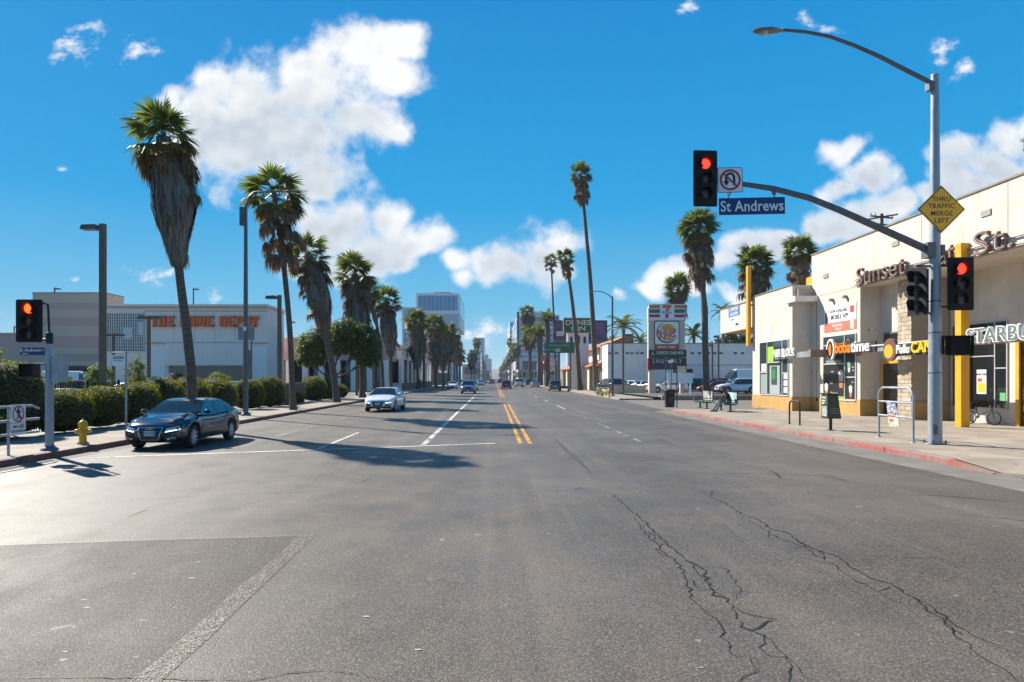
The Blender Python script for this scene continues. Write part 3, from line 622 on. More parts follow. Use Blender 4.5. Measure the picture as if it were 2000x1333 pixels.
for i, (px, py, Y, L) in enumerate([(1218, 640, 130, 3.8), (1190, 672, 150, 3.4), (1355, 655, 118, 3.0), (1250, 668, 150, 3.2), (1495, 600, 90, 1.2), (1412, 610, 105, 2.2)]):
    date_palm('feather_palm', ['loose queen palm behind the long pale wall, beside the lot lamp', 'low feather palm crown behind the motel wing corner', 'feather palm crown showing between the pylon and shaggy palm', 'faint feather palm top over the middle of the pale wall', 'small palm tuft just over the shop canopy roof', 'small feather palm at the free end of the shop canopy'][i], (X(px, Y), Y, .3), Z(py, Y)-.3, L, .25, 45+i, 22, 1.25)

# ------------------------------------------------------------------ broadleaf trees and bushes
def leaves(mb, pts, size, r_, mi=0, nrm=None, flat=.5):
    for i, p in enumerate(pts):
        d = Vector((r_.gauss(0, 1), r_.gauss(0, 1), r_.gauss(0, 1))).normalized()
        if nrm is not None: d = (d*flat + nrm[i]).normalized()
        u = d.orthogonal().normalized(); u = (u*math.cos(i) + d.cross(u)*math.sin(i)).normalized(); v = d.cross(u); s = size*r_.uniform(.6, 1.3)
        mb.add([p - u*s*.5, p + v*s*.28 + d*s*.06, p + u*s*.62, p - v*s*.28 + d*s*.06], [(0, 1, 2), (0, 2, 3)], mi)
def tree(name, label, base, trunk_h, lumps, nleaf, size, lm, seed, rtr=.15, group=None):
    r_ = random.Random(seed); t = thing(name, label, 'tree', base, 0, group); mb = MB()
    fork = Vector((0, 0, trunk_h*.55)); mb.tube([(0, 0, 0), fork*.6, fork], [rtr*1.3, rtr, rtr*.9], 9)
    for (cx, cy, cz, rx, ry, rz) in lumps:
        c = Vector((cx, cy, cz)); m1 = fork.lerp(c, .5) + Vector((r_.uniform(-.2, .2), r_.uniform(-.2, .2), -.1))
        mb.tube([fork, m1, c], [rtr*.6, rtr*.4, rtr*.15], 6)
        for _ in range(4):
            e = c + Vector((r_.uniform(-rx, rx), r_.uniform(-ry, ry), r_.uniform(-.2, rz)))*.75; mb.tube([m1, (m1+e)/2 + Vector((0, 0, .1)), e], [rtr*.28, rtr*.18, .015], 4, cap=False)
    mb.obj('trunk', bark, t)
    mb = MB(); tot = sum(a[3]*a[4]*a[5] for a in lumps)
    for (cx, cy, cz, rx, ry, rz) in lumps:
        k = int(nleaf*rx*ry*rz/tot); cl = [(Vector((r_.gauss(0, 1), r_.gauss(0, 1), r_.gauss(0, 1))).normalized()) for _ in range(max(10, k//55))]
        pts = []; nr = []
        for _ in range(k):
            d = r_.choice(cl); d2 = (d + Vector((r_.gauss(0, 1), r_.gauss(0, 1), r_.gauss(0, 1)))*.16).normalized(); q = r_.uniform(.62, 1.04) if r_.random() < .85 else r_.uniform(.1, .6)
            f = 1 + .22*noise.noise(d*2.3 + Vector((seed, 0, 0)))
            pts.append(Vector((cx + d2.x*rx*q*f, cy + d2.y*ry*q*f, cz + d2.z*rz*q*f))); nr.append(d2 + Vector((0, 0, .5)))
        leaves(mb, pts, size, r_, 0, nr, .8)
    mb.obj('crown', lm, t); return t
lficus = leafmat('ficus_leaf', [(.022, .04, .007), (.04, .075, .011), (.08, .125, .02), (.13, .17, .03)], .5, .55, tcol=(2.3, 2.2, .9))
lhedge = leafmat('hedge_leaf', [(.018, .028, .005), (.036, .052, .008), (.07, .085, .011), (.115, .12, .016)], .5, .65, tcol=(3.2, 2.9, .9))
lyoung = leafmat('young_leaf', [(.06, .085, .015), (.11, .14, .022), (.17, .19, .03)], .5, .6)
Yt = 62
tree('ficus_tree', 'wide round green tree with forked trunk behind the tilted palm', (X(648, Yt), Yt, .12), 3.0,
     [(X(612, Yt)-X(648, Yt), 0, 4.6, 1.5, 1.6, 1.7), (X(640, Yt)-X(648, Yt), .6, 5.3, 1.4, 1.5, 1.5), (X(675, Yt)-X(648, Yt), -.3, 5.6, 1.6, 1.6, 1.6), (X(712, Yt)-X(648, Yt), .3, 4.9, 1.5, 1.6, 1.9), (X(600, Yt)-X(648, Yt), -.5, 3.7, .9, 1.0, .9), (X(730, Yt)-X(648, Yt), 0, 3.7, .7, .9, 1.1)], 24000, .23, lficus, 5, .17)
Y = 48
tree('young_tree', 'small bright bushy tree before the dark store doorway', (X(428, Y), Y, .12), .9, [(0, 0, 1.45, .95, .9, .8), (-.35, .1, .9, .7, .6, .5), (.4, 0, 1.6, .6, .6, .5)], 4000, .12, lyoung, 6, .05, 'small trees in the car park')
tree('young_tree', 'wider low dark green tree left of the leaning palm trunk', (X(338, Y), Y, .12), .8, [(-.5, 0, 1.2, .8, .8, .7), (.5, 0, 1.1, .9, .8, .65), (.1, .2, .8, 1.1, .8, .5)], 4000, .12, lficus, 7, .05, 'small trees in the car park')
Y = 55
tree('young_tree', 'upright bright hedge tree behind the bus stop sign', (X(266, Y), Y, .12), 1.0, [(0, 0, 2.0, .85, .9, 1.6), (.3, 0, 1.2, .8, .8, 1.0)], 4500, .15, lyoung, 8, .06, 'small trees in the car park')
tree('young_tree', 'dark rounded tree around the brown lamp mast', (X(195, Y), Y, .12), 1.0, [(0, 0, 1.9, 1.1, 1.0, 1.2), (-.3, 0, 1.2, .9, .8, .8)], 4500, .15, lficus, 9, .06, 'small trees in the car park')
tree('young_tree', 'small light tree by the back of the signal cabinet', (X(128, 60), 60, .12), .8, [(0, 0, 1.5, .6, .6, 1.0)], 1600, .14, lyoung, 10, .05, 'small trees in the car park')
tree('young_tree', 'bright tree cut by the edge above the round dark bush', (X(-6, 40), 40, .12), 1.0, [(0, 0, 2.6, .7, .7, 1.0), (-.6, 0, 2.0, .9, .8, 1.0)], 2500, .14, lyoung, 16, .06, 'small trees in the car park')
for i, (px, Y, h, w) in enumerate([(1408, 118, 8.6, 2.4), (1440, 112, 9.4, 2.6), (1390, 130, 7.5, 2.0)]):
    tree('background_tree', ['dark tree tops behind the pale wall, under the shop canopy', 'olive tree crown under the canopy beside the yellow fin', 'low tree crown behind the pale wall next to the shaggy palm'][i], (X(px, Y), Y, .3), 4, [(0, 0, h-1.5, w, 1.5, 1.5), (w*.7, 0, h-2.2, w*.6, 1.2, 1.2)], 2200, .4, lficus if i != 1 else lyoung, 17+i, .2)
def bush(label, c, rx, ry, h, n, seed, lm=None, name='clipped_bush', size=.085, sq=2.3, group='clipped bushes of the hedge'):
    r_ = random.Random(seed); t = thing(name, label, 'bush', c, 0, group)
    def surf(th, ph):
        e = 2/sq; cc = math.cos(ph); ss = math.sin(ph)
        f = lambda v: math.copysign(abs(v)**e, v)
        d = Vector((f(cc)*f(math.cos(th)), f(cc)*f(math.sin(th)), f(ss)))
        k = 1 + .10*noise.noise(d*2.2 + Vector((seed*3.1, 0, 0))) + .05*noise.noise(d*6 + Vector((seed, 2, 0)))
        return Vector((d.x*rx*k, d.y*ry*k, h*.5 + d.z*h*.5*k))
    mb = MB(); nu, nv = 20, 9
    vs = [surf(2*math.pi*i/nu, -math.pi/2*.98 + math.pi*.98*j/(nv-1)) * 1.0 for j in range(nv) for i in range(nu)]
    vs = [Vector((v.x*.93, v.y*.93, v.z*.965)) for v in vs]
    mb.add(vs, [(j*nu+i, j*nu+(i+1) % nu, (j+1)*nu+(i+1) % nu, (j+1)*nu+i) for j in range(nv-1) for i in range(nu)], 0, True)
    mb.obj('dark_core', mat('hedge_inside', (.012, .014, .006), .9), t)  # closed near-black core filling the bush behind its leaves
    pts = []; nr = []
    for _ in range(n):
        th = r_.uniform(0, 6.283); ph = math.asin(r_.uniform(-.85, 1)); p = surf(th, ph); d = Vector((p.x/rx, p.y/ry, (p.z-h/2)/(h/2))).normalized()
        pts.append(p*r_.uniform(.94, 1.03) if p.z > .1 else p); nr.append(d)
    mb = MB(); leaves(mb, pts, size, r_, 0, nr, .75); mb.obj('foliage', lm or lhedge, t)['kind'] = 'stuff'
    return t
HB = [(-15.45, 21.7, 1.0, 1.15, 2.42), (-14.75, 19.4, .75, 1.3, .85), (-14.85, 23.6, .75, 1.3, 1.46), (-14.9, 25.9, .78, 1.25, 1.52), (-14.8, 28.2, .8, 1.25, 1.68), (-14.95, 30.7, .9, 1.4, 1.86), (-14.95, 33.5, .9, 1.5, 1.88), (-14.9, 36.6, 1.0, 1.6, 1.84), (-14.7, 40.9, .95, .95, 1.75), (-14.7, 44.6, 1.1, 1.1, 1.95), (-14.6, 55.5, 1.0, 1.4, 2.0), (-14.7, 59.5, .95, 1.6, 1.75), (-14.6, 64, .9, 1.3, 1.3), (-14.8, 50.2, .8, .8, .8)]
BL = ['tall dome shaped dark bush cut by the picture edge', 'low dark bush under the pedestrian railing, next to the dome bush', 'flat topped bush of the hedge nearest the small signal pole', 'flat topped bush of the hedge behind the fire hydrant', 'flat topped bush of the hedge behind the bus stop post', 'bright topped bush of the hedge behind the sedan bonnet', 'bush of the hedge just before the leaning palm trunk', 'long rounded bush of the hedge just past the leaning palm trunk', 'egg shaped bush beside the steel street lamp', 'round dark bush between street lamp and slim palm', 'lit topped bush left of the tilted palm base', 'lit topped bush right of the tilted palm base', 'small rounded bush beyond the tilted palm', 'tiny low shrub beside the brown block wall']
for i, (x, y, rx, ry, h) in enumerate(HB): bush(BL[i], (x, y, .14), rx, ry, h, 6500 if y < 34 else 4000, 200+i, size=.075 if y < 34 else .10)
# agaves in the planter by the motel kerb
lag = leafmat('agave_leaf', [(.10, .14, .05), (.2, .24, .09), (.3, .32, .14)], .2, .5)
for i, (px, py) in enumerate([(1168, 772), (1176, 775), (1184, 772)]):
    cx, cy = G(px, py, .16); t = thing('agave', ['agave with upright pale leaves at the kerb, left of three', 'agave at the kerb between two others, by the lamp', 'agave closest to the yellow hydrant under the lamp'][i], 'plant', (cx, cy, .152), 0, 'agaves by the kerb')
    for k in range(16):
        a = k*2.4; p = .95 - .5*(k/16); d = Vector((math.cos(a)*math.cos(p*1.3), math.sin(a)*math.cos(p*1.3), math.sin(p*1.3))); L = rnd.uniform(.7, 1.1); w = Vector((-math.sin(a), math.cos(a), 0))*.07
        q = d*L*.55; MB().add([-w*.5, w*.5, q+w, q-w, d*L + Vector((0, 0, -.05))], [(0, 1, 2, 3), (3, 2, 4)]).obj('leaf', lag, t)
# ================================================================== street furniture
def plate(name, m, parent, poly, front, th=.004, loc=(0, 0, 0), rz=0.0): return MB().prism(poly, front-th, front, RX).obj(name, m, parent, loc, (0, 0, rz))
def rect(w, h, cx=0, cz=0, r=0.0, n=4):
    if not r: return [(cx-w/2, cz-h/2), (cx+w/2, cz-h/2), (cx+w/2, cz+h/2), (cx-w/2, cz+h/2)]
    out = []
    for (sx_, sz_, a0) in ((1, -1, -90), (1, 1, 0), (-1, 1, 90), (-1, -1, 180)):
        for k in range(n+1):
            a = R(a0 + 90*k/n); out.append((cx + sx_*(w/2-r) + r*math.cos(a), cz + sz_*(h/2-r) + r*math.sin(a)))
    return out
def flat_ring(name, m, parent, r1, r2, front, loc=(0, 0, 0), rz=0.0, n=28, a0=0.0, a1=360.0):
    vs = []; k = n+1
    for i in range(k):
        a = R(a0 + (a1-a0)*i/n); vs += [(r1*math.cos(a), -front, r1*math.sin(a)), (r2*math.cos(a), -front, r2*math.sin(a))]
    return MB().add(vs, [(2*i, 2*i+1, 2*i+3, 2*i+2) for i in range(n)]).obj(name, m, parent, loc, (0, 0, rz))
redlit = mat('lit_red_lens', (1.0, .015, .008), .3, emit=4.0); redlit2 = mat('lit_amber_red_lens', (1.0, .035, .005), .3, emit=4.5)
lensoff = mat('unlit_lens', (.05, .05, .045), .25); lensg = mat('unlit_green_lens', (.01, .06, .04), .25); lensy = mat('unlit_yellow_lens', (.10, .07, .015), .25)
def signal_head(parent, loc, rz, w, h, sp, r, lit, amb=False, back=True):
    hd = MB().box(-r-.05, r+.05, 0.0, .20, -1.5*sp, 1.5*sp).obj('signal_head', black, parent, loc, (0, 0, rz)); bevel(hd, .02)
    if back: plate('backplate', black, hd, rect(w, h, 0, 0, .05), .012, .008)
    for k in range(3):
        z = sp*(1-k)
        mb = MB(); n = 16; a0, a1 = R(-50), R(230); rows = []
        for (rr, y, cut) in ((r+.02, -.014, 0), (r+.026, -.27, 1), (r+.014, -.27, 1), (r+.008, -.014, 0)):
            rows.append([Vector((rr*math.cos(a0+(a1-a0)*i/n), y*(1 if not cut else (.62 + .38*max(0, math.sin(a0+(a1-a0)*i/n)))), z + rr*math.sin(a0+(a1-a0)*i/n))) for i in range(n+1)])
        vs = [v for q in rows for v in q]; m_ = n+1
        mb.add(vs, [(i*m_+j, i*m_+j+1, (i+1)*m_+j+1, (i+1)*m_+j) for i in range(3) for j in range(n)], 0, True); mb.obj('visor', black, hd)
        me = MB().lathe([(0.001, .05), (r*.5, .042), (r*.85, .022), (r, 0)], 18, T(0, -.013, z) @ RX)
        me.obj('lens', (redlit2 if amb else redlit) if (k == 0 and lit) else (lensy if k == 1 else lensg) if amb else lensoff, hd)
    return hd
def ped_signal(parent, loc, rz, w=.45, h=.42):
    p = MB().box(-w/2, w/2, -.02, .22, -h/2, h/2).obj('pedestrian_signal', black, parent, loc, (0, 0, rz)); bevel(p, .03)
    mb = MB()
    for k in range(9): mb.box(-w/2+.03, w/2-.03, -.035, -.021, -h/2+.03+k*(h-.06)/9, -h/2+.045+k*(h-.06)/9)
    mb.obj('louvre', black, p)
    MB().box(-w/2, w/2, -.16, -.02, h/2-.012, h/2+.0).box(-w/2-.002, -w/2+.012, -.16, -.02, -h/2, h/2).box(w/2-.012, w/2+.002, -.16, -.02, -h/2, h/2).obj('hood', black, p)
    return p
def cobra(parent, loc, rz, L=.75, m=galvd, flat=1.0):
    prof = [(-L*.5, .02), (-L*.47, .08), (-L*.3, .14), (0, .17), (L*.25, .13), (L*.32, .09), (L*.5, .06)]
    mb = MB(); n = 12; vs = []
    for (x, r_) in prof:
        for k in range(n):
            a = 2*math.pi*k/n; z = math.sin(a)*r_*.5*flat; vs.append((x, math.cos(a)*r_, z if z > 0 else z*.8))
    mb.add(vs, [(i*n+k, i*n+(k+1) % n, (i+1)*n+(k+1) % n, (i+1)*n+k) for i in range(len(prof)-1) for k in range(n)], 0, True)
    h = mb.obj('luminaire', m, parent, loc, (0, 0, rz))
    MB().lathe([(.12, 0), (.10, -.045), (.0, -.06)], 14, T(-.12, 0, -.045)).obj('lamp_glass', mat('lamp_glass', (.35, .33, .28), .3), h)
    MB().lathe([(.03, 0), (.03, .05), (.0, .06)], 8, T(.12, 0, .06)).obj('photocell', black, h)
    return h
# ---- the big corner signal pole
Y0 = 19.1; bx_, bz_ = 12.35, .15
sp_ = thing('traffic_signal_pole', 'tall grey signal and lamp pole with curved mast arm on the shop corner', 'traffic signal', (bx_, Y0, bz_))
def L0(px, py, dy=0.0): return (X(px, Y0)-bx_, dy, Z(py, Y0)-bz_)
MB().tube([(0, 0, 0), (0, 0, 3), (0, 0, Z(150, Y0)-bz_)], [.18, .16, .10], 20).lathe([(.10, 0), (.105, .01), (.105, .05), (0, .06)], 20, T(0, 0, Z(150, Y0)-bz_)).obj('pole', galv, sp_)
o = MB().tube([L0(1815, 490), L0(1760, 465), L0(1700, 438), L0(1640, 411), L0(1580, 387), L0(1510, 369), L0(1450, 360), L0(1395, 356)], [.105, .1, .095, .09, .085, .078, .07, .06], 14).obj('mast_arm', galvd, sp_)
MB().cbox(L0(1813, 490), (.22, .3, .42)).cbox(L0(1838, 490), (.1, .2, .3)).obj('clamp', galvd, sp_)
MB().tube([L0(1820, 163), L0(1770, 138), L0(1720, 112), L0(1670, 90), L0(1620, 72), L0(1575, 63), L0(1528, 59)], [.062, .06, .056, .052, .048, .045, .042], 12).obj('lamp_arm', galvd, sp_)
MB().cbox(L0(1816, 170), (.16, .2, .22)).obj('clamp', galvd, sp_)
cobra(sp_, L0(1500, 61), 0, .86, mat('lamp_housing', (.16, .145, .13), .5, .2))
signal_head(sp_, L0(1371, 355, -.28), R(4), .68, 1.55, .405, .135, True)
MB().tube([L0(1395, 356), L0(1371, 355, -.1)], .05, 8).obj('bracket', galvd, sp_)
signal_head(sp_, L0(1860, 558, -.32), R(-4), .70, 1.46, .415, .15, True)
signal_head(sp_, L0(1789, 570, -.05), R(-78), .66, 1.35, .40, .15, False)
MB().tube([L0(1828, 520), L0(1789, 520)], .03, 6).tube([L0(1828, 612), L0(1800, 612)], .03, 6).tube([L0(1828, 520), L0(1856, 520, -.1)], .03, 6).tube([L0(1828, 600), L0(1856, 600, -.1)], .03, 6).obj('bracket', blackm, sp_)
ped_signal(sp_, L0(1864, 676, -.22), R(-8), .56, .54)
ped_signal(sp_, L0(1843, 674, .12), R(75), .5, .5)
MB().tube([L0(1828, 662), L0(1862, 662, -.1)], .03, 6).obj('bracket', blackm, sp_)
mb = MB()
for z_ in (3.98, 3.1, 1.98): mb.lathe([(.178 - .0072*z_ + .006, z_), (.178 - .0072*z_ + .010, z_+.02), (.178 - .0072*z_ + .006, z_+.04)], 20)
mb.obj('band', galvd, sp_)
plate('sticker', mat('sticker_paper', (.6, .45, .45), .7), sp_, rect(.06, .09), .0, .003, (-.10, -.13, 2.02), R(-30))
plate('handhole_cover', mat('worn_steel_cover', (.10, .11, .12), .7), sp_, rect(.11, .28, 0, 0, .03), .0, .004, (-.09, -.158, .42), R(-28))
mb = MB()
for k in range(4): a = R(45+90*k); mb.tube([(math.cos(a)*.26, math.sin(a)*.26, 0), (math.cos(a)*.26, math.sin(a)*.26, .12)], .025, 6)
mb.lathe([(.3, 0), (.3, .03), (.18, .035)], 20).obj('base_flange', galvd, sp_)
def sign_board(name, label, loc, rz=0.0, cat='sign', ry=0.0, group=None):
    t = thing(name, label, cat, loc, rz, group); t.rotation_euler = (0, ry, rz); return t
# street name
s = sign_board('street_name_sign', 'blue street name board reading St Andrews hanging under the mast arm', (X(1467, Y0), Y0-.06, Z(404, Y0)), 0, ry=R(-1.2))
W_, H_ = 1.84, .47
plate('panel', signblue, s, rect(W_, H_), .0, .02); text(s, 'St Andrews', signwhite, (0, -.004, -.01), .42, 0, .004, bold=.014, sp=1.04, sx=.86)
MB().tube([(-.66, .0, H_/2), (-.66, .03, H_/2+.14)], .025, 6).tube([(.62, 0, H_/2), (.62, .03, H_/2+.22)], .025, 6).cbox((.62, .02, H_/2+.12), (.1, .08, .1)).obj('hanger', galvd, s)
# no u-turn
s = sign_board('turn_ban_sign', 'square white no U-turn sign beside the hanging signal head', (X(1423.5, Y0), Y0-.1, Z(354, Y0)), 0, ry=R(-1.5))
plate('panel', signblack, s, rect(.70, .70, 0, 0, .04), 0, .01); plate('face', signwhite, s, rect(.665, .665, 0, 0, .03), .004)
mb = MB(); pts = [(.11, -.15)] + [(.11*math.cos(R(a)), .07 + .11*math.sin(R(a))) for a in range(0, 181, 20)] + [(-.11, -.04)]
for i in range(len(pts)-1):
    a, b = Vector(pts[i]), Vector(pts[i+1]); d = (b-a).normalized(); n_ = Vector((-d.y, d.x))*.035
    mb.add([(*(q),) for q in [(p.x, -.008, p.y) for p in (a-n_, b-n_, b+n_, a+n_)]], [(0, 1, 2, 3)])
mb.add([(-.20, -.008, -.03), (-.02, -.008, -.03), (-.11, -.008, -.17)], [(0, 1, 2)]).obj('arrow', signblack, s)
flat_ring('prohibition_ring', signred, s, .235, .295, .012)
MB().box(-.25, .25, -.0135, -.011, -.026, .026, M=Matrix.Rotation(R(45), 4, 'Y')).obj('prohibition_bar', signred, s)
MB().tube([(0, .01, -.35), (0, .03, -.42)], .02, 6).tube([(-.35, .03, .0), (.35, .03, .0)], .03, 6).obj('bracket', galvd, s)
# diamond
s = sign_board('warning_sign', 'yellow diamond sign reading thru traffic merge left on the corner pole', (X(1831, Y0), Y0-.16, Z(412, Y0)))
dm = lambda k: [(k, 0), (0, k), (-k, 0), (0, -k)]
plate('panel', signblack, s, dm(.665), 0, .008); plate('face', signyellow, s, dm(.655), .003, .003); plate('border', signblack, s, dm(.63), .006, .003); plate('face', signyellow, s, dm(.60), .009, .003)
for i, (w, z_) in enumerate((('THRU', .30), ('TRAFFIC', .09), ('MERGE', -.13), ('LEFT', -.35))): text(s, w, signblack, (0, -.0115, z_*.92), .185, 0, .003, bold=.012, sp=1.08)
# ---- small signal on the hedge side
Y0 = 17.5; lx = X(97, Y0)
ls = thing('small_signal_pole', 'short grey signal pole with glowing red light by the hedge kerb', 'traffic signal', (lx, Y0, .15))
def L1(px, py, dy=0.0): return (X(px, Y0)-lx, dy, Z(py, Y0)-.15)
MB().tube([(0, 0, 0), (0, 0, 2.7)], [.105, .09], 16).obj('pole', galv, ls)
MB().lathe([(.22, 0), (.2, .05), (.15, .08), (.11, .13)], 8).obj('base_flange', galvd, ls)
MB().tube([L1(97, 672), L1(97, 652), L1(97, 650)], [.085, .085, .05], 10).tube([L1(97, 660), L1(94, 596), L1(84, 592)], .028, 8).tube([L1(97, 664), L1(84, 664)], .028, 8).obj('bracket', blackm, ls)
signal_head(ls, L1(64, 628, -.12), R(3), .66, 1.09, .318, .125, True, True)
ped_signal(ls, L1(65, 724, -.15), R(6), .34, .33)
MB().tube([L1(97, 712), L1(72, 711, -.05)], .02, 6).tube([L1(97, 737), L1(72, 737, -.05)], .02, 6).obj('bracket', blackm, ls)
MB().box(.11, .36, -.1, .2, Z(747, Y0)-.15, Z(697, Y0)-.15).obj('cabinet', galv, ls)
s = sign_board('street_name_sign', 'small dark blue street name plate on the short signal pole', (X(68, Y0), Y0-.09, Z(687, Y0)), 0)
plate('panel', signblue, s, rect(.63, .19), 0, .012); text(s, 'St Andrews', signwhite, (-.05, -.003, .03), .115, 0, .003, bold=.012); text(s, 'PL', signwhite, (.27, -.003, .03), .06, 0, .003); text(s, '1500 N', signwhite, (-.19, -.003, -.06), .055, 0, .003, bold=.01)
# railing with the no-crossing sign
rl = thing('pedestrian_railing', 'grey three bar steel railing along the hedge side kerb', 'railing', (-11.62, 15.0, .15))
for z_ in (1.16, .82, .49): MB().tube([(0, -4.5, z_), (0, 2.2, z_), (0, 2.45, z_ - (.08 if z_ > 1 else 0))], .032, 8).obj('rail', galv, rl)
for y_ in (-4.3, -1.6, 1.35): MB().tube([(0, y_, 0), (0, y_, 1.16)], .032, 8).obj('post', galv, rl)
s = sign_board('crossing_ban_sign', 'white no pedestrian crossing sign on the grey railing', (-11.57, 16.62, .99), R(90))
plate('panel', signwhite, s, rect(.52, .74, 0, 0, .03), 0, .006)
MB().add([(q[0], -.004, q[1]) for q in rect(.48, .008, 0, -.08)], [(0, 1, 2, 3)]).obj('divider', signblack, s)
mb = MB().add([(x, -.005, z + .28) for x, z in disc(.028, 12)], [tuple(range(12))])
for (a, b, w) in (((0, .25), (.01, .12), .04), ((.01, .14), (.07, .01), .02), ((.01, .14), (-.05, .0), .02), ((0, .24), (.08, .17), .016), ((0, .24), (-.06, .16), .016)):
    a, b = Vector(a), Vector(b); d = (b-a).normalized(); n_ = Vector((-d.y, d.x))*w
    mb.add([(p.x, -.005, p.y) for p in (a-n_, b-n_, b+n_, a+n_)], [(0, 1, 2, 3)])
mb.obj('walking_figure', signblack, s)
flat_ring('prohibition_ring', signred, s, .17, .205, .007, (0, 0, .14)); MB().box(-.18, .18, -.0085, -.007, -.016, .016, M=T(0, 0, .14) @ Matrix.Rotation(R(45), 4, 'Y')).obj('prohibition_bar', signred, s)
text(s, 'USE', signblack, (.10, -.004, -.17), .12, 0, .002, bold=.015); text(s, 'CROSSWALK', signblack, (0, -.004, -.28), .088, 0, .002, bold=.012)
MB().add([(x, -.005, z-.165) for x, z in ((-.2, 0), (-.12, .045), (-.12, .018), (-.03, .018), (-.03, -.018), (-.12, -.018), (-.12, -.045))], [(0, 1, 2, 3, 4, 5, 6)]).obj('arrow', signblack, s)
# hydrants
hyel = mat('hydrant_yellow', (.62, .33, .015), .45, var=.15, vs=8)
def hydrant(label, loc, s=1.0, rz=0.0):
    h = thing('fire_hydrant', label, 'hydrant', loc, rz, 'fire hydrants')
    MB().lathe([(.0, 0), (.15, 0), (.15, .035), (.105, .05), (.095, .08), (.09, .36), (.12, .38), (.12, .41), (.11, .43), (.11, .52), (.125, .54), (.125, .565), (.10, .60), (.055, .64), (.02, .655), (0, .655)], 18, Matrix.Scale(s, 4)).obj('barrel', hyel, h)
    MB().tube([(0, 0, .655*s), (0, 0, .70*s)], .022*s, 5).obj('top_nut', hyel, h)
    for (a, r_, l) in ((90, .055, .2), (-90, .055, .2), (-5, .075, .2)):
        d = Vector((math.sin(R(a)), -math.cos(R(a)), 0)); c = Vector((0, 0, .35*s + (.0 if abs(a) > 50 else .0)))
        MB().tube([c + d*.07*s, c + d*l*.75*s], r_*.8*s, 10).tube([c + d*l*.7*s, c + d*l*s], r_*s, 8).tube([c + d*l*s, c + d*(l+.035)*s], r_*.35*s, 5).obj('outlet', hyel, h)
    mb = MB()
    for k in range(6): a = R(60*k); mb.tube([(math.cos(a)*.128*s, math.sin(a)*.128*s, .03), (math.cos(a)*.128*s, math.sin(a)*.128*s, .06*s)], .014*s, 5)
    mb.obj('bolts', hyel, h); return h
hydrant('bright yellow fire hydrant on the pavement before the hedge', (-11.55, 19.2, .152), 1.02, R(8))
gx, gy = G(1190, 775, .15); hydrant('small ochre fire hydrant beside the agaves and lamp', (gx, gy, .152), 1.15)
# bus stop post
bs = thing('bus_stop_post', 'thin grey bus stop post with white DASH flag beside the sedan', 'sign post', (-11.25, 20.9, .152))
MB().tube([(0, 0, 0), (0, 0, 2.66)], .032, 8).tube([(.03, 0, 2.63), (-.42, 0, 2.63)], .02, 6).obj('post', galv, bs)
plate('flag', signwhite, bs, [(-.42, 2.22), (-.06, 2.22), (-.04, 2.56), (-.44, 2.56)], .01, .012); text(bs, 'DASH', signblack, (-.24, -.014, 2.47), .13, 0, .003, bold=.02, shear=.2); plate('flag_edge', mat('dash_blue', (.05, .08, .3), .4), bs, rect(.3, .02, -.24, 2.38), .013, .003)
# ---- lamps
def street_lamp(name, label, px, Y, py_top, arm_px, arm_up, rb, rt, box=False, curve=True):
    x0 = X(px, Y); H = Z(py_top, Y) - .15; t = thing(name, label, 'street lamp', (x0, Y, .152), 0, 'steel street lamps')
    ax = X(arm_px, Y) - x0
    if curve:
        MB().tube([(0, 0, 0), (0, 0, H*.5), (0, 0, H*.93), (ax*.08, 0, H*.975), (ax*.22, 0, H), (ax*.6, 0, H+.03), (ax, 0, H+.04)], [rb, (rb+rt)/2, rt, rt*.8, rt*.65, rt*.5, rt*.45], 12).obj('pole', galvd, t)
    else:
        MB().tube([(0, 0, 0), (0, 0, H*.5), (0, 0, H)], [rb, (rb+rt)/2, rt], 12).obj('pole', galvd, t)
        MB().tube([(0, 0, H-.15), (ax*.35, 0, H+arm_up*.55), (ax*.65, 0, H+arm_up*.95), (ax, 0, H+arm_up)], [rt*.6, rt*.5, rt*.45, rt*.4], 8).obj('lamp_arm', galvd, t)
    MB().lathe([(rb*2.0, 0), (rb*2.0, .04), (rb*1.5, .1), (rb*1.15, .16)], 10).obj('base_flange', galvd, t)
    cobra(t, (ax + (.3 if ax > 0 else -.3), 0, H + (arm_up if not curve else .04)), math.pi if ax > 0 else 0, .8, galvd, .6)
    if box: MB().box(-.27, -.03, -.12, .12, Z(441, Y)-.15, Z(406, Y)-.15).obj('control_box', galvd, t)
    plate('number_tag', signwhite, t, rect(.16, .2), .0, .004, (0, -rb-.006, Z(643, Y)-.15))
    return t
street_lamp('street_lamp', 'tall steel street lamp with bent top arm on the hedge side', 480, 33.8, 376, 556, 0, .13, .085, True)
street_lamp('street_lamp', 'steel street lamp with curved arm beside the agaves', 1196, 70.5, 580, 1165, .55, .14, .09, False, False)
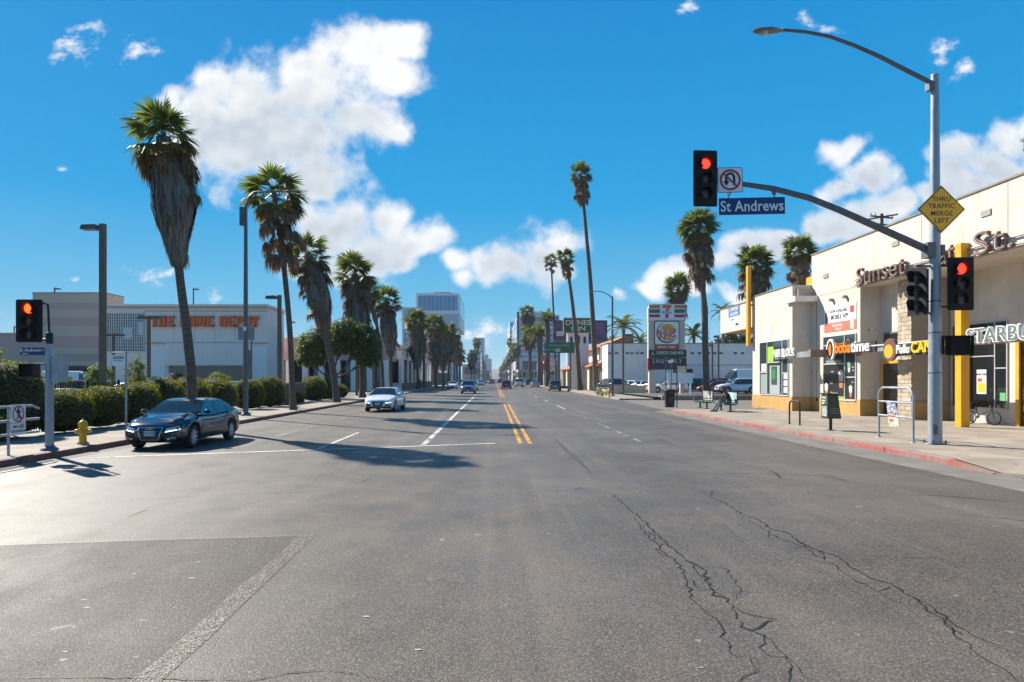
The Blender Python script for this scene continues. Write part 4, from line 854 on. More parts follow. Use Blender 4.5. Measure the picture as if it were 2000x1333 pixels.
def lot_lamp(label, px, Y, py, heads=1, w=.14, z0=.1, side=-1, hw=.85, hh=.26):
    H = Z(py, Y)-z0; t = thing('parking_lamp', label, 'lamp post', (X(px, Y), Y, z0), 0, 'square lamp masts of the car parks')
    MB().box(-w, w, -w, w, 0, H).obj('mast', bronze, t)
    for s_ in ((side,) if heads == 1 else (-1, 1)):
        MB().prism([(w*s_, -.02), (w*s_ + s_*.18, -.02), (s_*(w+.18), .14), (s_*w, .14)], -.05, .05, T(0, 0, H-.25) @ RX).obj('lamp_arm', bronze, t)
        l = MB().add([(s_*(w+.12), -.26, H-.30), (s_*(w+.12+hw), -.26, H-.30), (s_*(w+.12+hw), .26, H-.30), (s_*(w+.12), .26, H-.30), (s_*(w+.18), -.2, H-.30+hh), (s_*(w+.06+hw), -.2, H-.30+hh*.9), (s_*(w+.06+hw), .2, H-.30+hh*.9), (s_*(w+.18), .2, H-.30+hh)],
                     [(0, 1, 2, 3), (4, 7, 6, 5), (0, 4, 5, 1), (1, 5, 6, 2), (2, 6, 7, 3), (3, 7, 4, 0)]).obj('lamp_head', bronze, t)
    return t
lot_lamp('stout brown lamp mast with one box head behind the fence', 201, 35, 438, 1, .13, hw=.8)
lot_lamp('brown lamp mast with rounded head in front of the store corner', 546, 56, 577, 1, .14)
lot_lamp('brown two headed lamp mast before the store lettering', 291, 62, 617, 2, .12, hw=.75)
lot_lamp('faint two headed lamp mast before the white lattice', 222, 80, 652, 2, .14, hw=1.0)
lot_lamp('thin lamp mast behind the round green tree', 697, 74, 634, 1, .12, hw=.7)
lot_lamp('lamp mast with box head between thin palm trunks', 730, 92, 645, 1, .17, hw=1.4)
lot_lamp('slim lamp mast beyond the slim palm trunk', 568, 110, 628, 2, .09, hw=.5)
lot_lamp('grey lamp mast in the lot before the pale wall', 1217, 74, 652, 1, .09, .3, 1, .6)
lot_lamp('lamp mast right of the shaggy palm, nearest the canopy', 1403, 80, 655, 1, .09, .3, -1, .4)
lot_lamp('thin mast between the shaggy palm and the canopy lamp', 1391, 84, 672, 1, .09, .3, -1, .3)
for i, (px, py, Y) in enumerate([(107, 562, 100), (378, 563, 104), (37, 615, 130), (28, 637, 130)]):
    lot_lamp(['small lamp on the roof of the striped store block', 'small lamp on the roof of the lettered store front', 'small roof lamp behind the low store wall, taller one', 'small roof lamp behind the low store wall, shorter one'][i], px, Y, py, 1, .08, 7.0 if i > 1 else 10.5, 1, .6, .2)
s = sign_board('board_sign', 'plain grey back of a board on a thin post behind the hedge', (X(487, 46), 46, .12))
MB().tube([(.15, 0, 0), (.15, 0, Z(655, 46))], .05, 6).obj('post', bronze, s); plate('panel', mat('sign_back_grey', (.2, .2, .21), .6), s, rect(1.1, .85, -.18, Z(652, 46)-.12), .08, .03)
# ---- iron fence
fe = thing('iron_fence', 'black iron picket fence in front of the car park', 'fence', (-16.3, 14, .12)); fy = 22.0
me = MB().box(-.011, .011, -.011, .011, 0, 1.62).add([(-.02, -.02, 1.62), (.02, -.02, 1.62), (.02, .02, 1.62), (-.02, .02, 1.62), (0, 0, 1.74)], [(0, 1, 4), (1, 2, 4), (2, 3, 4), (3, 0, 4)]).mesh('picket'); me.materials.append(blackm)
for k in range(105): mobj('picket', me, None, fe, (0, k*.15, 0))
for z_ in (.25, 1.30, 1.5): MB().box(-.018, .018, -.1, 105*.15, z_, z_+.04).obj('rail', blackm, fe)
for k in range(8): MB().box(-.04, .04, -.04, .04, 0, 1.8).obj('post', blackm, fe, (0, k*2.25 - .075, 0))
# ---- shop side pavement things
def uframe(name, label, cat, p0, p1, h, r_, m, mid=(), rad=.3, group=None):
    t = thing(name, label, cat, (p0[0], p0[1], .152), 0, group); d = Vector((p1[0]-p0[0], p1[1]-p0[1], 0))
    L = d.length; u = d/L; pts = [Vector((0, 0, 0)), Vector((0, 0, h-rad))]
    for k in range(1, 6): a = R(90*k/5); pts.append(u*(rad - rad*math.cos(a)) + Vector((0, 0, h-rad + rad*math.sin(a))))
    for k in range(0, 6): a = R(90*k/5); pts.append(u*(L-rad + rad*math.sin(a)) + Vector((0, 0, h-rad + rad*math.cos(a))))
    pts.append(u*L); MB().tube(pts, r_, 10).obj('frame', m, t)
    for z_ in mid: MB().tube([Vector((0, 0, z_)), u*L + Vector((0, 0, z_))], r_*.9, 8).obj('rail', m, t)
    MB().lathe([(r_*2.2, 0), (r_*2.2, .015), (r_, .02)], 10).lathe([(r_*2.2, 0), (r_*2.2, .015), (r_, .02)], 10, Matrix.Translation(u*L)).obj('foot', m, t)
    return t
uframe('barrier_rail', 'grey tubular barrier with rounded corners beside the corner pole', 'railing', (12.08, 21.4), (12.02, 19.55), 1.56, .035, galv, (1.13, .70), .3)
uframe('bike_rack', 'dark inverted U bike rack on the shop pavement', 'bike rack', (11.92, 27.5), (12.0, 26.75), .94, .032, blackm, (), .18)
cb = thing('leaning_board', 'narrow starry printed board strapped to the tubular barrier', 'board', (12.0, 20.62, .90), R(-82))
plate('panel', mat('board_navy', (.03, .05, .22), .45, var=.3, vs=14, var2=(.5, .5, .55)), cb, [(-.2, .38), (.05, .38), (.22, .30), (.30, 0), (-.14, 0)], .0, .02)
plate('panel_foot', mat('board_pale', (.5, .55, .4), .45, var=.4, vs=16), cb, [(-.14, 0), (.30, 0), (.34, -.34), (-.08, -.36)], .0, .02)
mb = MB()
for (sx_, sz_, sr_) in ((-.08, .25, .05), (.06, .18, .06), (-.06, .1, .045), (.12, .28, .04), (.16, .08, .05)):
    mb.add([(sx_ + (sr_ if k % 2 == 0 else sr_*.4)*math.sin(k*math.pi/5), -.006, sz_ + (sr_ if k % 2 == 0 else sr_*.4)*math.cos(k*math.pi/5)) for k in range(10)], [tuple(range(10))])
mb.obj('stars', signwhite, cb); MB().box(-.12, .2, -.008, -.005, -.06, -.02).box(-.06, .1, -.008, -.005, -.2, -.14).obj('print', mat('board_red', (.5, .06, .05), .5), cb)
gbox = mat('news_green', (.018, .035, .02), .45, var=.2, vs=6)
nb = thing('newspaper_box', 'dark green newspaper box on a single post by the red kerb', 'news box', (11.95, 24.2, .152), 0)
MB().tube([(0, 0, 0), (0, 0, .45)], .055, 8).lathe([(.16, 0), (.16, .015), (.06, .02)], 10).obj('post', blackm, nb)
o = MB().prism([(-.22, .42), (.26, .42), (.24, .55), (.14, 1.28), (-.22, 1.28)], -.25, .25, RX).obj('box', gbox, nb); bevel(o, .015)
MB().prism([(-.25, 1.28), (.17, 1.28), (.17, 1.31), (-.25, 1.32)], -.27, .27, RX).obj('lid', gbox, nb)
plate('front_window', mat('newspaper_front', (.18, .28, .34), .3, var=.6, vs=14, var2=(.6, .62, .6)), nb, rect(.36, .36, 0, .68), .225, .006, (0, 0, 0), R(-90))
plate('header_card', mat('news_header', (.07, .13, .06), .4), nb, rect(.4, .3, 0, 1.08), .225, .006, (0, 0, 0), R(-90))
for k, z_ in enumerate((1.16, 1.05, .96)): MB().box(-.15, .12 - .05*k, -.236, -.233, z_-.02, z_+.02).obj('print_line', signwhite, nb, rot=(0, 0, R(-90)))
for k, z_ in enumerate((.78, .70, .62)): MB().box(-.14, .16, -.254, -.251, z_-.012, z_+.012).obj('print_line', mat('faded_print', (.16, .17, .16), .5), nb)
# bin, posts
gx, gy = G(1308, 796, .15)
tb = thing('trash_can', 'black round litter bin at the kerb end by the bus bench', 'trash can', (gx, gy, .152))
MB().lathe([(0, 0), (.29, 0), (.30, .05), (.34, .85), (.37, .9), (.37, 1.0)], 18).obj('body', mat('bin_black', (.012, .015, .02), .4, var=.3, vs=8), tb)
MB().lathe([(.37, 1.0), (.385, 1.03), (.33, 1.12), (.2, 1.16), (.19, 1.1), (0, 1.05)], 18).obj('lid', black, tb)
plate('badge', mat('bin_badge', (.03, .05, .09), .5), tb, rect(.26, .3, 0, .5), .325, .004); text(tb, 'LA', mat('bin_gold', (.45, .4, .2), .5), (0, -.36, .96), .16, 0, .004, bold=.02)
for i, (px, py, top, wd, hh_, lab) in enumerate([(1322, 797, 690, .36, .34, 'dark thin bus sign post right beside the litter bin'), (1311, 784, 703, .0, .0, 'thin grey post with a tilted small plate behind the litter bin'), (1300, 782, 697, .0, 0, 'thin bare grey post just left behind the litter bin')]):
    gx, gy = G(px, py, .15); t = thing('sign_post', lab, 'sign post', (gx, gy, .152), 0, 'thin posts by the bus bench'); H = Z(top, gy)-.15
    MB().tube([(0, 0, 0), (0, 0, H)], .035, 8).obj('post', blackm if i == 0 else galvd, t)
    if i == 0: plate('plate', mat('plate_cream', (.45, .43, .36), .5), t, rect(.5, .42, .28, H*.70), .045, .006)
    if i == 1: plate('plate', signwhite, t, [(-.2, H-.3), (.2, H-.2), (.16, H+.05), (-.22, H-.05)], .04, .006)
# ---- bus benches
grn = mat('bench_green', (.015, .10, .06), .4); bframe = mat('bench_frame', (.012, .018, .016), .45, .2)
adA = mat('poster_pink', (.52, .33, .34), .4, var=.75, vs=2.6, var2=(.62, .6, .58)); adB = mat('poster_sky', (.32, .55, .62), .35, var=.3, vs=2.2, var2=(.5, .66, .7))
def bench(label, loc, L, ad, rz=0.0):
    t = thing('bus_bench', label, 'bench', loc, rz, 'bus benches')
    for k in range(5): bevel(MB().box(-.26 + .105*k, -.17 + .105*k, -L/2, L/2, .43 - .01*abs(k-2), .46 - .01*abs(k-2)).obj('seat_slat', grn, t), .008)
    B('poster', ad, t, .30, .33, -L/2+.06, L/2-.06, .52, 1.05); MB().box(.295, .345, -L/2, -L/2+.055, .42, 1.1).box(.295, .345, L/2-.055, L/2, .42, 1.1).box(.295, .345, -L/2+.055, L/2-.055, 1.055, 1.1).box(.295, .345, -L/2+.055, L/2-.055, .47, .515).obj('back_frame', bframe, t)
    for s_ in (-1, 1):
        y = s_*(L/2-.28); MB().box(-.28, .36, y-.04, y+.04, .36, .41).box(.0, .08, y-.04, y+.04, .02, .36).box(-.15, .23, y-.05, y+.05, 0, .03).obj('leg', bframe, t)
        MB().tube([(-.27, s_*L/2, .40), (-.27, s_*L/2, .64), (.30, s_*L/2, .64)], .022, 6).obj('armrest', bframe, t)
    return t
bench('green slatted bus bench with pink poster, empty', (12.75, 41.6, .152), 1.9, adA)
bench('green slatted bus bench with pale blue poster under the seated person', (12.95, 38.2, .152), 2.1, adB)
# ================================================================== buildings
stucco = mat('cream_stucco', (.60, .53, .445), .85, var=.10, vs=.9, bump=.25, bs=60, dirt=(.38, .32, .25, .6))
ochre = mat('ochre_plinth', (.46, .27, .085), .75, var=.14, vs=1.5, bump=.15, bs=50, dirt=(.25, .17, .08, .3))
yellow = mat('yellow_steel', (.74, .34, .010), .45, var=.10, vs=2, dirt=(.45, .22, .02, .35))
alum = mat('white_window_frame', (.62, .62, .60), .4, .2)
alumd = mat('grey_window_frame', (.22, .23, .24), .4, .3)
shopglass = mat('shop_glass', (.035, .05, .05), .04, spec=.8); shopglass2 = mat('tinted_shop_glass', (.012, .014, .016), .05, spec=.8)
coping = mat('dark_coping', (.20, .17, .14), .6, var=.2)
beamm = mat('sign_beam_steel', (.34, .34, .35), .45, .4, var=.15)
stone = [mat('stone_a', (.42, .345, .245), .85, var=.25, vs=5, bump=.8, bs=25), mat('stone_b', (.46, .385, .285), .85, var=.25, vs=5, bump=.8, bs=25), mat('stone_c', (.37, .30, .21), .85, var=.25, vs=5, bump=.8, bs=25)]
FL = R(-90)      # turned to face the street from the shop side: text runs toward the camera
sh = thing('shop_building', 'cream stucco corner shopping block with stepped roof and yellow steel posts', 'building', (0, 0, 0))
def swall(nm, m, *a): return B(nm, m, sh, *a)
swall('wall', stucco, 16.85, 40, 38.5, 44.4, .10, 7.25); swall('wall', stucco, 17.94, 40.1, 33.4, 38.5, .10, 8.9)
swall('wall', stucco, 17.94, 40.2, 8, 33.4, 6.45, 8.9); swall('wall', stucco, 18.95, 40.3, 31.3, 33.4, .10, 6.45); swall('wall', stucco, 20.2, 40.4, 8, 30.2, .10, 6.45)
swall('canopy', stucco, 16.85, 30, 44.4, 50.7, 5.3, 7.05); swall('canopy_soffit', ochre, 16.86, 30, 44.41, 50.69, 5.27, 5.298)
for a in ((16.80, 17.1, 38.45, 44.4, 7.25, 7.31), (17.89, 18.2, 8, 38.5, 8.9, 8.97), (16.80, 17.1, 44.4, 50.75, 7.05, 7.11), (17.1, 30, 50.5, 50.75, 7.05, 7.11)): swall('coping', coping, *a)
for a in ((16.82, 16.87, 38.47, 44.42, .15, .95), (16.87, 17.97, 38.47, 38.52, .15, .95), (17.91, 17.97, 33.37, 38.46, .15, .95), (17.97, 18.96, 33.37, 33.42, .15, .95), (18.47, 20.2, 30.17, 30.215, .15, .95)): swall('plinth', ochre, *a)
swall('scupper', black, 17.90, 17.93, 37.75, 37.9, .72, .9)
o = swall('ledge', mat('white_ledge', (.66, .63, .58), .6), 16.65, 17.94, 37.7, 39.1, 6.25, 6.55); swall('ledge_box', mat('taupe_stucco', (.30, .25, .21), .8), 17.05, 17.94, 38.2, 38.49, 6.55, 7.0); swall('roof_panel', yellow, 17.95, 21, 38.52, 39.2, 7.25, 7.75)
for (yy) in (28.6, 23.8): swall('expansion_joint', coping, 17.932, 17.94, yy, yy+.015, 6.5, 8.88)
swall('expansion_joint', coping, 17.932, 17.94, 33.5, 38.4, 6.52, 6.535)
# stone faced pier, block by block
pier = swall('pier', mat('mortar', (.36, .31, .24), .9), 18.56, 20.2, 30.24, 31.26, .1, 6.45)
bm_ = [MB().box(-.035, .02, -.245, .245, 0, .185).mesh('stone_block') for _ in range(3)]
for i, m_ in enumerate(bm_): m_.materials.append(stone[i])
for c in range(31):
    for k in range(3):
        y0, y1 = [(30.24, 30.49, ), (30.50, 30.98), (30.99, 31.26)][k] if c % 2 else [(30.24, 30.72), (30.73, 31.0), (31.01, 31.26)][k]
        o = mobj('stone_block', rnd.choice(bm_), None, pier, (18.545 - rnd.uniform(0, .02), (y0+y1)/2, .16 + c*.2)); o.scale = (1, (y1-y0)/.49, 1)
# posts
o = swall('yellow_post', yellow, 17.6, 17.93, 25.7, 26.05, .15, 7.1); bevel(o, .015)
o = swall('yellow_fin', yellow, 16.5, 16.72, 44.3, 44.62, 4.1, 9.3)
for z_ in (5.2, 6.7): swall('fin_bracket', coping, 16.72, 16.85, 44.38, 44.5, z_, z_+.1)
# windows
def shop_window(xf, y0, y1, z0, z1, cols, rows, m, fm=alum, ft=.05):
    w = B('window', fm, sh, xf-.012, xf, y0, y1, z0, z1)
    cols = [y0] + list(cols) + [y1]
    for i in range(len(cols)-1):
        zz = [z0] + list(rows[i]) + [z1]
        for j in range(len(zz)-1): B('pane', m, w, xf-.022, xf-.0125, cols[i]+ft/2, cols[i+1]-ft/2, zz[j]+ft/2, zz[j+1]-ft/2)
        for zt in rows[i]: B('transom', fm, w, xf-.05, xf-.013, cols[i]+ft/2, cols[i+1]-ft/2, zt-ft/2, zt+ft/2)
    for c in cols: B('mullion', fm, w, xf-.06, xf-.013, c-ft/2, c+ft/2, z0, z1)
    B('frame_head', fm, w, xf-.058, xf-.0135, y0, y1, z1-ft, z1); B('frame_sill', fm, w, xf-.08, xf-.0135, y0, y1, z0, z0+ft)
    return w
shop_window(16.85, 38.95, 43.1, .97, 4.25, (39.75, 41.95), ((2.3,), (2.95,), (2.35,)), shopglass)
def card(nm, m, xf, y0, y1, z0, z1): return B(nm, m, sh, xf-.028, xf-.0235, y0, y1, z0, z1)
card('poster', mat('poster_lime', (.30, .55, .03), .5), 16.85, 41.05, 41.9, 3.0, 3.9); card('poster', mat('poster_grey', (.33, .36, .36), .5), 16.85, 40.15, 41.6, 1.05, 2.75); card('poster', mat('poster_dark', (.03, .05, .05), .5), 16.846, 40.5, 41.35, 1.6, 2.7); card('poster', mat('poster_green', (.01, .22, .06), .5), 16.842, 40.75, 41.2, 1.95, 2.55)
for k in range(3): card('poster', mat('poster_paper', (.5, .52, .5), .6), 16.85, 39.1, 39.6, 1.15 + .4*k, 1.48 + .4*k)
card('poster', mat('poster_paper', (.5, .52, .5), .6), 16.85, 42.1, 42.9, 2.4, 2.9); card('poster', mat('frosted_film', (.25, .30, .28), .5), 16.85, 42.05, 43.0, 1.05, 2.25)
shop_window(17.94, 33.75, 37.05, .85, 4.25, (34.8,), ((2.05, 3.3), (2.75, 3.75)), shopglass)
pk = mat('poster_black', (.012, .016, .018), .4); card('poster', pk, 17.94, 34.85, 37.0, .95, 2.7); card('poster', pk, 17.94, 33.8, 34.75, .95, 2.0); card('poster', pk, 17.94, 33.8, 34.75, 2.12, 3.2)
cupo = mat('print_orange', (.62, .16, .05), .5); cupw = mat('print_cream', (.62, .52, .45), .5); cupp = mat('print_pink', (.5, .12, .14), .5)
def cup(y, z, s_, m1, m2):
    MB().add([(17.909, y+.14*s_, z), (17.909, y-.14*s_, z), (17.909, y-.2*s_, z+.35*s_), (17.909, y+.2*s_, z+.35*s_)], [(0, 1, 2, 3)]).obj('print_cup', m1, sh); MB().add([(17.909, y+.2*s_, z+.351*s_), (17.909, y-.2*s_, z+.351*s_), (17.909, y-.26*s_, z+.8*s_), (17.909, y, z+.95*s_), (17.909, y+.26*s_, z+.8*s_)], [(0, 1, 2, 3, 4)]).obj('print_cup', m2, sh)
cup(36.75, 1.05, .75, cupo, cupw); cup(35.2, 1.5, 1.0, cupo, cupw); cup(34.25, 1.05, .65, cupp, cupw); cup(34.4, 2.3, .6, cupw, mat('print_mint', (.2, .35, .25), .5))
for (w_, y, z_, s_) in (('Soft', 36.2, 1.75, .2), ('Opening', 35.9, 1.2, .22), ('new', 36.1, 2.35, .16), ('taro', 34.05, 1.8, .13), ('milk', 34.05, 2.55, .13), ('tea', 34.0, 2.4, .13)): text(sh, w_, cupw, (17.908, y, z_), s_, FL, .003, name='print_text', bold=.01)
card('poster', mat('print_leaf', (.22, .4, .06), .5), 17.939, 34.85, 36.2, .9, 1.06)
card('poster', mat('print_grey', (.2, .24, .22), .4), 17.94, 35.2, 36.8, 2.75, 2.95)
def bannr(name, label, x, y0, y1, z0, z1, m): 
    t = thing(name, label, 'banner', (x, (y0+y1)/2, z0), FL); plate('cloth', m, t, rect(y1-y0, z1-z0, 0, (z1-z0)/2), 0, .012); return t, y1-y0, z1-z0
t, w, h = bannr('shop_banner', 'white and coral mobile app banner above the black posters', 17.92, 33.75, 37.0, 4.45, 5.78, signwhite)
plate('stripe', mat('banner_coral', (.60, .15, .10), .5), t, rect(w, .48, 0, .24), .003, .003); plate('graphic', mat('banner_red', (.45, .05, .05), .5), t, rect(.4, .35, 1.25, 1.02), .003, .003); plate('graphic', cupw, t, rect(.35, .8, 1.25, .42), .005, .003); plate('graphic', mat('print_brown', (.2, .08, .06), .5), t, rect(.2, .7, -1.4, .7), .005, .003)
text(t, 'NOW AVAILABLE', signblack, (-.1, -.006, 1.05), .24, 0, .003, bold=.01); text(t, 'MOBILE APP', signblack, (0, -.006, .74), .33, 0, .003, bold=.014); text(t, 'FREE DRINK', signwhite, (-.2, -.008, .3), .2, 0, .003, bold=.012); text(t, 'SIGN UP', signwhite, (-.1, -.008, .11), .16, 0, .003, bold=.012)
t, w, h = bannr('canopy_banner', 'small white and blue vertical banner on the shop canopy', 16.83, 46.7, 48.9, 5.55, 7.0, signwhite)
plate('stripe', mat('banner_blue', (.08, .16, .36), .5), t, rect(2.2, .68, 0, 1.1), .003, .003); text(t, 'COMPUTER', signwhite, (0, -.006, 1.27), .3, 0, .003, bold=.02); text(t, 'SOLUTION', signwhite, (0, -.006, .95), .3, 0, .003, bold=.02); text(t, 'WE REPAIR', signblue, (-.3, -.006, .55), .16, 0, .003); plate('stripe', signblue, t, rect(.6, .16, .6, .18), .003, .003)
# recessed front right of the yellow post
shop_window(20.2, 26.8, 30.0, .75, 4.3, (27.45,), ((2.4,), (2.9, 3.75)), shopglass2, mat('pale_frame', (.45, .45, .44), .4, .2))
B('poster', signwhite, sh, 20.172, 20.176, 27.95, 28.5, 1.35, 2.35); B('poster', mat('print_yellow', (.62, .42, .02), .5), sh, 20.168, 20.1715, 28.0, 28.45, 1.42, 1.8); B('poster', mat('print_red', (.5, .06, .03), .5), sh, 20.168, 20.1715, 28.2, 28.45, 1.85, 2.0); text(sh, 'MAIN DISH', signblack, (20.167, 28.22, 2.15), .13, FL, .003, name='print_text', bold=.02); B('poster', mat('print_green', (.1, .4, .15), .5), sh, 20.172, 20.176, 26.9, 27.2, 1.1, 1.42); B('poster', mat('print_lime', (.45, .6, .1), .5), sh, 20.172, 20.176, 29.2, 29.5, 1.0, 2.3)
dr = B('door', shopglass2, sh, 20.16, 20.2, 23.9, 26.2, .15, 3.9)
for a in ((26.1, 26.28, .15, 4.0), (23.8, 23.95, .15, 4.0), (25.0, 25.12, .15, 3.9)): B('door_frame', yellow, dr, 20.08, 20.158, *a)
B('door_frame', yellow, dr, 20.08, 20.158, 23.95, 26.1, 3.8, 3.98); B('handle', chrome, dr, 20.02, 20.07, 25.2, 25.24, .9, 1.4)
d2 = B('door', shopglass2, sh, 18.9, 18.95, 31.75, 33.15, .15, 2.7)
for a in ((33.1, 33.25, .15, 2.85), (31.7, 31.8, .15, 2.85)): B('door_frame', yellow, d2, 18.86, 18.898, *a)
B('door_frame', yellow, d2, 18.86, 18.898, 31.8, 33.1, 2.7, 2.84); w = B('window', alumd, sh, 18.9, 18.949, 31.7, 33.1, 3.3, 4.2); B('pane', shopglass2, w, 18.885, 18.898, 31.78, 33.02, 3.38, 3.72); B('pane', shopglass2, w, 18.885, 18.898, 31.78, 33.02, 3.78, 4.12)
MB().tube([(18.3, 33.34, 4.35), (18.3, 32.9, 4.35)], .03, 6).obj('wall_pipe', coping, sh)
for a in ((18.05, 28.0), (18.2, 30.0)): pass
for (yy, z0, z1) in ((37.9, .95, 6.3), (44.1, 4.0, 7.2)): MB().tube([(17.9 if yy < 40 else 16.81, yy, z0), (17.9 if yy < 40 else 16.81, yy, z1)], .028, 6).obj('conduit', mat('painted_pipe', (.50, .43, .34), .6), sh)
for (xx, yy, zz) in ((17.92, 36.6, 7.4), (17.92, 30.2, 7.9), (17.92, 24.6, 7.9)): swall('vent', mat('vent_grey', (.30, .27, .23), .6), xx-.02, xx+.015, yy, yy+.5, zz, zz+.22)
for yy in (36.0, 34.6): swall('wall_lamp', alumd, 17.75, 17.93, yy, yy+.16, 6.05, 6.2)
# sign beams with channel letters
o = swall('sign_beam', beamm, 16.60, 16.74, 36.0, 38.3, 3.12, 3.42); swall('beam_bracket', coping, 16.60, 17.94, 35.75, 35.99, 3.1, 3.5)
hs = thing('tax_office_sign', 'white channel letters on the short beam beside the lime poster', 'shop sign', (16.56, 40.25, 3.12), FL)
swall('sign_beam', beamm, 16.60, 16.72, 38.3, 40.3, 3.1, 3.22)
letters(hs, 'H&R BLOCK', white, (0, -.06, .30), .66, 0, .08, .006, width=2.9)
swall('sign_beam', beamm, 17.58, 17.80, 9, 36.2, 3.22, 3.46); swall('sign_beam_top', alum, 17.5, 17.85, 9, 33.0, 3.47, 3.53)
for yy in (33.3, 26.2): swall('beam_bracket', coping, 17.8, 17.95, yy, yy+.2, 3.1, 3.6)
bs_ = thing('tea_shop_sign', 'orange and white drink shop letters with oval emblem on the beam', 'shop sign', (17.5, 35.85, 3.45), FL)
orng = mat('sign_orange', (.72, .22, .008), .4, emit=0.0); darkb = mat('sign_backing', (.02, .018, .018), .5)
plate('backing', darkb, bs_, rect(3.95, .5, 2.55, .02), -.02, .08)
letters(bs_, 'boba', orng, (.95, -.02, .06), .78, 0, .12, .02, width=1.55); letters(bs_, 'time', white, (2.52, -.02, .06), .78, 0, .12, .012, width=1.65)
plate('emblem', white, bs_, [(x*.40+.42, z*.56+.02) for x, z in disc(1, 24)], .04, .1); plate('emblem', darkb, bs_, [(x*.31+.42, z*.46+.02) for x, z in disc(1, 24)], .045, .004); plate('emblem', orng, bs_, [(x*.12+.42, z*.32+.0) for x, z in disc(1, 16)], .05, .004)
ps_ = thing('chicken_restaurant_sign', 'oval emblem with white script and yellow capitals on the beam behind the corner pole', 'shop sign', (17.45, 30.5, 3.2), FL)
plate('emblem', mat('emblem_brown', (.16, .07, .05), .4), ps_, [(x*.5+.5, z*.5+.05) for x, z in disc(1, 24)], .05, .12); plate('emblem', mat('emblem_yellow', (.7, .36, .02), .4), ps_, [(x*.34+.42, z*.3-.02) for x, z in disc(1, 20)], .055, .004)
plate('backing', darkb, ps_, rect(2.6, .5, 2.1, .0), -.02, .08)
letters(ps_, 'Pollo', white, (1.0, -.02, .02), .52, 0, .1, .02, width=.95); letters(ps_, 'CAMPERO', mat('sign_lemon', (.75, .48, .01), .4), (2.05, -.02, .05), .62, 0, .1, .025, width=2.9)
st_ = thing('coffee_shop_sign', 'large outlined grey capitals STARB on the beam by the yellow post', 'shop sign', (17.45, 25.15, 3.5), FL)
letters(st_, 'STARBUCKS', white, (0, 0, 0), .72, 0, .10, .045, width=4.6); letters(st_, 'STARBUCKS', mat('sign_grey_green', (.13, .16, .15), .4), (.03, -.056, 0), .72, 0, .012, .006, width=4.56, name='letter_face')
su = thing('roof_line_sign', 'big bronze letters Sunset at St. on tube rails below the roof', 'shop sign', (17.74, 33.35, 6.85), FL)
neon = mat('sign_bronze', (.15, .075, .06), .4, .4); pale = mat('sign_pale_edge', (.55, .50, .46), .4)
for (w_, x0, wd) in (('Sunset', .0, 4.0), ('at', 6.2, .95), ('St.', 8.1, 2.0)):
    letters(su, w_, neon, (x0, .0, 0), 1.2, 0, .12, .006, width=wd); letters(su, w_, pale, (x0+.03, -.076, 0), 1.2, 0, .012, -.014, width=wd*.98, name='letter_face')
    letters(su, w_, neon, (x0+.045, -.086, 0), 1.2, 0, .008, -.026, width=wd*.97, name='letter_face')
for z_ in (-.28, .0): MB().tube([(-.4, .12, z_), (13, .12, z_)], .035, 6).obj('rail', beamm, su)
for k in range(7): MB().box(k*1.9-.02, k*1.9+.02, .1, .19, -.4, .2).obj('bracket', beamm, su)
rs = thing('roof_bracket', 'small white framed roof fitting cut by the picture edge', 'roof fitting', (17.7, 22.6, 8.97))
MB().box(-.05, .9, -.6, .3, .95, 1.05).box(-.02, .03, -.5, .2, .62, .95).box(-.02, .9, -.5, .2, .6, .66).box(.3, .36, -.2, -.14, 0, .6).obj('frame', alumd, rs)
up = thing('utility_pole', 'wooden utility pole top with crossarms showing above the shop roof', 'utility pole', (X(1722, 60), 60, .3)); Hu = Z(418, 60)-.3
wood = mat('pole_wood', (.09, .06, .04), .85, var=.3, vs=3)
MB().tube([(0, 0, 0), (0, 0, Hu)], [.2, .14], 8).obj('pole', wood, up)
for (dz, a) in ((-.35, 20), (-1.0, 20), (-.35, -50)): MB().box(-1.3, 1.3, -.06, .06, Hu+dz, Hu+dz+.12, M=Matrix.Rotation(R(a), 4, 'Z')).obj('crossarm', wood, up)
for k, xx in enumerate((-1.2, -.7, .7, 1.2)): MB().tube([(xx, xx*.36, Hu-.2), (xx, xx*.36, Hu-.02)], .05, 6).obj('insulator', mat('insulator_grey', (.25, .25, .25), .4), up)
# ---- big-box store behind the car park
mauve = mat('store_mauve', (.50, .33, .29), .85, var=.05, vs=.3); taupe = mat('store_taupe', (.55, .43, .33), .85, var=.05, vs=.3); pale_w = mat('store_offwhite', (.88, .73, .64), .85, var=.04, vs=.3, dirt=(.55, .48, .45, .25)); bluew = mat('store_white', (.85, .78, .73), .8)
SY = 90.0
hd = thing('hardware_store', 'wide off-white big-box store front with orange stencil lettering and lattice', 'building', (0, 0, 0))
def hb(nm, m, px0, px1, py0, py1, y0=SY, y1=SY+.2, Yr=SY): return B(nm, m, hd, X(px0, Yr), X(px1, Yr), y0, y1, max(.1, Z(py1, Yr)), Z(py0, Yr))
hb('wall', pale_w, 207, 522, 598, 760, SY, 97.2); hb('cornice', pale_w, 206.5, 524, 595, 599, SY-.35, 97.5); hb('cornice_step', taupe, 206.8, 523, 600, 603, SY-.18, 97.3); hb('cornice_step', taupe, 283, 523, 607, 609, SY-.08, SY)
hb('string_course', taupe, 283, 523, 669, 672, SY-.15, SY); hb('string_course', taupe, 326, 476, 693, 695, SY-.12, SY)
hb('pilaster', bluew, 296, 324, 678, 745, SY-.1, SY); hb('pilaster', bluew, 493, 521, 678, 745, SY-.1, SY)
hb('canopy_face', pale_w, 326, 477, 671, 714, SY-.5, SY-.16); hb('entrance', shopglass2, 330, 475, 715, 748, SY-.05, SY-.02); hb('doorway', shopglass2, 480, 492, 684, 748, SY-.06, SY-.02)
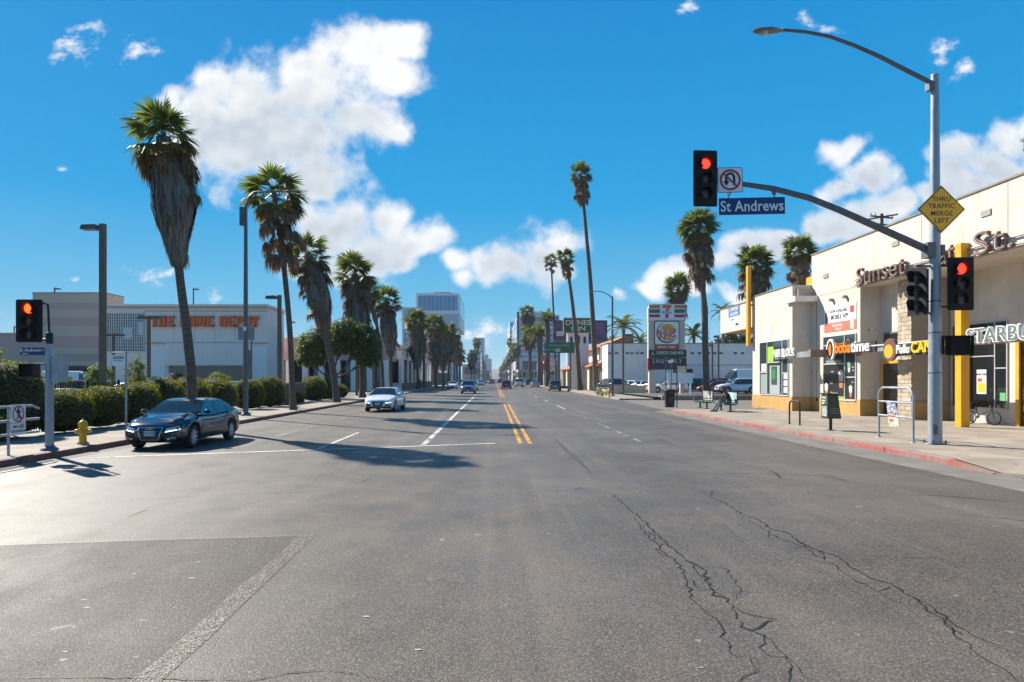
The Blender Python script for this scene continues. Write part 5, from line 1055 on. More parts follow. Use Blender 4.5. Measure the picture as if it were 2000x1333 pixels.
for px_ in (340, 380, 420, 460): hb('panel_joint', taupe, px_, px_+.5, 610, 668, SY-.03, SY)
for (px_, w_) in ((250, 14), (330, 18), (430, 12), (475, 16)): B('rooftop_unit', alumd, hd, X(px_, 95), X(px_+w_, 95), 94, 96.5, Z(598, SY), Z(598, SY)+.7)
lt = hb('lattice_back', mat('lattice_dark', (.05, .06, .08), .4), 211, 283, 613, 686, SY-.1, SY-.01)
for k in range(17):
    px = 211 + 72*k/16; B('lattice_bar', bluew, lt, X(px, SY)-.03, X(px, SY)+.03, SY-.3, SY-.12, Z(688, SY), Z(612, SY))
for k in range(14):
    py = 613 + 74*k/13; B('lattice_bar', bluew, lt, X(210, SY), X(284, SY), SY-.24, SY-.14, Z(py, SY)-.03, Z(py, SY)+.03)
B('open_sky_pane', mat('lattice_bright', (.75, .8, .85), .5), lt, X(241, SY), X(259, SY), SY-.115, SY-.105, Z(662, SY), Z(640, SY)); B('open_sky_pane', MATS['lattice_bright'], lt, X(271, SY), X(280, SY), SY-.115, SY-.105, Z(655, SY), Z(630, SY))  # opaque panels; brightness of sky through the lattice put into their colour
ogl = mat('store_orange', (.88, .14, .015), .5)
# slab stencil letters, each a mesh of its own: bars in a unit box (x0, x1, z0, z1)
ST = {'T': [(0, 1, .82, 1), (.30, .47, 0, .82), (.53, .70, 0, .82), (0, .12, .64, .82), (.88, 1, .64, .82), (.2, .8, 0, .1)], 'H': [(.06, .36, 0, 1), (.64, .94, 0, 1), (.40, .60, .43, .57), (0, .42, 0, .09), (0, .42, .91, 1), (.58, 1, 0, .09), (.58, 1, .91, 1)],
      'E': [(.08, .42, 0, 1), (.47, 1, .86, 1), (.47, .82, .43, .57), (.47, 1, 0, .14), (.9, 1, .7, 1), (.9, 1, 0, .3)], 'O': [(.0, .36, .12, .88), (.64, 1, .12, .88), (.08, .46, .86, 1), (.54, .92, .86, 1), (.08, .46, 0, .14), (.54, .92, 0, .14)],
      'M': [(.0, .2, 0, 1), (.72, 1, 0, 1), (.24, .38, .3, 1), (.36, .5, .1, .75), (.5, .66, .35, 1)], 'D': [(.06, .4, 0, 1), (.66, 1, .12, .88), (.45, .9, .86, 1), (.45, .9, 0, .14)], 'P': [(.06, .4, 0, 1), (.66, 1, .5, .9), (.45, .9, .86, 1), (.45, .9, .42, .56), (0, .46, 0, .09)]}
lx = 297.0
for wd in ('THE', 'HOME', 'DEPOT'):
    for c in wd:
        wpx = 19.5 if c == 'M' else 15.2; mb = MB()
        for (a, b, c0, c1) in ST[c]: mb.box(X(lx + a*(wpx-1), SY), X(lx + b*(wpx-1), SY), SY-.45, SY-.12, Z(639, SY) + c0*1.42, Z(639, SY) + c1*1.42)
        mb.obj('letter', ogl, hd); lx += wpx + .6
    lx += 9.0
wing = thing('store_arcade', 'low store wing with white posts and dark openings behind the round tree', 'building', (0, 0, 0))
B('wall', mauve, wing, -33, -15.6, 99, 110, 4.6, 7.6); B('roof_edge', taupe, wing, -33.2, -15.4, 98.7, 110, 7.6, 7.9); B('glazing', shopglass2, wing, -33, -15.6, 101, 101.2, .1, 4.6)
for k in range(8): B('post', bluew, wing, -32.5 + 2.35*k, -31.7 + 2.35*k, 99.1, 99.9, .1, 4.6)
sb = thing('striped_store_block', 'tall mauve and taupe striped windowless block beside the store lattice', 'building', (0, 0, 0))
B('wall', taupe, sb, X(64, 96), -54.7, 96, 101, .1, Z(573, 96))
for (a, b) in ((592, 605), (620, 637), (657, 680)): B('stripe', mauve, sb, X(64, 96)-.03, -54.67, 95.97, 101, Z(b, 96), Z(a, 96))
B('stripe', mat('store_beige', (.40, .34, .27), .85), sb, X(64, 96)-.02, -54.68, 95.975, 101, Z(706, 96), Z(691, 96)); B('loading_opening', mat('dark_opening', (.03, .03, .035), .7), sb, X(132, 96), X(200, 96), 95.95, 96, .1, Z(715, 96)); B('coping', coping, sb, X(64, 96)-.05, -54.6, 95.9, 101, Z(573, 96), Z(571.5, 96))
lw = thing('low_store_wing', 'low mauve store wall at the picture edge behind the signal', 'building', (0, 0, 0)); B('wall', mauve, lw, -90, X(63.5, 96), 96.5, 101, .1, Z(653, 96)); B('coping', mat('store_beige', (.4, .34, .27)), lw, -90, X(63.5, 96), 96.4, 101, Z(653, 96), Z(650, 96))
B('stripe', MATS['store_beige'], lw, -90, X(63.5, 96), 96.46, 96.5, Z(705, 96), Z(692, 96))
# white arcade building on the street
ab = thing('arcade_building', 'white single storey street building with tall dark windows and brick base', 'building', (0, 0, 0))
B('wall', bluew, ab, -34, -15, 112, 164, .1, 7.0); B('cornice', pale_w, ab, -34.3, -14.6, 111.6, 164.4, 7.0, 7.45); B('cornice_step', taupe, ab, -34, -14.85, 111.85, 164.2, 6.55, 6.75)
for k in range(8): w = B('window', shopglass2, ab, -14.99, -14.93, 114.5 + 6.2*k, 118.2 + 6.2*k, 1.2, 5.1); B('mullion', alumd, w, -14.92, -14.88, 116.3 + 6.2*k, 116.4 + 6.2*k, 1.2, 5.1)
B('base_course', mat('brick_base', (.16, .09, .07), .85, var=.2, vs=2), ab, -15, -14.8, 112, 164, .1, 1.2)
for k in range(2): B('window', shopglass2, ab, -18.8 - 5*k, -15.6 - 5*k, 111.93, 112, 1.2, 5.1)
flat_ring('emblem', mauve, ab, .05, .35, 0, (-14.9, 113.5, 6.0), R(90))
bwl = thing('block_wall', 'low brown block wall between the hedge bushes', 'wall', (-14.9, 47.0, .12)); bwm = mat('brown_block', (.13, .09, .07), .9, var=.15, vs=1.2, bump=.3, bs=8)
B('wall', bwm, bwl, -.1, .1, 0, 6.5, 0, 1.45); B('cap', mat('wall_cap', (.2, .15, .12), .9), bwl, -.15, .15, -.05, 6.55, 1.45, 1.53)
# ---- glass tower
tg = mat('tower_glass', (.08, .22, .40), .06, spec=.9, var=.12, vs=.12); tg2 = mat('tower_glass_pale', (.32, .42, .50), .12, spec=.8, var=.1, vs=.1); tfr = mat('tower_frame', (.75, .72, .72), .6)
tw = thing('glass_tower', 'pale framed blue glass office tower with overhanging top box', 'building', (0, 0, 0))
B('core', tg2, tw, X(785, 318), -19, 319, 372, 0, Z(602, 318)); ub = B('top_box', tfr, tw, X(813, 318), -16, 318, 374, Z(640, 318), Z(573, 318))
B('window_band', tg, ub, X(817, 318), -16.9, 317.85, 317.98, Z(607, 318), Z(578, 318)); B('soffit_band', tg2, ub, X(815, 318), -16.3, 317.86, 317.985, Z(638, 318), Z(614, 318)); B('sign_panel', white, ub, -15.99, -15.85, 324, 372, Z(637, 318)+.6, Z(617, 318)); B('side_glass', tg2, ub, -15.98, -15.87, 320, 373, Z(612, 318), Z(578, 318))
for k in range(10): B('mullion', tfr, ub, X(817, 318) + 1.93*k, X(817, 318) + 1.93*k + .12, 317.74, 317.84, Z(607, 318), Z(578, 318))
B('roof_plant', alumd, ub, X(845, 318), X(880, 318), 325, 345, Z(573, 318), Z(573, 318)+1.4); B('frame', tfr, tw, X(785, 318), X(788, 318), 318.4, 319, 0, Z(600, 318)); B('frame', tfr, tw, X(785, 318), X(813, 318), 318.4, 319, Z(603, 318), Z(600, 318)); B('frame', tfr, tw, X(880, 318), -19, 318.3, 319, 0, Z(641, 318)); B('street_fin', tfr, tw, -19.2, -17.6, 330, 372, 0, Z(640, 318))
for k in range(9): B('window_band', tg, tw, X(789, 318), X(880, 318), 318.85, 318.99, 2 + 2.75*k, 4.2 + 2.75*k)
B('awning_sign', white, tw, -18.9, -14, 300, 301, 9.5, 13.5)
# ---- street fronts and skyline
def block(name, label, px0, px1, pyt, Y, dep, m, win=None, floors=0, side=None, cat='building', cols=6, face=None):
    x0, x1 = X(px0, Y), X(px1, Y); H = Z(pyt, Y); t = thing(name, label, cat, (0, 0, 0), 0, 'street fronts and skyline'); B('wall', m, t, x0, x1, Y, Y+dep, -.05, H)
    if floors:
        fh = H/(floors+.6)
        for f in range(floors):
            if cols == 1: B('window_band', win, t, x0+.3, x1-.3, Y-.15, Y-.02, fh*(f+.75), fh*(f+1.3))
            else:
                cw = (x1-x0)/cols
                for c in range(cols): B('window', win, t, x0+cw*(c+.2), x0+cw*(c+.8), Y-.12, Y-.02, fh*(f+.7), fh*(f+1.3))
            if side is not None:
                xs = x1 if side > 0 else x0; B('window_band', win, t, *((xs+.02, xs+.15) if side > 0 else (xs-.15, xs-.02)), Y+1, Y+dep-1, fh*(f+.75), fh*(f+1.3))
    return t
bb = lambda n, c: mat('facade_' + n, c, .85, var=.1, vs=.15)
block('shop_row', 'brown brick street building past the white arcade', 805, 855, 668, 190, 60, bb('brick', (.26, .14, .085)), shopglass2, 2, 1)
block('office_block', 'grey mid-rise behind the distant palms beyond the glass tower', 917, 938, 684, 430, 60, bb('grey', (.42, .44, .47)), tg, 5, 1)
block('office_tower', 'teal glass high-rise rising over the distant palms', 930, 946, 660, 900, 60, tg2, tg, 14, 1, cols=1)
block('office_tower', 'pale blue slab tower farther along the street', 944, 953, 693, 1100, 80, bb('blue', (.30, .37, .44)), tg2, 9, 1, cols=1)
block('office_tower', 'farthest narrow blue tower nearest the street end', 952, 960, 701, 1350, 80, bb('blue2', (.26, .34, .42)), tg2, 9, 1, cols=1)
block('shop_row', 'low grey shop row beyond the glass tower', 903, 930, 712, 390, 90, bb('grey2', (.3, .3, .31)), shopglass2, 1, 1)
block('shop_row', 'far low dark shop row near the street end, tower side', 934, 956, 724, 650, 300, bb('grey3', (.2, .2, .22)), shopglass2, 1, 1)
of = thing('striped_office', 'white and blue banded office block on the motel side of the street', 'building', (0, 0, 0)); OY = 420.0; ox0, ox1, oh = X(1011, OY), X(1092, OY), Z(616, OY); ow = bb('white', (.56, .57, .60))
B('wall', ow, of, ox0, ox1, OY, OY+180, -.05, oh)
for k in range(8):
    z0 = 14.5 + 3.25*k; B('window_band', tg, of, ox0+1.6, ox1, OY-.3, OY-.02, z0, z0+1.75); B('side_window_band', tg, of, ox0-.3, ox0-.02, OY+3, OY+176, z0, z0+1.75)
B('glass_base', mat('base_teal', (.02, .05, .06), .1), of, ox0+3, ox1-3, OY-.4, OY-.02, 0, 12.5); B('corner_fin', mat('dark_fin', (.06, .07, .09), .6), of, ox0-.5, ox0+1.0, OY-.6, OY-.01, 6, oh+2); B('penthouse', ow, of, ox0+6, ox1-4, OY+4, OY+50, oh, oh+2.5)
sv = block('stepped_block', 'stepped pale building at the street side before the striped office', 996, 1011, 628, 560, 120, ow, tg, 9, -1, cols=1)
block('shop_row', 'low cream shop row left of the stout date palm', 1012, 1060, 722, 260, 60, bb('cream', (.4, .36, .3)), shopglass2, 1, -1)
block('shop_row', 'far low dark shop row at the street end, office side', 975, 992, 726, 620, 300, bb('grey4', (.24, .22, .22)), shopglass2, 1, -1)
block('shop_row', 'grey shop behind the pink street banner', 1062, 1092, 705, 190, 30, bb('grey5', (.33, .33, .35)), shopglass2, 1, -1)
for (nm_, yy, hh, xa, xb_, sd) in (('hills', 2500, 62, -900, 1500, 3.3), ('hills', 950, 66, -1300, -640, 8.1)):
    hl = MB(); n = 60; pts = []
    for k in range(n+1):
        u = k/n; pts.append((xa + (xb_-xa)*u, hh*(.3 + .7*abs(noise.noise((u*9, sd, 0)))**.7)*min(1, 6*u, 6*(1-u)) + 1))
    for k in range(n): hl.add([(pts[k][0], yy, -1), (pts[k+1][0], yy, -1), (pts[k+1][0], yy+200, pts[k+1][1]), (pts[k][0], yy+200, pts[k][1]), (pts[k][0], yy+600, -1), (pts[k+1][0], yy+600, -1)], [(0, 1, 2, 3), (3, 2, 5, 4)], 0, True)
    struct(hl.obj(nm_, mat('hill_scrub', (.13, .12, .10), .95, var=.2, vs=.004)))
# ---- motel
mwall = mat('motel_white', (.82, .75, .70), .85, var=.05, vs=.5, dirt=(.42, .41, .42, .3)); mcream = mat('motel_cream', (.55, .47, .36), .85, var=.06, vs=.6); tile = mat('terracotta_tile', (.45, .17, .085), .8, var=.3, vs=1.2, bump=.9, bs=5, stretch=(1, 4, 1))
mo = thing('motel', 'white motel with terracotta roofs and a long blank side wall', 'building', (0, 0, 0)); WY = 92.0
B('side_wall', mwall, mo, 15.4, 46, WY, 98, .1, 6.65); B('parapet_cap', coping, mo, 15.3, 46, WY-.06, 98, 6.65, 6.75); B('string_course', mat('motel_grey', (.42, .41, .43), .85), mo, 22, 46, WY-.1, WY-.01, 3.72, 3.82)
for px in (1190.5, 1204, 1225, 1234, 1245, 1254, 1352, 1366, 1383, 1396, 1408, 1436, 1450): w = B('window', alumd, mo, X(px, WY)-.24, X(px, WY)+.24, WY-.04, WY-.01, 5.22, 5.5); B('pane', shopglass2, w, X(px, WY)-.2, X(px, WY)+.2, WY-.055, WY-.041, 5.26, 5.46)
for px in (1246, 1308): MB().tube([(X(px, WY), WY-.1, 6.2), (X(px, WY), WY-.1, 3.6)], .04, 6).obj('drain_pipe', mwall, mo)
B('wing', mcream, mo, 15.6, 19, 98, 152, .1, 4.0); B('upper_wing', mwall, mo, 17.2, 24, 98.1, 140, 4.0, 7.0)
def roof(y0, y1, x0, x1, z0, z1): MB().add([(x0, y0, z0), (x0, y1, z0), (x1, y1, z1), (x1, y0, z1), (x0, y0, z0-.15), (x0, y1, z0-.15), (x1, y1, z0-.15), (x1, y0, z0-.15)], [(0, 3, 2, 1), (4, 5, 6, 7), (0, 1, 5, 4), (1, 2, 6, 5), (2, 3, 7, 6), (3, 0, 4, 7)]).obj('tile_roof', tile, mo)
roof(97, 153, 14.6, 18.2, 3.9, 5.4); roof(97.6, 141, 16.3, 20, 6.9, 8.5)
for k in range(7): B('pier', mcream, mo, 15.0, 15.6, 99 + 8*k, 101.5 + 8*k, .15, 3.75); B('opening', shopglass2, mo, 15.5, 15.58, 101.6 + 8*k, 106.8 + 8*k, .15, 3.2)
ds = thing('motel_sign', 'green motel board with pale serif letters over a white arched base', 'sign', (X(1129, 112), 112, 0)); dk = 112/FP
B('board_edge', mat('gold_edge', (.4, .36, .2), .5), ds, -28.5*dk, 28.5*dk, 0, .5, Z(650.5, 112), Z(621, 112)); plate('board', signgreen, ds, rect(55*dk, 27*dk, 0, Z(636, 112)), .03, .03)
dl = mat('sign_cream', (.62, .6, .48), .5); letters(ds, 'DUNES', dl, (-25*dk, -.05, Z(631, 112)), 1.15, 0, .05, .02, width=50*dk); letters(ds, 'INN', dl, (-14*dk, -.05, Z(642.5, 112)), 1.05, 0, .05, .02, width=28*dk); text(ds, 'MOTEL', dl, (0, -.05, Z(648.5, 112)), .22, 0, .03)
ar = B('arch_base', mwall, ds, -21*dk, 21*dk, .1, .9, 4.0, Z(651, 112))
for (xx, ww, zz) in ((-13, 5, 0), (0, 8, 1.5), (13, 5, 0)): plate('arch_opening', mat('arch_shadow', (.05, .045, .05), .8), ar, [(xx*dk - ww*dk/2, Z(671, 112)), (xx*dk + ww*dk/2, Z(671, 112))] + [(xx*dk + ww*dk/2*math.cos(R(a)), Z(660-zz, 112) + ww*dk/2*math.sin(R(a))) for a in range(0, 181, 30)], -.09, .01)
B('post', mwall, ds, -1.2, 1.2, .2, .8, .1, 4.0)
bi = thing('billboard', 'dark purple roadside billboard on posts behind the motel board', 'billboard', (0, 130, 0)); bk = 130
B('panel', mat('billboard_art', (.045, .035, .09), .4, var=.7, vs=.28, var2=(.12, .10, .17)), bi, X(1080, bk), X(1186, bk), 0, .6, Z(664, bk), Z(626, bk)); B('apron', mat('billboard_apron', (.13, .12, .14), .6), bi, X(1080, bk), X(1186, bk), -.4, .5, Z(672, bk), Z(664.4, bk)); plate('print', mat('print_pale', (.5, .5, .56), .5), bi, rect(1.4, .9, X(1094, bk), Z(652, bk)), .02, .02); plate('print', mat('print_violet', (.14, .07, .2), .5), bi, rect(2.2, 2.4, X(1170, bk), Z(642, bk)), .02, .02)
for px in (1092, 1130, 1172): MB().tube([(X(px, bk), .4, 0), (X(px, bk), .4, Z(664, bk))], .25, 8).obj('post', galvd, bi)
gs = thing('guide_sign', 'wide green freeway guide sign on a cantilever post', 'sign', (X(1114, 104), 104, .15)); gk = 104/FP
MB().tube([(0, 0, 0), (0, 0, Z(672, 104)-.15)], .14, 10).obj('post', galvd, gs); plate('panel', signgreen, gs, rect(59*gk, 21*gk, (1092.5-1114)*gk, Z(679.5, 104)-.15), .2, .04)
gt = mat('guide_text', (.25, .42, .33), .5); text(gs, 'Hollywood Fwy', gt, ((1092-1114)*gk, -.21, Z(675, 104)-.15), .5, 0, .01); text(gs, 'NEXT RIGHT', gt, ((1078-1114)*gk, -.21, Z(684, 104)-.15), .4, 0, .01); plate('route_shield', mat('shield_grey', (.45, .45, .42), .5), gs, rect(.75, .5, (1089.5-1114)*gk, Z(684.5, 104)-.15, .1), .215, .012); MB().box((1064-1114)*gk, .0, .02, .12, Z(672, 104)-.3, Z(672, 104)-.15).obj('arm', galvd, gs)
lwl = thing('lot_wall', 'low tan garden wall at the lot edge by the pylon', 'wall', (13.7, 79.5, .15), math.atan2(-1.6, 3.7)); tan = mat('tan_wall', (.50, .41, .29), .85, var=.08, vs=1)
B('wall', tan, lwl, 0, 4.0, 0, .3, 0, 1.0); B('cap', mat('tan_cap', (.42, .33, .23), .85), lwl, -.05, 4.05, -.05, .35, 1.0, 1.08)
# planted kerb islands in front of the lot
for i, (a, b, c, d) in enumerate(((15.2, 21.5, 61.6, 63.2), (22.0, 30, 62.0, 63.4), (30.5, 44, 61.0, 62.2))):
    k = struct(B('kerb_island', conc, None, a, b, c, d, -.05, .42)); B('soil', mat('island_soil', (.10, .07, .05), .95, var=.3, vs=2), k, a+.15, b-.15, c+.15, d-.15, .40, .435)
B('red_kerb_edge', redk, None, 24, 44, 60.86, 60.99, -.05, .3)['kind'] = 'structure'
# ---- stacked pylon sign
PY = 77.0; pk_ = PY/FP; pyl = thing('pylon_sign', 'tall cream pylon stacked with convenience, burger, cash and laundry panels', 'sign', (X(1302, PY), PY, .2))
pcream = mat('pylon_cream', (.56, .48, .40), .7, var=.05, vs=1)
def pp(px): return (px-1302)*pk_
def pz(py): return Z(py, PY)-.2
B('leg', pcream, pyl, pp(1268), pp(1281), .0, .6, 0, pz(722)); B('leg', pcream, pyl, pp(1329), pp(1337), .1, .5, 0, pz(722))
B('shaft', pcream, pyl, pp(1266.5), pp(1279), .05, .6, pz(722), pz(606)); B('shaft', pcream, pyl, pp(1326), pp(1338), .05, .6, pz(722), pz(606)); B('shaft', pcream, pyl, pp(1279.2), pp(1325.8), .2, .5, pz(722), pz(606))
hdr = plate('header', pcream, pyl, [(pp(1266), pz(627)), (pp(1339), pz(627)), (pp(1339), pz(603)), (pp(1336), pz(597)), (pp(1331), pz(594)), (pp(1274), pz(594)), (pp(1269), pz(597)), (pp(1266), pz(603))], -.0, .66)
plate('face', signwhite, hdr, rect(69*pk_, 30*pk_, 0, pz(610)), .02, .018)
c7 = [mat('stripe_orange', (.62, .17, .05), .45), mat('stripe_green', (.01, .17, .10), .45), mat('stripe_red', (.50, .025, .05), .45)]
for i, (a, b) in enumerate(((596.5, 602.5), (604.5, 612), (614.5, 620.5))):
    for (q0, q1) in ((1268, 1289), (1317, 1337)): MB().box(pp(q0), pp(q1), -.03, -.021, pz(b), pz(a)).obj('stripe', c7[i], hdr)
MB().add([(pp(q), -.03, pz(w)) for q, w in ((1294, 596), (1312, 596), (1310, 602), (1304, 608), (1298, 608), (1303, 602.5), (1294, 602.5))], [(0, 1, 2, 3, 4, 5, 6)]).obj('numeral', c7[0], hdr); MB().add([(pp(q), -.03, pz(w)) for q, w in ((1299, 613.5), (1306, 613.5), (1305, 622), (1299.5, 622))], [(0, 1, 2, 3)]).obj('numeral', c7[2], hdr)
text(hdr, 'ELEVEn', mat('print_navy', (.06, .09, .25), .5), (0, -.034, pz(610.7)), .36, 0, .01, bold=.02)
bkp = plate('burger_panel', mat('panel_edge', (.12, .07, .06), .5), pyl, rect(49*pk_, 47*pk_, 0, pz(651), .25), .06, .1); plate('face', signwhite, bkp, rect(46*pk_, 44*pk_, 0, pz(651), .22), .07, .009)
cx_, cz_ = 0, pz(650.5); bun = mat('bun_yellow', (.70, .36, .02), .45); bred = mat('burger_red', (.52, .035, .02), .45); bblue = mat('crescent_blue', (.03, .06, .22), .45)
MB().add([(cx_ + 20.5*pk_*math.cos(R(a)), -.074, cz_ + 20.5*pk_*math.sin(R(a))) for a in range(110, 345, 8)] + [(cx_ + pk_ + 19*pk_*math.cos(R(a)), -.074, cz_ + pk_ + 18.4*pk_*math.sin(R(a))) for a in range(340, 112, -8)], [tuple(range(30 + 29))]).obj('crescent', bblue, bkp)
MB().add([(cx_ + 1*pk_ + 14*pk_*math.cos(R(a)), -.078, cz_ + 6.5*pk_ + 10.5*pk_*math.sin(R(a))) for a in range(0, 181, 15)], [tuple(range(13))]).obj('bun', bun, bkp); MB().add([(cx_ + 2*pk_ + 12*pk_*math.cos(R(a)), -.078, cz_ - 9.5*pk_ - 6.5*pk_*math.sin(R(a))) for a in range(180, -1, -15)], [tuple(range(13))]).obj('bun', bun, bkp)
o = text(bkp, 'BURGER', bred, (cx_+.05, -.09, cz_ + 2.6*pk_), .56, 0, .01, bold=.035, sx=1.02); o.rotation_euler = (R(90), R(-6), 0); o = text(bkp, 'KING', bred, (cx_+.05, -.09, cz_ - 5.5*pk_), .74, 0, .01, bold=.035, sx=1.02); o.rotation_euler = (R(90), R(-6), 0)
plate('drive_panel', bred, pyl, rect(48*pk_, 7.5*pk_, 0, pz(678.5)), .06, .1); text(pyl, 'DRIVE THRU', signwhite, (0, -.065, pz(678.5)), .34, 0, .006, bold=.02, sp=1.1)
plate('cash_panel', mat('panel_dark_green', (.015, .045, .035), .45), pyl, rect(74*pk_, 14*pk_, pp(1303.5), pz(691)), .06, .12); text(pyl, 'CHECK CASHED', mat('print_pale_green', (.45, .58, .48), .5), (pp(1308), -.065, pz(690)), .46, 0, .006, bold=.03, sx=.92); MB().add([(pp(1271), -.064, pz(695)), (pp(1272.3), -.064, pz(695)), (pp(1274.5), -.064, pz(689)), (pp(1276.7), -.064, pz(695)), (pp(1278), -.064, pz(695)), (pp(1274.5), -.064, pz(686))], [(0, 1, 2, 5), (2, 3, 4, 5)]).obj('arrow_mark', MATS['print_pale_green'], pyl)
plate('laundry_panel', mat('panel_dark', (.03, .03, .05), .45), pyl, rect(74*pk_, 23*pk_, pp(1303.5), pz(711)), .06, .12); text(pyl, 'LAUNDRY', mat('print_silver', (.5, .52, .55), .5), (pp(1303), -.065, pz(706)), .62, 0, .006, bold=.01, sp=1.25); B('panel_edge', bred, pyl, pp(1265.5), pp(1267.5), .0, .55, pz(724), pz(700))
sbd = thing('sale_board', 'white lot board on posts with dark header beside the pylon', 'sign', (X(1328, 72), 72, .3)); sk = 72/FP
B('panel', white, sbd, -25*sk, 25*sk, 0, .06, Z(749, 72)-.3, Z(729, 72)-.3); B('post', white, sbd, 20*sk, 22.5*sk, .06, .16, 0, Z(729, 72)-.3); B('post', white, sbd, -22.5*sk, -20*sk, .06, .16, 0, Z(729, 72)-.3); B('header', signblack, sbd, -13*sk, 25*sk, .01, .05, Z(728.6, 72)-.3, Z(721, 72)-.3); text(sbd, 'ON SALE', signwhite, (2*sk, -.005, Z(725, 72)-.3), .3, 0, .006, bold=.02)
# small things by the motel
for i, (px, py0, py1, Y, m_, lab) in enumerate(((1062, 710, 723, 150, mat('flag_pink', (.6, .05, .10), .6), 'pink street banner on a post before the date palms'), (1060, 694, 706, 150.3, mat('flag_orange', (.55, .2, .05), .6), 'orange diamond board above the pink banner'), (1079, 700, 726, 140, mat('flag_white', (.5, .48, .47), .6, var=.5, vs=1.5), 'white scrawled hanging board under the guide sign'))):
    t = thing('street_banner', lab, 'banner', (X(px, Y), Y, .15)); plate('cloth', m_, t, rect(.9 if i < 2 else 1.0, (py1-py0)*Y/FP, 0, (Z(py0, Y)+Z(py1, Y))/2-.15), 0, .04); MB().tube([(.6, .1, 0), (.6, .1, Z(py0, Y))], .07, 6).obj('post', galvd, t)
# ================================================================== vehicles
rimm = mat('alloy_rim', (.55, .56, .58), .35, .3); hub_dark = mat('wheel_well', (.006, .006, .007), .9); lampw = mat('headlight_glass', (.55, .57, .58), .08, spec=.8); lampdrl = mat('daytime_light', (1, .95, .7), .3, emit=1.6); lampr = mat('tail_light', (.30, .008, .008), .15, spec=.8); lampo = mat('indicator_amber', (.5, .16, .01), .2)
trim = mat('black_trim', (.01, .01, .011), .4); platem = mat('licence_plate', (.6, .58, .58), .45, var=.3, vs=25); seatm = mat('car_interior', (.03, .03, .032), .8); platt = mat('plate_print', (.12, .10, .25), .5)
def lerp(tab, x):
    if x <= tab[0][0]: return tab[0][1]
    for (a, va), (b, vb) in zip(tab, tab[1:]):
        if x <= b:
            t = (x-a)/(b-a); t = t*t*(3-2*t)*.5 + t*.5; return va + (vb-va)*t
    return tab[-1][1]
STY = {
 'sedan': dict(L=4.70, W=1.84, H=1.43, wf=1.45, wr=-1.36, R=.335, sill=.24,
   top=[(-2.35, .62), (-2.31, .80), (-2.25, .98), (-2.1, 1.03), (-1.5, 1.04), (-1.0, .99), (0, .95), (.75, .96), (.95, .97), (1.6, .88), (2.0, .78), (2.2, .70), (2.31, .60), (2.35, .52)],
   wid=[(-2.35, .76), (-2.28, .86), (-2.1, .94), (-1.7, .985), (-1, 1), (1, 1), (1.7, .985), (2.0, .94), (2.2, .86), (2.31, .76), (2.35, .66)],
   gh=[(-1.95, 0), (-1.05, .92), (-.75, 1), (-.1, 1), (.22, .93), (1.12, 0)], belt=[(-1.95, 1.02), (-1.0, .98), (0, .94), (1.12, .955)], xb=(-1.55, .86, -.28), rw=.70),
 'suv': dict(L=4.65, W=1.88, H=1.70, wf=1.38, wr=-1.32, R=.36, sill=.30,
   top=[(-2.32, .62), (-2.29, .85), (-2.22, 1.06), (-2.0, 1.10), (-1.0, 1.08), (0, 1.06), (.75, 1.08), (1.0, 1.09), (1.6, 1.03), (2.0, .95), (2.2, .85), (2.29, .70), (2.32, .58)],
   wid=[(-2.32, .80), (-2.25, .9), (-2.0, .96), (-1.5, .99), (-1, 1), (1, 1), (1.6, .985), (2.0, .94), (2.2, .86), (2.32, .74)],
   gh=[(-2.26, 0), (-1.95, .86), (-1.6, .97), (-.6, 1), (0, .99), (.3, .92), (1.12, 0)], belt=[(-2.26, 1.10), (-1.0, 1.08), (0, 1.05), (1.12, 1.07)], xb=(-1.9, .88, -.25), rw=.76),
 'pickup': dict(L=5.4, W=1.95, H=1.85, wf=1.72, wr=-1.75, R=.39, sill=.42,
   top=[(-2.7, .62), (-2.68, .9), (-2.62, 1.14), (-2.0, 1.16), (-.9, 1.16), (0, 1.14), (.9, 1.16), (1.3, 1.17), (2.0, 1.12), (2.45, 1.05), (2.62, .95), (2.68, .8), (2.7, .65)],
   wid=[(-2.7, .92), (-2.6, .97), (-2, .99), (-1, 1), (1, 1), (2.0, .98), (2.5, .92), (2.7, .82)],
   gh=[(-1.0, 0), (-.8, .95), (-.5, 1), (.3, 1), (.6, .93), (1.35, 0)], belt=[(-1.0, 1.16), (1.35, 1.15)], xb=(-.75, 1.1, .15), rw=.78),
 'van': dict(L=5.9, W=2.0, H=2.7, wf=1.95, wr=-1.75, R=.36, sill=.32,
   top=[(-2.95, .6), (-2.93, 1.0), (-2.9, 1.3), (-2, 1.32), (0, 1.3), (1.7, 1.3), (2.1, 1.25), (2.6, 1.08), (2.85, .9), (2.93, .7), (2.95, .55)],
   wid=[(-2.95, .95), (-2.8, .98), (-1, 1), (1.5, 1), (2.3, .97), (2.7, .9), (2.95, .74)],
   gh=[(-2.92, 0), (-2.88, .95), (-2.7, 1), (.9, 1), (1.3, .9), (2.25, 0)], belt=[(-2.92, 1.3), (2.25, 1.28)], xb=(1.0, 1.95, 9), rw=.88)}
CARM = {}
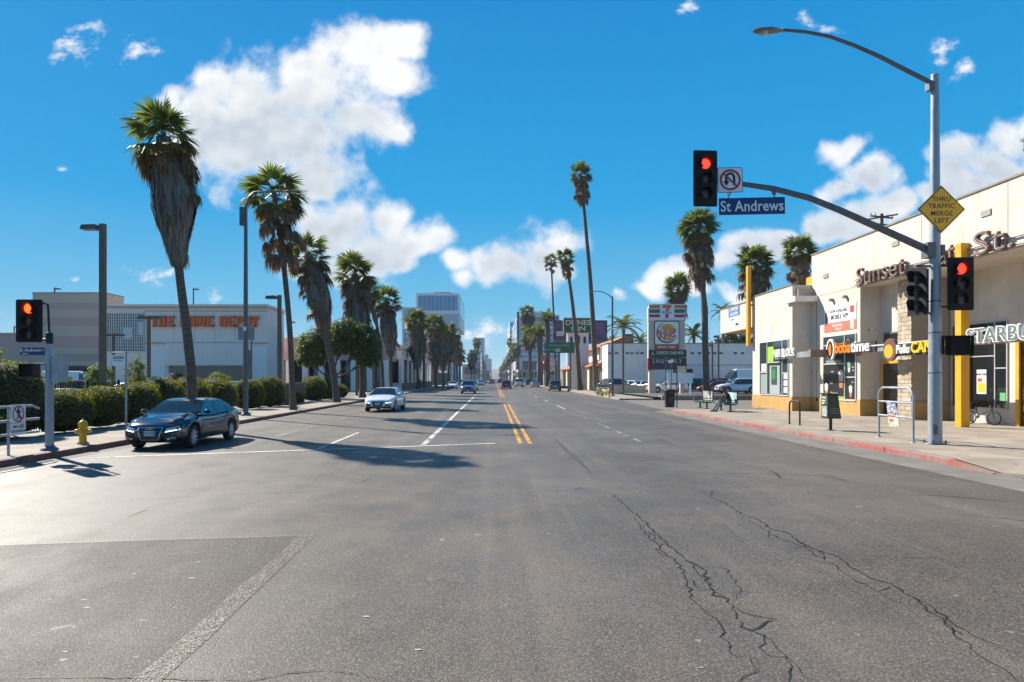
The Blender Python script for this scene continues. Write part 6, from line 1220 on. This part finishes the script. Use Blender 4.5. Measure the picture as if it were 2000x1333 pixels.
def car_parts(style, hi):
    key = (style, hi)
    if key in CARM: return CARM[key]
    s = STY[style]; L, W, H, R_ = s['L'], s['W'], s['H'], s['R']; ra = R_ + .06; out = []
    xs = set()
    n = 46 if hi else 26
    for i in range(n+1): xs.add(round(-L/2 + L*i/n, 3))
    for w in (s['wf'], s['wr']):
        for k in range(-6, 7): xs.add(round(w + ra*math.sin(k*math.pi/12), 3))
    for d in (0, .03, .07, .13, .2): xs.add(round(L/2-d, 3)); xs.add(round(-L/2+d, 3))
    xs = sorted(xs)
    KZ = [0, .10, .34, .60, .66, .86, .97]; KY = [.93, .985, 1.0, .985, .97, .955, .90]
    sec = []
    for x in xs:
        hw = W/2*lerp(s['wid'], x); zt = lerp(s['top'], x); zb = s['sill'] + (.10 if abs(x) > L/2-.25 else 0)*((abs(x)-L/2+.25)/.25)
        for w in (s['wf'], s['wr']):
            if abs(x-w) < ra: zb = max(zb, R_ + math.sqrt(max(0, ra*ra-(x-w)**2)) - .005)
        zb = min(zb, zt-.12)
        half = [(hw*ky, zb + (zt-zb)*kz) for ky, kz in zip(KY, KZ)] + [(hw*.74, zt+.012), (hw*.36, zt+.035), (0, zt+.042)]
        sec.append([Vector((x, y, z)) for y, z in half] + [Vector((x, -y, z)) for y, z in half[-2::-1]])
    m = len(sec[0]); mb = MB(); mb.add([v for q in sec for v in q], [(i*m+j, i*m+j+1, (i+1)*m+j+1, (i+1)*m+j) for i in range(len(xs)-1) for j in range(m-1)], 0, True)
    mb.add(sec[-1], [tuple(range(m))]); mb.add(sec[0], [tuple(range(m))[::-1]])
    body_bvh = BVHTree.FromPolygons([Vector(v) for v in mb.v], mb.f)
    # cabin
    g = s['gh']; gx = set()
    for i in range(21): gx.add(round(g[0][0] + (g[-1][0]-g[0][0])*i/20, 3))
    for (x, _) in g: gx.add(x)
    b0, b1, bp = s['xb']; gx |= {b0, b1, bp-.05, bp+.05}; gx = sorted(x for x in gx if g[0][0] <= x <= g[-1][0]); rows = []
    for x in gx:
        k = lerp(g, x); bz = lerp(s['belt'], x)-.01; hw = W/2*lerp(s['wid'], x)*.945; zr = bz + (H-bz)*k; yr = hw*(1 - (1-s['rw']/.97)*k) if k > 0 else hw*.99
        half = [(hw, bz), (hw - (hw-yr)*.86, bz + (zr-bz)*.86), (yr - .045*k, bz + (zr-bz)*.965), (yr*.62, bz + (zr-bz)*1.0), (0, bz + (zr-bz)*1.012)]
        rows.append([Vector((x, y, z)) for y, z in half] + [Vector((x, -y, z)) for y, z in half[-2::-1]])
    m2 = len(rows[0]); ftop = [x for x, k in g if k >= .9][-1]; rtop = [x for x, k in g if k >= .84][0]
    gl = {'windscreen': MB(), 'rear_window': MB()}; sides = {}
    for i in range(len(gx)-1):
        xm = (gx[i]+gx[i+1])/2
        for j in range(m2-1):
            q = [rows[i][j], rows[i][j+1], rows[i+1][j+1], rows[i+1][j]]
            if j in (2, 3, 4, 5) and xm > ftop: gl['windscreen'].add(q, [(0, 1, 2, 3)], 0, True)
            elif j in (2, 3, 4, 5) and xm < rtop: gl['rear_window'].add(q, [(0, 1, 2, 3)], 0, True)
            elif j in (0, 7) and b0 < xm < b1 and not (bp-.05 < xm < bp+.05): sides.setdefault((j, xm > bp), MB()).add(q, [(0, 1, 2, 3)], 0, True)
            elif j in (0, 7) and bp-.05 < xm < bp+.05: sides.setdefault('b', MB()).add(q, [(0, 1, 2, 3)], 0, True)
            else: mb.add(q, [(0, 1, 2, 3)], 0, True)
    out.append(('body', mb.mesh('body'), None, None))
    for k in gl: out.append((k, gl[k].mesh(k), glass_car, None))
    for k in sides: out.append(('side_window' if k != 'b' else 'door_pillar', sides[k].mesh('side_window'), glass_car if k != 'b' else trim, None))
    # liner under the body hides the road through the arches
    out.append(('underbody', MB().box(-L/2+.25, L/2-.25, -W/2*.80, W/2*.80, s['sill']-.03, .72).mesh('underbody'), hub_dark, None))
    def patch(nm, c4, ax, mt, off=.006, n_=6, m_=4, sub=None):     # c4: corners in the plane seen along ax, laid onto the body
        vs = []
        for i in range(n_+1):
            for j in range(m_+1):
                u, v = i/n_, j/m_; a = (Vector(c4[0])*(1-u) + Vector(c4[1])*u)*(1-v) + (Vector(c4[3])*(1-u) + Vector(c4[2])*u)*v
                if ax[0] == 'x': o = Vector((6*ax[1], a.x, a.y)); d = Vector((-ax[1], 0, 0))
                elif ax[0] == 'y': o = Vector((a.x, 6*ax[1], a.y)); d = Vector((0, -ax[1], 0))
                else: o = Vector((a.x, a.y, 6)); d = Vector((0, 0, -1))
                h = body_bvh.ray_cast(o, d)[0]
                vs.append((h if h is not None else o + d*(6 - L/2 if ax[0] == 'x' else 6 - W/2)) - d*off)
        out.append((nm, MB().add(vs, [(i*(m_+1)+j, (i+1)*(m_+1)+j, (i+1)*(m_+1)+j+1, i*(m_+1)+j+1) for i in range(n_) for j in range(m_)], 0, True).mesh(nm), mt, sub))
    hz = lerp(s['top'], L/2-.22); hw = W/2
    for q in (-1, 1):
        patch('headlight', [(q*hw*.50, hz-.10), (q*hw*.90, hz-.02), (q*hw*.90, hz-.13), (q*hw*.50, hz-.20)], ('x', 1), lampw)
        if hi: patch('daytime_light', [(q*hw*.50, hz-.175), (q*hw*.86, hz-.12), (q*hw*.86, hz-.14), (q*hw*.50, hz-.20)], ('x', 1), lampdrl, .010); patch('fog_light', [(q*hw*.55, .36), (q*hw*.78, .38), (q*hw*.78, .33), (q*hw*.55, .31)], ('x', 1), chrome); patch('bumper_intake', [(q*hw*.46, .46), (q*hw*.82, .46), (q*hw*.80, .30), (q*hw*.50, .28)], ('x', 1), trim, .004)
        rz = lerp(s['top'], -L/2+.1)
        patch('tail_light', [(q*hw*.52, rz-.06), (q*hw*.92, rz-.06), (q*hw*.92, rz-.22), (q*hw*.52, rz-.2)], ('x', -1), lampr)
    gw = hw*.40; zt = hz-.07
    patch('grille', [(-gw*.98, zt), (gw*.98, zt), (gw*.72, .30), (-gw*.72, .30)], ('x', 1), trim, .007, 8, 5)
    if hi:
        for a in ([(-gw*.98, zt+.012), (gw*.98, zt+.012), (gw*.98, zt-.006), (-gw*.98, zt-.006)], [(-gw*.72, .31), (gw*.72, .31), (gw*.72, .295), (-gw*.72, .295)], [(-gw, zt), (-gw+.022, zt), (-gw*.72+.022, .30), (-gw*.72, .30)], [(gw-.022, zt), (gw, zt), (gw*.72, .30), (gw*.72-.022, .30)]): patch('grille_trim', a, ('x', 1), chrome, .014)
        for k in range(4): patch('grille_bar', [(-gw*.8, zt-.1-.07*k), (gw*.8, zt-.1-.07*k), (gw*.78, zt-.112-.07*k), (-gw*.78, zt-.112-.07*k)], ('x', 1), galvd, .011)
    fx = L/2 + .004; out.append(('licence_plate', MB().box(L/2-.05, L/2+.018, -.16, .16, .42, .56).mesh('licence_plate'), platem, None)); out.append(('licence_plate', MB().box(-L/2-.014, -L/2+.05, -.16, .16, .68, .83).mesh('licence_plate'), platem, None))
    patch('bumper_trim', [(-hw*.75, .42), (hw*.75, .42), (hw*.7, .30), (-hw*.7, .30)], ('x', -1), trim)
    for q in (-1, 1):
        for xx in ([b1-.02, bp, b0+.18] if hi else []):
            patch('door_seam', [(xx-.006, lerp(s['belt'], xx)-.03), (xx+.006, lerp(s['belt'], xx)-.03), (xx+.006 - (.12 if xx == b0+.18 else 0), s['sill']+.2), (xx-.006 - (.12 if xx == b0+.18 else 0), s['sill']+.2)], ('y', q), trim, .003, 1, 5)
        for xx in ([bp+.14, b0+.42] if hi else []): patch('door_handle', [(xx, lerp(s['belt'], xx)-.12), (xx+.17, lerp(s['belt'], xx)-.12), (xx+.17, lerp(s['belt'], xx)-.15), (xx, lerp(s['belt'], xx)-.15)], ('y', q), None, .025, 2, 1)
        mb = MB(); mx, mz = b1-.12, lerp(s['belt'], b1)+.10; nn = 8; prof = [(-.05, .2), (-.04, .9), (.03, 1), (.09, .75), (.13, .2)]
        vs = [(mx + px, q*(hw*.95 + .13 + math.cos(2*math.pi*k/nn)*.115*r_), mz + math.sin(2*math.pi*k/nn)*.075*r_) for px, r_ in prof for k in range(nn)]
        mb.add(vs, [(i*nn+k, i*nn+(k+1) % nn, (i+1)*nn+(k+1) % nn, (i+1)*nn+k) for i in range(4) for k in range(nn)], 0, True); out.append(('mirror', mb.mesh('mirror'), None, None))
    CARM[key] = (out, s); return CARM[key]
WH = {}
def wheel_meshes(R_, hi):
    if (R_, hi) in WH: return WH[(R_, hi)]
    rr = R_*.69; ty = MB().lathe([(rr, -.10), (R_*.93, -.105), (R_, -.085), (R_, .085), (R_*.93, .105), (rr, .10)], 28 if hi else 16, RX).mesh('tyre'); ty.materials.append(rubber)
    rb = MB().lathe([(rr, -.10), (rr*.94, -.09), (rr*.9, -.03), (0.001, -.02)], 28 if hi else 16, RX, 1)
    rb.lathe([(rr, .10), (rr*.93, .105), (rr*.90, .08)], 28 if hi else 16, RX, 0)
    for k in range(10 if hi else 5):
        a = 2*math.pi*k/(10 if hi else 5); w = .020 if hi else .04
        rb.box(.03, rr*.95, -.105, -.05, -w, w, 0, Matrix.Rotation(a, 4, 'Y')); rb.box(.03, rr*.95, .05, .105, -w, w, 0, Matrix.Rotation(a, 4, 'Y'))
    rb.lathe([(.06, -.1), (.05, -.112), (0, -.112)], 12, RX).lathe([(.06, .1), (.05, .112), (0, .112)], 12, RX)
    ri = rb.mesh('rim'); ri.materials.append(rimm); ri.materials.append(hub_dark); WH[(R_, hi)] = (ty, ri); return WH[(R_, hi)]
def car(name, label, cat, style, color, x, y, rz, z=0.0, hi=False, group='cars in traffic', sc_=(1, 1, 1), extra=None):
    parts, s = car_parts(style, hi); t = thing(name, label, cat, (x, y, z), rz, group); t.scale = sc_
    for (nm, me, mt, _) in parts:
        o = bpy.data.objects.new(nm, me); col.objects.link(o); o.parent = t
        if len(me.materials) == 0: me.materials.append(mt or color)
        if mt is None: o.material_slots[0].link = 'OBJECT'; o.material_slots[0].material = color
    ty, ri = wheel_meshes(s['R'], hi)
    for wx in (s['wf'], s['wr']):
        for q in (-1, 1):
            w = mobj('wheel', ty, None, t, (wx, q*(s['W']/2-.125), s['R'])); w.name = 'wheel'; mobj('rim', ri, None, w)
    return t
cN = paint('navy', (.003, .007, .022), .2, .12, 1.0); cW = paint('white', (.72, .73, .74), 0, .35); cS = paint('silver', (.32, .35, .42), .6, .3); cSB = paint('steel_blue', (.12, .17, .27), .5, .3); cG = paint('grey_green', (.09, .12, .11), .4, .3); cR = paint('red', (.22, .012, .014), .2, .28); cK = paint('black', (.008, .008, .010), .2, .25); cGy = paint('grey', (.16, .17, .18), .5, .3); cB = paint('brown', (.20, .07, .03), .3, .3); cLB = paint('light_blue', (.35, .45, .52), .3, .3)
TC, AW = R(-90), R(90)        # facing the camera / driving away
a = car('sedan_car', 'dark navy sedan with big chrome edged grille driving along the hedge kerb', 'car', 'sedan', cN, -9.42, 21.0, TC + R(-1), 0, True, sc_=(.95, .95, .97))
for k in range(4): MB().lathe([(.032 + .006*math.cos(R(b)), .006*math.sin(R(b))) for b in range(0, 361, 60)], 16, T(2.365, -.075 + .05*k, .635) @ RY).obj('badge_ring', chrome, a)
text(a, '8PXZ309', platt, (2.369, 0, .49), .09, R(90), .003, name='plate_text', bold=.01)
car('sedan_car', 'white compact sedan with dark wide grille coming up the middle lane', 'car', 'sedan', cW, X(750, 41.5), 42.3, TC + R(-3), 0, True)
car('compact_suv', 'silver blue crossover coming toward the junction in the inner lane', 'car', 'suv', cSB, X(915, 89), 89, TC, 0, False)
car('sedan_car', 'small white oncoming car beside the silver blue crossover', 'car', 'sedan', cW, X(884, 128), 128, TC, 0, False)
car('compact_suv', 'grey green minivan driving away near the motel kerb', 'car', 'suv', cG, X(1087, 103), 106, AW + R(-3), 0, False)
cart = thing('utility_trailer', 'small dark trailer beside the grey green minivan', 'trailer', (X(1103, 103), 103.5, 0), AW)
B('bed', trim, cart, -.9, .9, -.55, .55, .42, .8); 
for q in (-1, 1): MB().lathe([(0, -.08), (.3, -.08), (.3, .08), (0, .08)], 14, T(0, q*.62, .3) @ RX).obj('wheel', rubber, cart)
MB().box(.9, 1.7, -.04, .04, .42, .5).obj('drawbar', galvd, cart)
far = [('compact_suv', 'dark red SUV waiting in the inner lane driving away', 'suv', cR, 989, 2.9, 128, AW), ('pickup_truck', 'white pickup truck driving away in the next lane', 'pickup', cW, 1014, 6.0, 152, AW), ('sedan_car', 'silver sedan driving away by the grass verge', 'sedan', cS, 1045, 9.0, 148, AW), ('compact_suv', 'black SUV ahead of the silver sedan', 'suv', cK, 1036, 9.2, 178, AW), ('sedan_car', 'dark car ahead of the red SUV', 'sedan', cK, 980, 2.8, 170, AW), ('compact_suv', 'orange brown SUV ahead of the white pickup', 'suv', cB, 1020, 6.1, 190, AW),
       ('compact_suv', 'white oncoming van directly behind the silver blue crossover', 'suv', cW, 922, -3.5, 112, TC), ('sedan_car', 'light grey oncoming car in the far queue, second from the crossover', 'sedan', cS, 938, -3.3, 175, TC), ('sedan_car', 'white oncoming car in the far queue near the palms', 'sedan', cW, 905, -9.0, 200, TC), ('compact_suv', 'reddish oncoming SUV at the far queue head', 'suv', cR, 965, -.6, 215, TC), ('sedan_car', 'dark oncoming car in the far queue beside the reddish SUV', 'sedan', cGy, 950, -3.2, 230, TC), ('sedan_car', 'tiny white oncoming car farthest along the queue', 'sedan', cW, 955, -6.0, 270, TC), ('compact_suv', 'tiny dark SUV far away near the street end', 'suv', cK, 972, 2.5, 260, AW), ('sedan_car', 'tiny red car far ahead in the outer lane', 'sedan', cR, 985, 6.0, 280, AW)]
for (nm, lab, st, c, px, xx, Y, rz) in far: car(nm, lab, 'car', st, c, xx if Y > 160 else X(px, Y), Y, rz)
PG = 'cars parked in the lots'
for (nm, lab, st, c, px, Y, rz, z) in [('sedan_car', 'white hatchback parked behind the pylon leg', 'sedan', cW, 1303, 80, R(185), .3), ('sedan_car', 'silver car parked in the lot just left of the pylon', 'sedan', cS, 1258, 84, R(120), .3), ('sedan_car', 'white low car parked beside the lot wall lamp', 'sedan', cW, 1233, 86, R(120), .3), ('compact_suv', 'black SUV parked at the lot end by the motel', 'suv', cK, 1190, 86.5, R(110), .3), ('sedan_car', 'dark sedan roof parked between the black SUV and white car', 'sedan', cGy, 1212, 87, R(110), .3),
     ('compact_suv', 'black van parked behind the white lot board', 'suv', cK, 1352, 85, R(170), .3), ('compact_suv', 'dark blue SUV parked right of the shaggy palm trunk', 'suv', cN, 1392, 87, R(200), .3), ('sedan_car', 'red sedan nosing out beside the shaggy palm', 'sedan', cR, 1402, 78, R(165), .3), ('compact_suv', 'white crossover parked under the shop canopy', 'suv', cW, 1440, 76, R(180), .3), ('sedan_car', 'silver car behind the white crossover under the canopy', 'sedan', cS, 1462, 82, R(180), .3)]:
    car(nm, lab, 'car', st, c, X(px, Y), Y, rz, z, False, PG)
car('delivery_van', 'tall white delivery van parked against the pale wall', 'van', 'van', cW, X(1450, 87), 87, R(180), .3, False, PG, (1, 1, 1.06))
for (nm, lab, st, c, px, Y, rz) in [('sedan_car', 'pale car parked behind the iron fence near the signal pole', 'sedan', cLB, 135, 34, R(10)), ('sedan_car', 'white car parked behind the iron fence and bus stop post', 'sedan', cW, 238, 36, R(5)), ('compact_suv', 'light blue SUV showing over the hedge by the street lamp', 'suv', cLB, 465, 48, R(5)), ('sedan_car', 'grey car roof over the round bush by the lamp', 'sedan', cGy, 500, 58, R(8)), ('compact_suv', 'dark SUV parked in the store car park shade', 'suv', cK, 395, 70, R(5)), ('sedan_car', 'white car in the store car park past the block wall', 'sedan', cW, 590, 66, R(10)), ('compact_suv', 'red car parked far in front of the striped block', 'suv', cR, 165, 62, R(10)), ('sedan_car', 'silver car parked far in front of the store lattice', 'sedan', cS, 262, 72, R(5)), ('delivery_van', 'white box van parked before the loading opening', 'van', cW, 140, 78, R(15))]:
    car(nm, lab, 'car' if st != 'van' else 'van', st, c, X(px, Y), Y, rz, .1, False, PG)

# ================================================================== people and the bicycle
skin = mat('skin', (.22, .12, .08), .55); cloth_k = mat('black_jacket', (.012, .012, .015), .8); cloth_j = mat('washed_jeans', (.13, .16, .20), .85, var=.25, vs=9); cloth_y = mat('yellow_shirt', (.55, .42, .06), .8); hairm = mat('dark_hair', (.012, .01, .009), .6); shoe = mat('dark_shoe', (.02, .02, .022), .6)
def skinned(name, verts, edges, radii, m, parent, sub=2):
    me = bpy.data.meshes.new(name); me.from_pydata(verts, edges, []); o = mobj(name, me, m, parent)
    sk = o.modifiers.new('skin', 'SKIN'); sk.use_smooth_shade = True
    lay = me.skin_vertices[0] if len(me.skin_vertices) else None
    if lay is None: me.skin_vertices.new() if hasattr(me.skin_vertices, 'new') else None; lay = me.skin_vertices[0] if len(me.skin_vertices) else None
    if lay is not None:
        for i, r_ in enumerate(radii): lay.data[i].radius = r_ if hasattr(r_, '__len__') else (r_, r_)
        lay.data[0].use_root = True
    sb_ = o.modifiers.new('smooth', 'SUBSURF'); sb_.levels = sub; sb_.render_levels = sub
    return o
def tube_body(name, chains, m, parent):      # one continuous figure out of tapering limbs that run into each other
    mb = MB()
    for pts, rs in chains:
        P2 = [Vector(p) for p in pts]; Q = []; S = []
        for i in range(len(P2)-1):
            p0, p1, p2, p3 = P2[max(i-1, 0)], P2[i], P2[i+1], P2[min(i+2, len(P2)-1)]
            for k in range(4):
                t = k/4; Q.append(.5*((2*p1) + (p2-p0)*t + (2*p0-5*p1+4*p2-p3)*t*t + (3*p1-p0-3*p2+p3)*t**3)); S.append(rs[i] + (rs[i+1]-rs[i])*t)
        Q.append(P2[-1]); S.append(rs[-1]); mb.tube(Q, S, 12)
    o = mb.obj(name, m, parent); rm = o.modifiers.new('one_surface', 'REMESH'); rm.mode = 'VOXEL'; rm.voxel_size = .016; rm.use_smooth_shade = True
    return o
pe = thing('person', 'seated person in black jacket and jeans leaning forward on the bus bench', 'person', (12.95, 37.65, .152))
# sits facing the street (-x): hips on the seat, back bent forward, forearms on the thighs, legs stretched toward the kerb
hip = .56
body = tube_body('body', [([(.02, 0, hip), (-.02, 0, hip+.18), (-.10, 0, hip+.36), (-.17, 0, hip+.47)], [.16, .165, .16, .10]),
    ([(-.17, 0, hip+.47), (-.23, 0, hip+.55), (-.26, 0, hip+.60)], [.08, .055, .05]),
    ([(-.13, -.17, hip+.42), (-.22, -.23, hip+.25), (-.30, -.20, hip+.10), (-.44, -.10, hip+.06)], [.075, .058, .05, .035]), ([(-.13, .17, hip+.42), (-.22, .23, hip+.25), (-.32, .18, hip+.12), (-.45, .05, hip+.09)], [.075, .058, .05, .035])], cloth_k, pe)
hdm = MB(); vs = []; nn = 14
for i in range(9):
    a = math.pi*i/8; rr = math.sin(a); z_ = math.cos(a)
    for k in range(nn): b = 2*math.pi*k/nn; vs.append((-.31 + .105*rr*math.cos(b) - (.012 if (z_ < 0 and math.cos(b) < -.5) else 0), .078*rr*math.sin(b), hip+.71 + .125*z_))
hdm.add(vs, [(i*nn+k, i*nn+(k+1) % nn, (i+1)*nn+(k+1) % nn, (i+1)*nn+k) for i in range(8) for k in range(nn)], 0, True)
hdm.add([(-.41, -.014, hip+.73), (-.41, .014, hip+.73), (-.44, 0, hip+.685), (-.41, 0, hip+.675)], [(0, 2, 1), (0, 3, 2), (1, 2, 3)]); hdm.box(-.33, -.29, -.09, -.076, hip+.68, hip+.74); hdm.box(-.33, -.29, .076, .09, hip+.68, hip+.74); hdm.obj('head', skin, pe)
MB().box(-.408, -.398, -.05, -.02, hip+.735, hip+.75).box(-.408, -.398, .02, .05, hip+.735, hip+.75).box(-.405, -.398, -.025, .025, hip+.645, hip+.653).obj('face_features', hairm, pe)
MB().lathe([(.0, .135), (.06, .125), (.10, .08), (.115, .02), (.10, -.02)], 14, T(-.295, 0, hip+.715) @ Matrix.Scale(.82, 4, (0, 1, 0))).obj('hair', hairm, pe)
tube_body('jeans', [([(.05, -.09, hip-.02), (-.20, -.10, hip+.0), (-.42, -.11, hip-.02), (-.50, -.11, hip-.12), (-.60, -.11, .26), (-.70, -.11, .09)], [.12, .10, .078, .072, .06, .055]), ([(.05, .09, hip-.02), (-.20, .10, hip+.01), (-.44, .10, hip+.0), (-.54, .10, hip-.12), (-.68, .10, .26), (-.80, .10, .09)], [.12, .10, .078, .072, .06, .055]), ([(.04, -.1, hip-.02), (.04, .1, hip-.02)], [.13, .13])], cloth_j, pe)
for (x_, y_) in ((-.72, -.11), (-.82, .10)): o = MB().prism([(-.17, 0), (.08, 0), (.08, .07), (.02, .11), (-.08, .08), (-.17, .04)], -.045, .045, T(x_, y_, 0) @ RX).obj('shoe', shoe, pe); bevel(o, .015)
MB().prism([(-.21, hip+.30), (-.27, hip+.44), (-.18, hip+.52), (-.12, hip+.36)], -.05, .05, RX).obj('shirt_front', cloth_y, pe)
for q, (hx, hy, hz_) in ((-1, (-.46, -.09, hip+.055)), (1, (-.47, .04, hip+.085))):
    mb = MB(); mb.tube([(hx+.03, hy, hz_), (hx-.02, hy, hz_-.005), (hx-.07, hy+.004*q, hz_-.015)], [.03, .038, .032], 8)
    for k in range(4): fy_ = hy + (-.027 + .018*k); mb.tube([(hx-.06, fy_, hz_-.01), (hx-.10 - .008*(k in (1, 2)), fy_, hz_-.03), (hx-.115, fy_, hz_-.06)], [.010, .009, .007], 5)
    mb.tube([(hx-.02, hy-.035*q, hz_), (hx-.05, hy-.055*q, hz_-.015), (hx-.075, hy-.055*q, hz_-.03)], [.011, .010, .008], 5); mb.obj('hand', skin, pe)
pw = thing('person', 'distant person in dark clothes walking by the white arcade wall', 'person', (X(819, 108), 108, .152), R(20))
tube_body('body', [([(0, 0, .9), (0, 0, 1.15), (.02, 0, 1.4)], [.15, .16, .15]), ([(.02, 0, 1.4), (.03, 0, 1.55)], [.07, .055]), ([(.0, -.2, 1.4), (-.05, -.24, 1.1), (.08, -.22, .88)], [.06, .05, .035]), ([(.0, .2, 1.4), (.08, .24, 1.1), (.2, .22, .92)], [.06, .05, .035]), ([(0, -.09, .92), (.15, -.09, .5), (.05, -.09, .06)], [.11, .075, .05]), ([(0, .09, .92), (-.05, .09, .5), (-.25, .09, .1)], [.11, .075, .05])], cloth_k, pw)
MB().lathe([(.001, -.13), (.06, -.1), (.09, 0), (.07, .09), (.001, .13)], 12, T(.05, 0, 1.66)).obj('head', skin, pw)
bk_ = thing('bicycle', 'black folding bicycle standing before the recessed shop window', 'bicycle', (19.45, 27.2, .152), R(-70)); wr = .27
for xx in (-.48, .48):
    w = MB().lathe([(wr-.03, -.02), (wr, -.022), (wr+.012, 0), (wr, .022), (wr-.03, .02)], 22, T(xx, 0, wr) @ RX).obj('wheel', rubber, bk_); mb = MB()
    for k in range(10): a = R(36*k); mb.tube([(xx, 0, wr), (xx + math.cos(a)*wr*.92, 0, wr + math.sin(a)*wr*.92)], .004, 3)
    mb.obj('spokes', galvd, w)
MB().tube([(.48, 0, wr), (.40, 0, .62), (.36, 0, .98)], [.018, .022, .018], 6).tube([(.40, 0, .60), (-.02, 0, .42), (-.16, 0, .35)], .026, 7).tube([(-.16, 0, .35), (-.24, 0, .85)], .02, 6).tube([(-.16, 0, .35), (-.48, 0, wr)], .014, 5).tube([(-.48, 0, wr), (-.22, 0, .62)], .012, 5).obj('frame', blackm, bk_)
MB().tube([(.36, -.27, 1.0), (.36, 0, .98), (.36, .27, 1.0)], .014, 6).obj('handlebar', blackm, bk_); MB().prism([(-.38, .86), (-.10, .87), (-.12, .91), (-.36, .93)], -.07, .07, RX).obj('saddle', black, bk_); MB().lathe([(.001, -.01), (.09, -.01), (.09, .01), (.001, .01)], 14, T(-.14, -.05, .33) @ RX).obj('chainring', galvd, bk_)
MB().box(-.62, -.32, -.09, .09, .60, .63).box(-.60, -.34, -.1, .1, .63, .84).obj('rear_bag', black, bk_)
# ================================================================== the air down the street
hz_ = MB().box(-3050, 3050, -320, 5250, -1.1, 74).obj('haze', None)
hm = bpy.data.materials.new('haze'); hm.use_nodes = True; ht = hm.node_tree
for n_ in list(ht.nodes): ht.nodes.remove(n_)
pv_ = N(ht, 'ShaderNodeVolumePrincipled', {'Color': (.86, .93, 1.0, 1), 'Density': HAZE, 'Anisotropy': .0}); ho = N(ht, 'ShaderNodeOutputMaterial', {'Volume': pv_.outputs[0]})
hz_.data.materials.append(hm); hz_['kind'] = 'stuff'; hz_['label'] = 'thin pale afternoon haze filling the street'; hz_['category'] = 'haze'
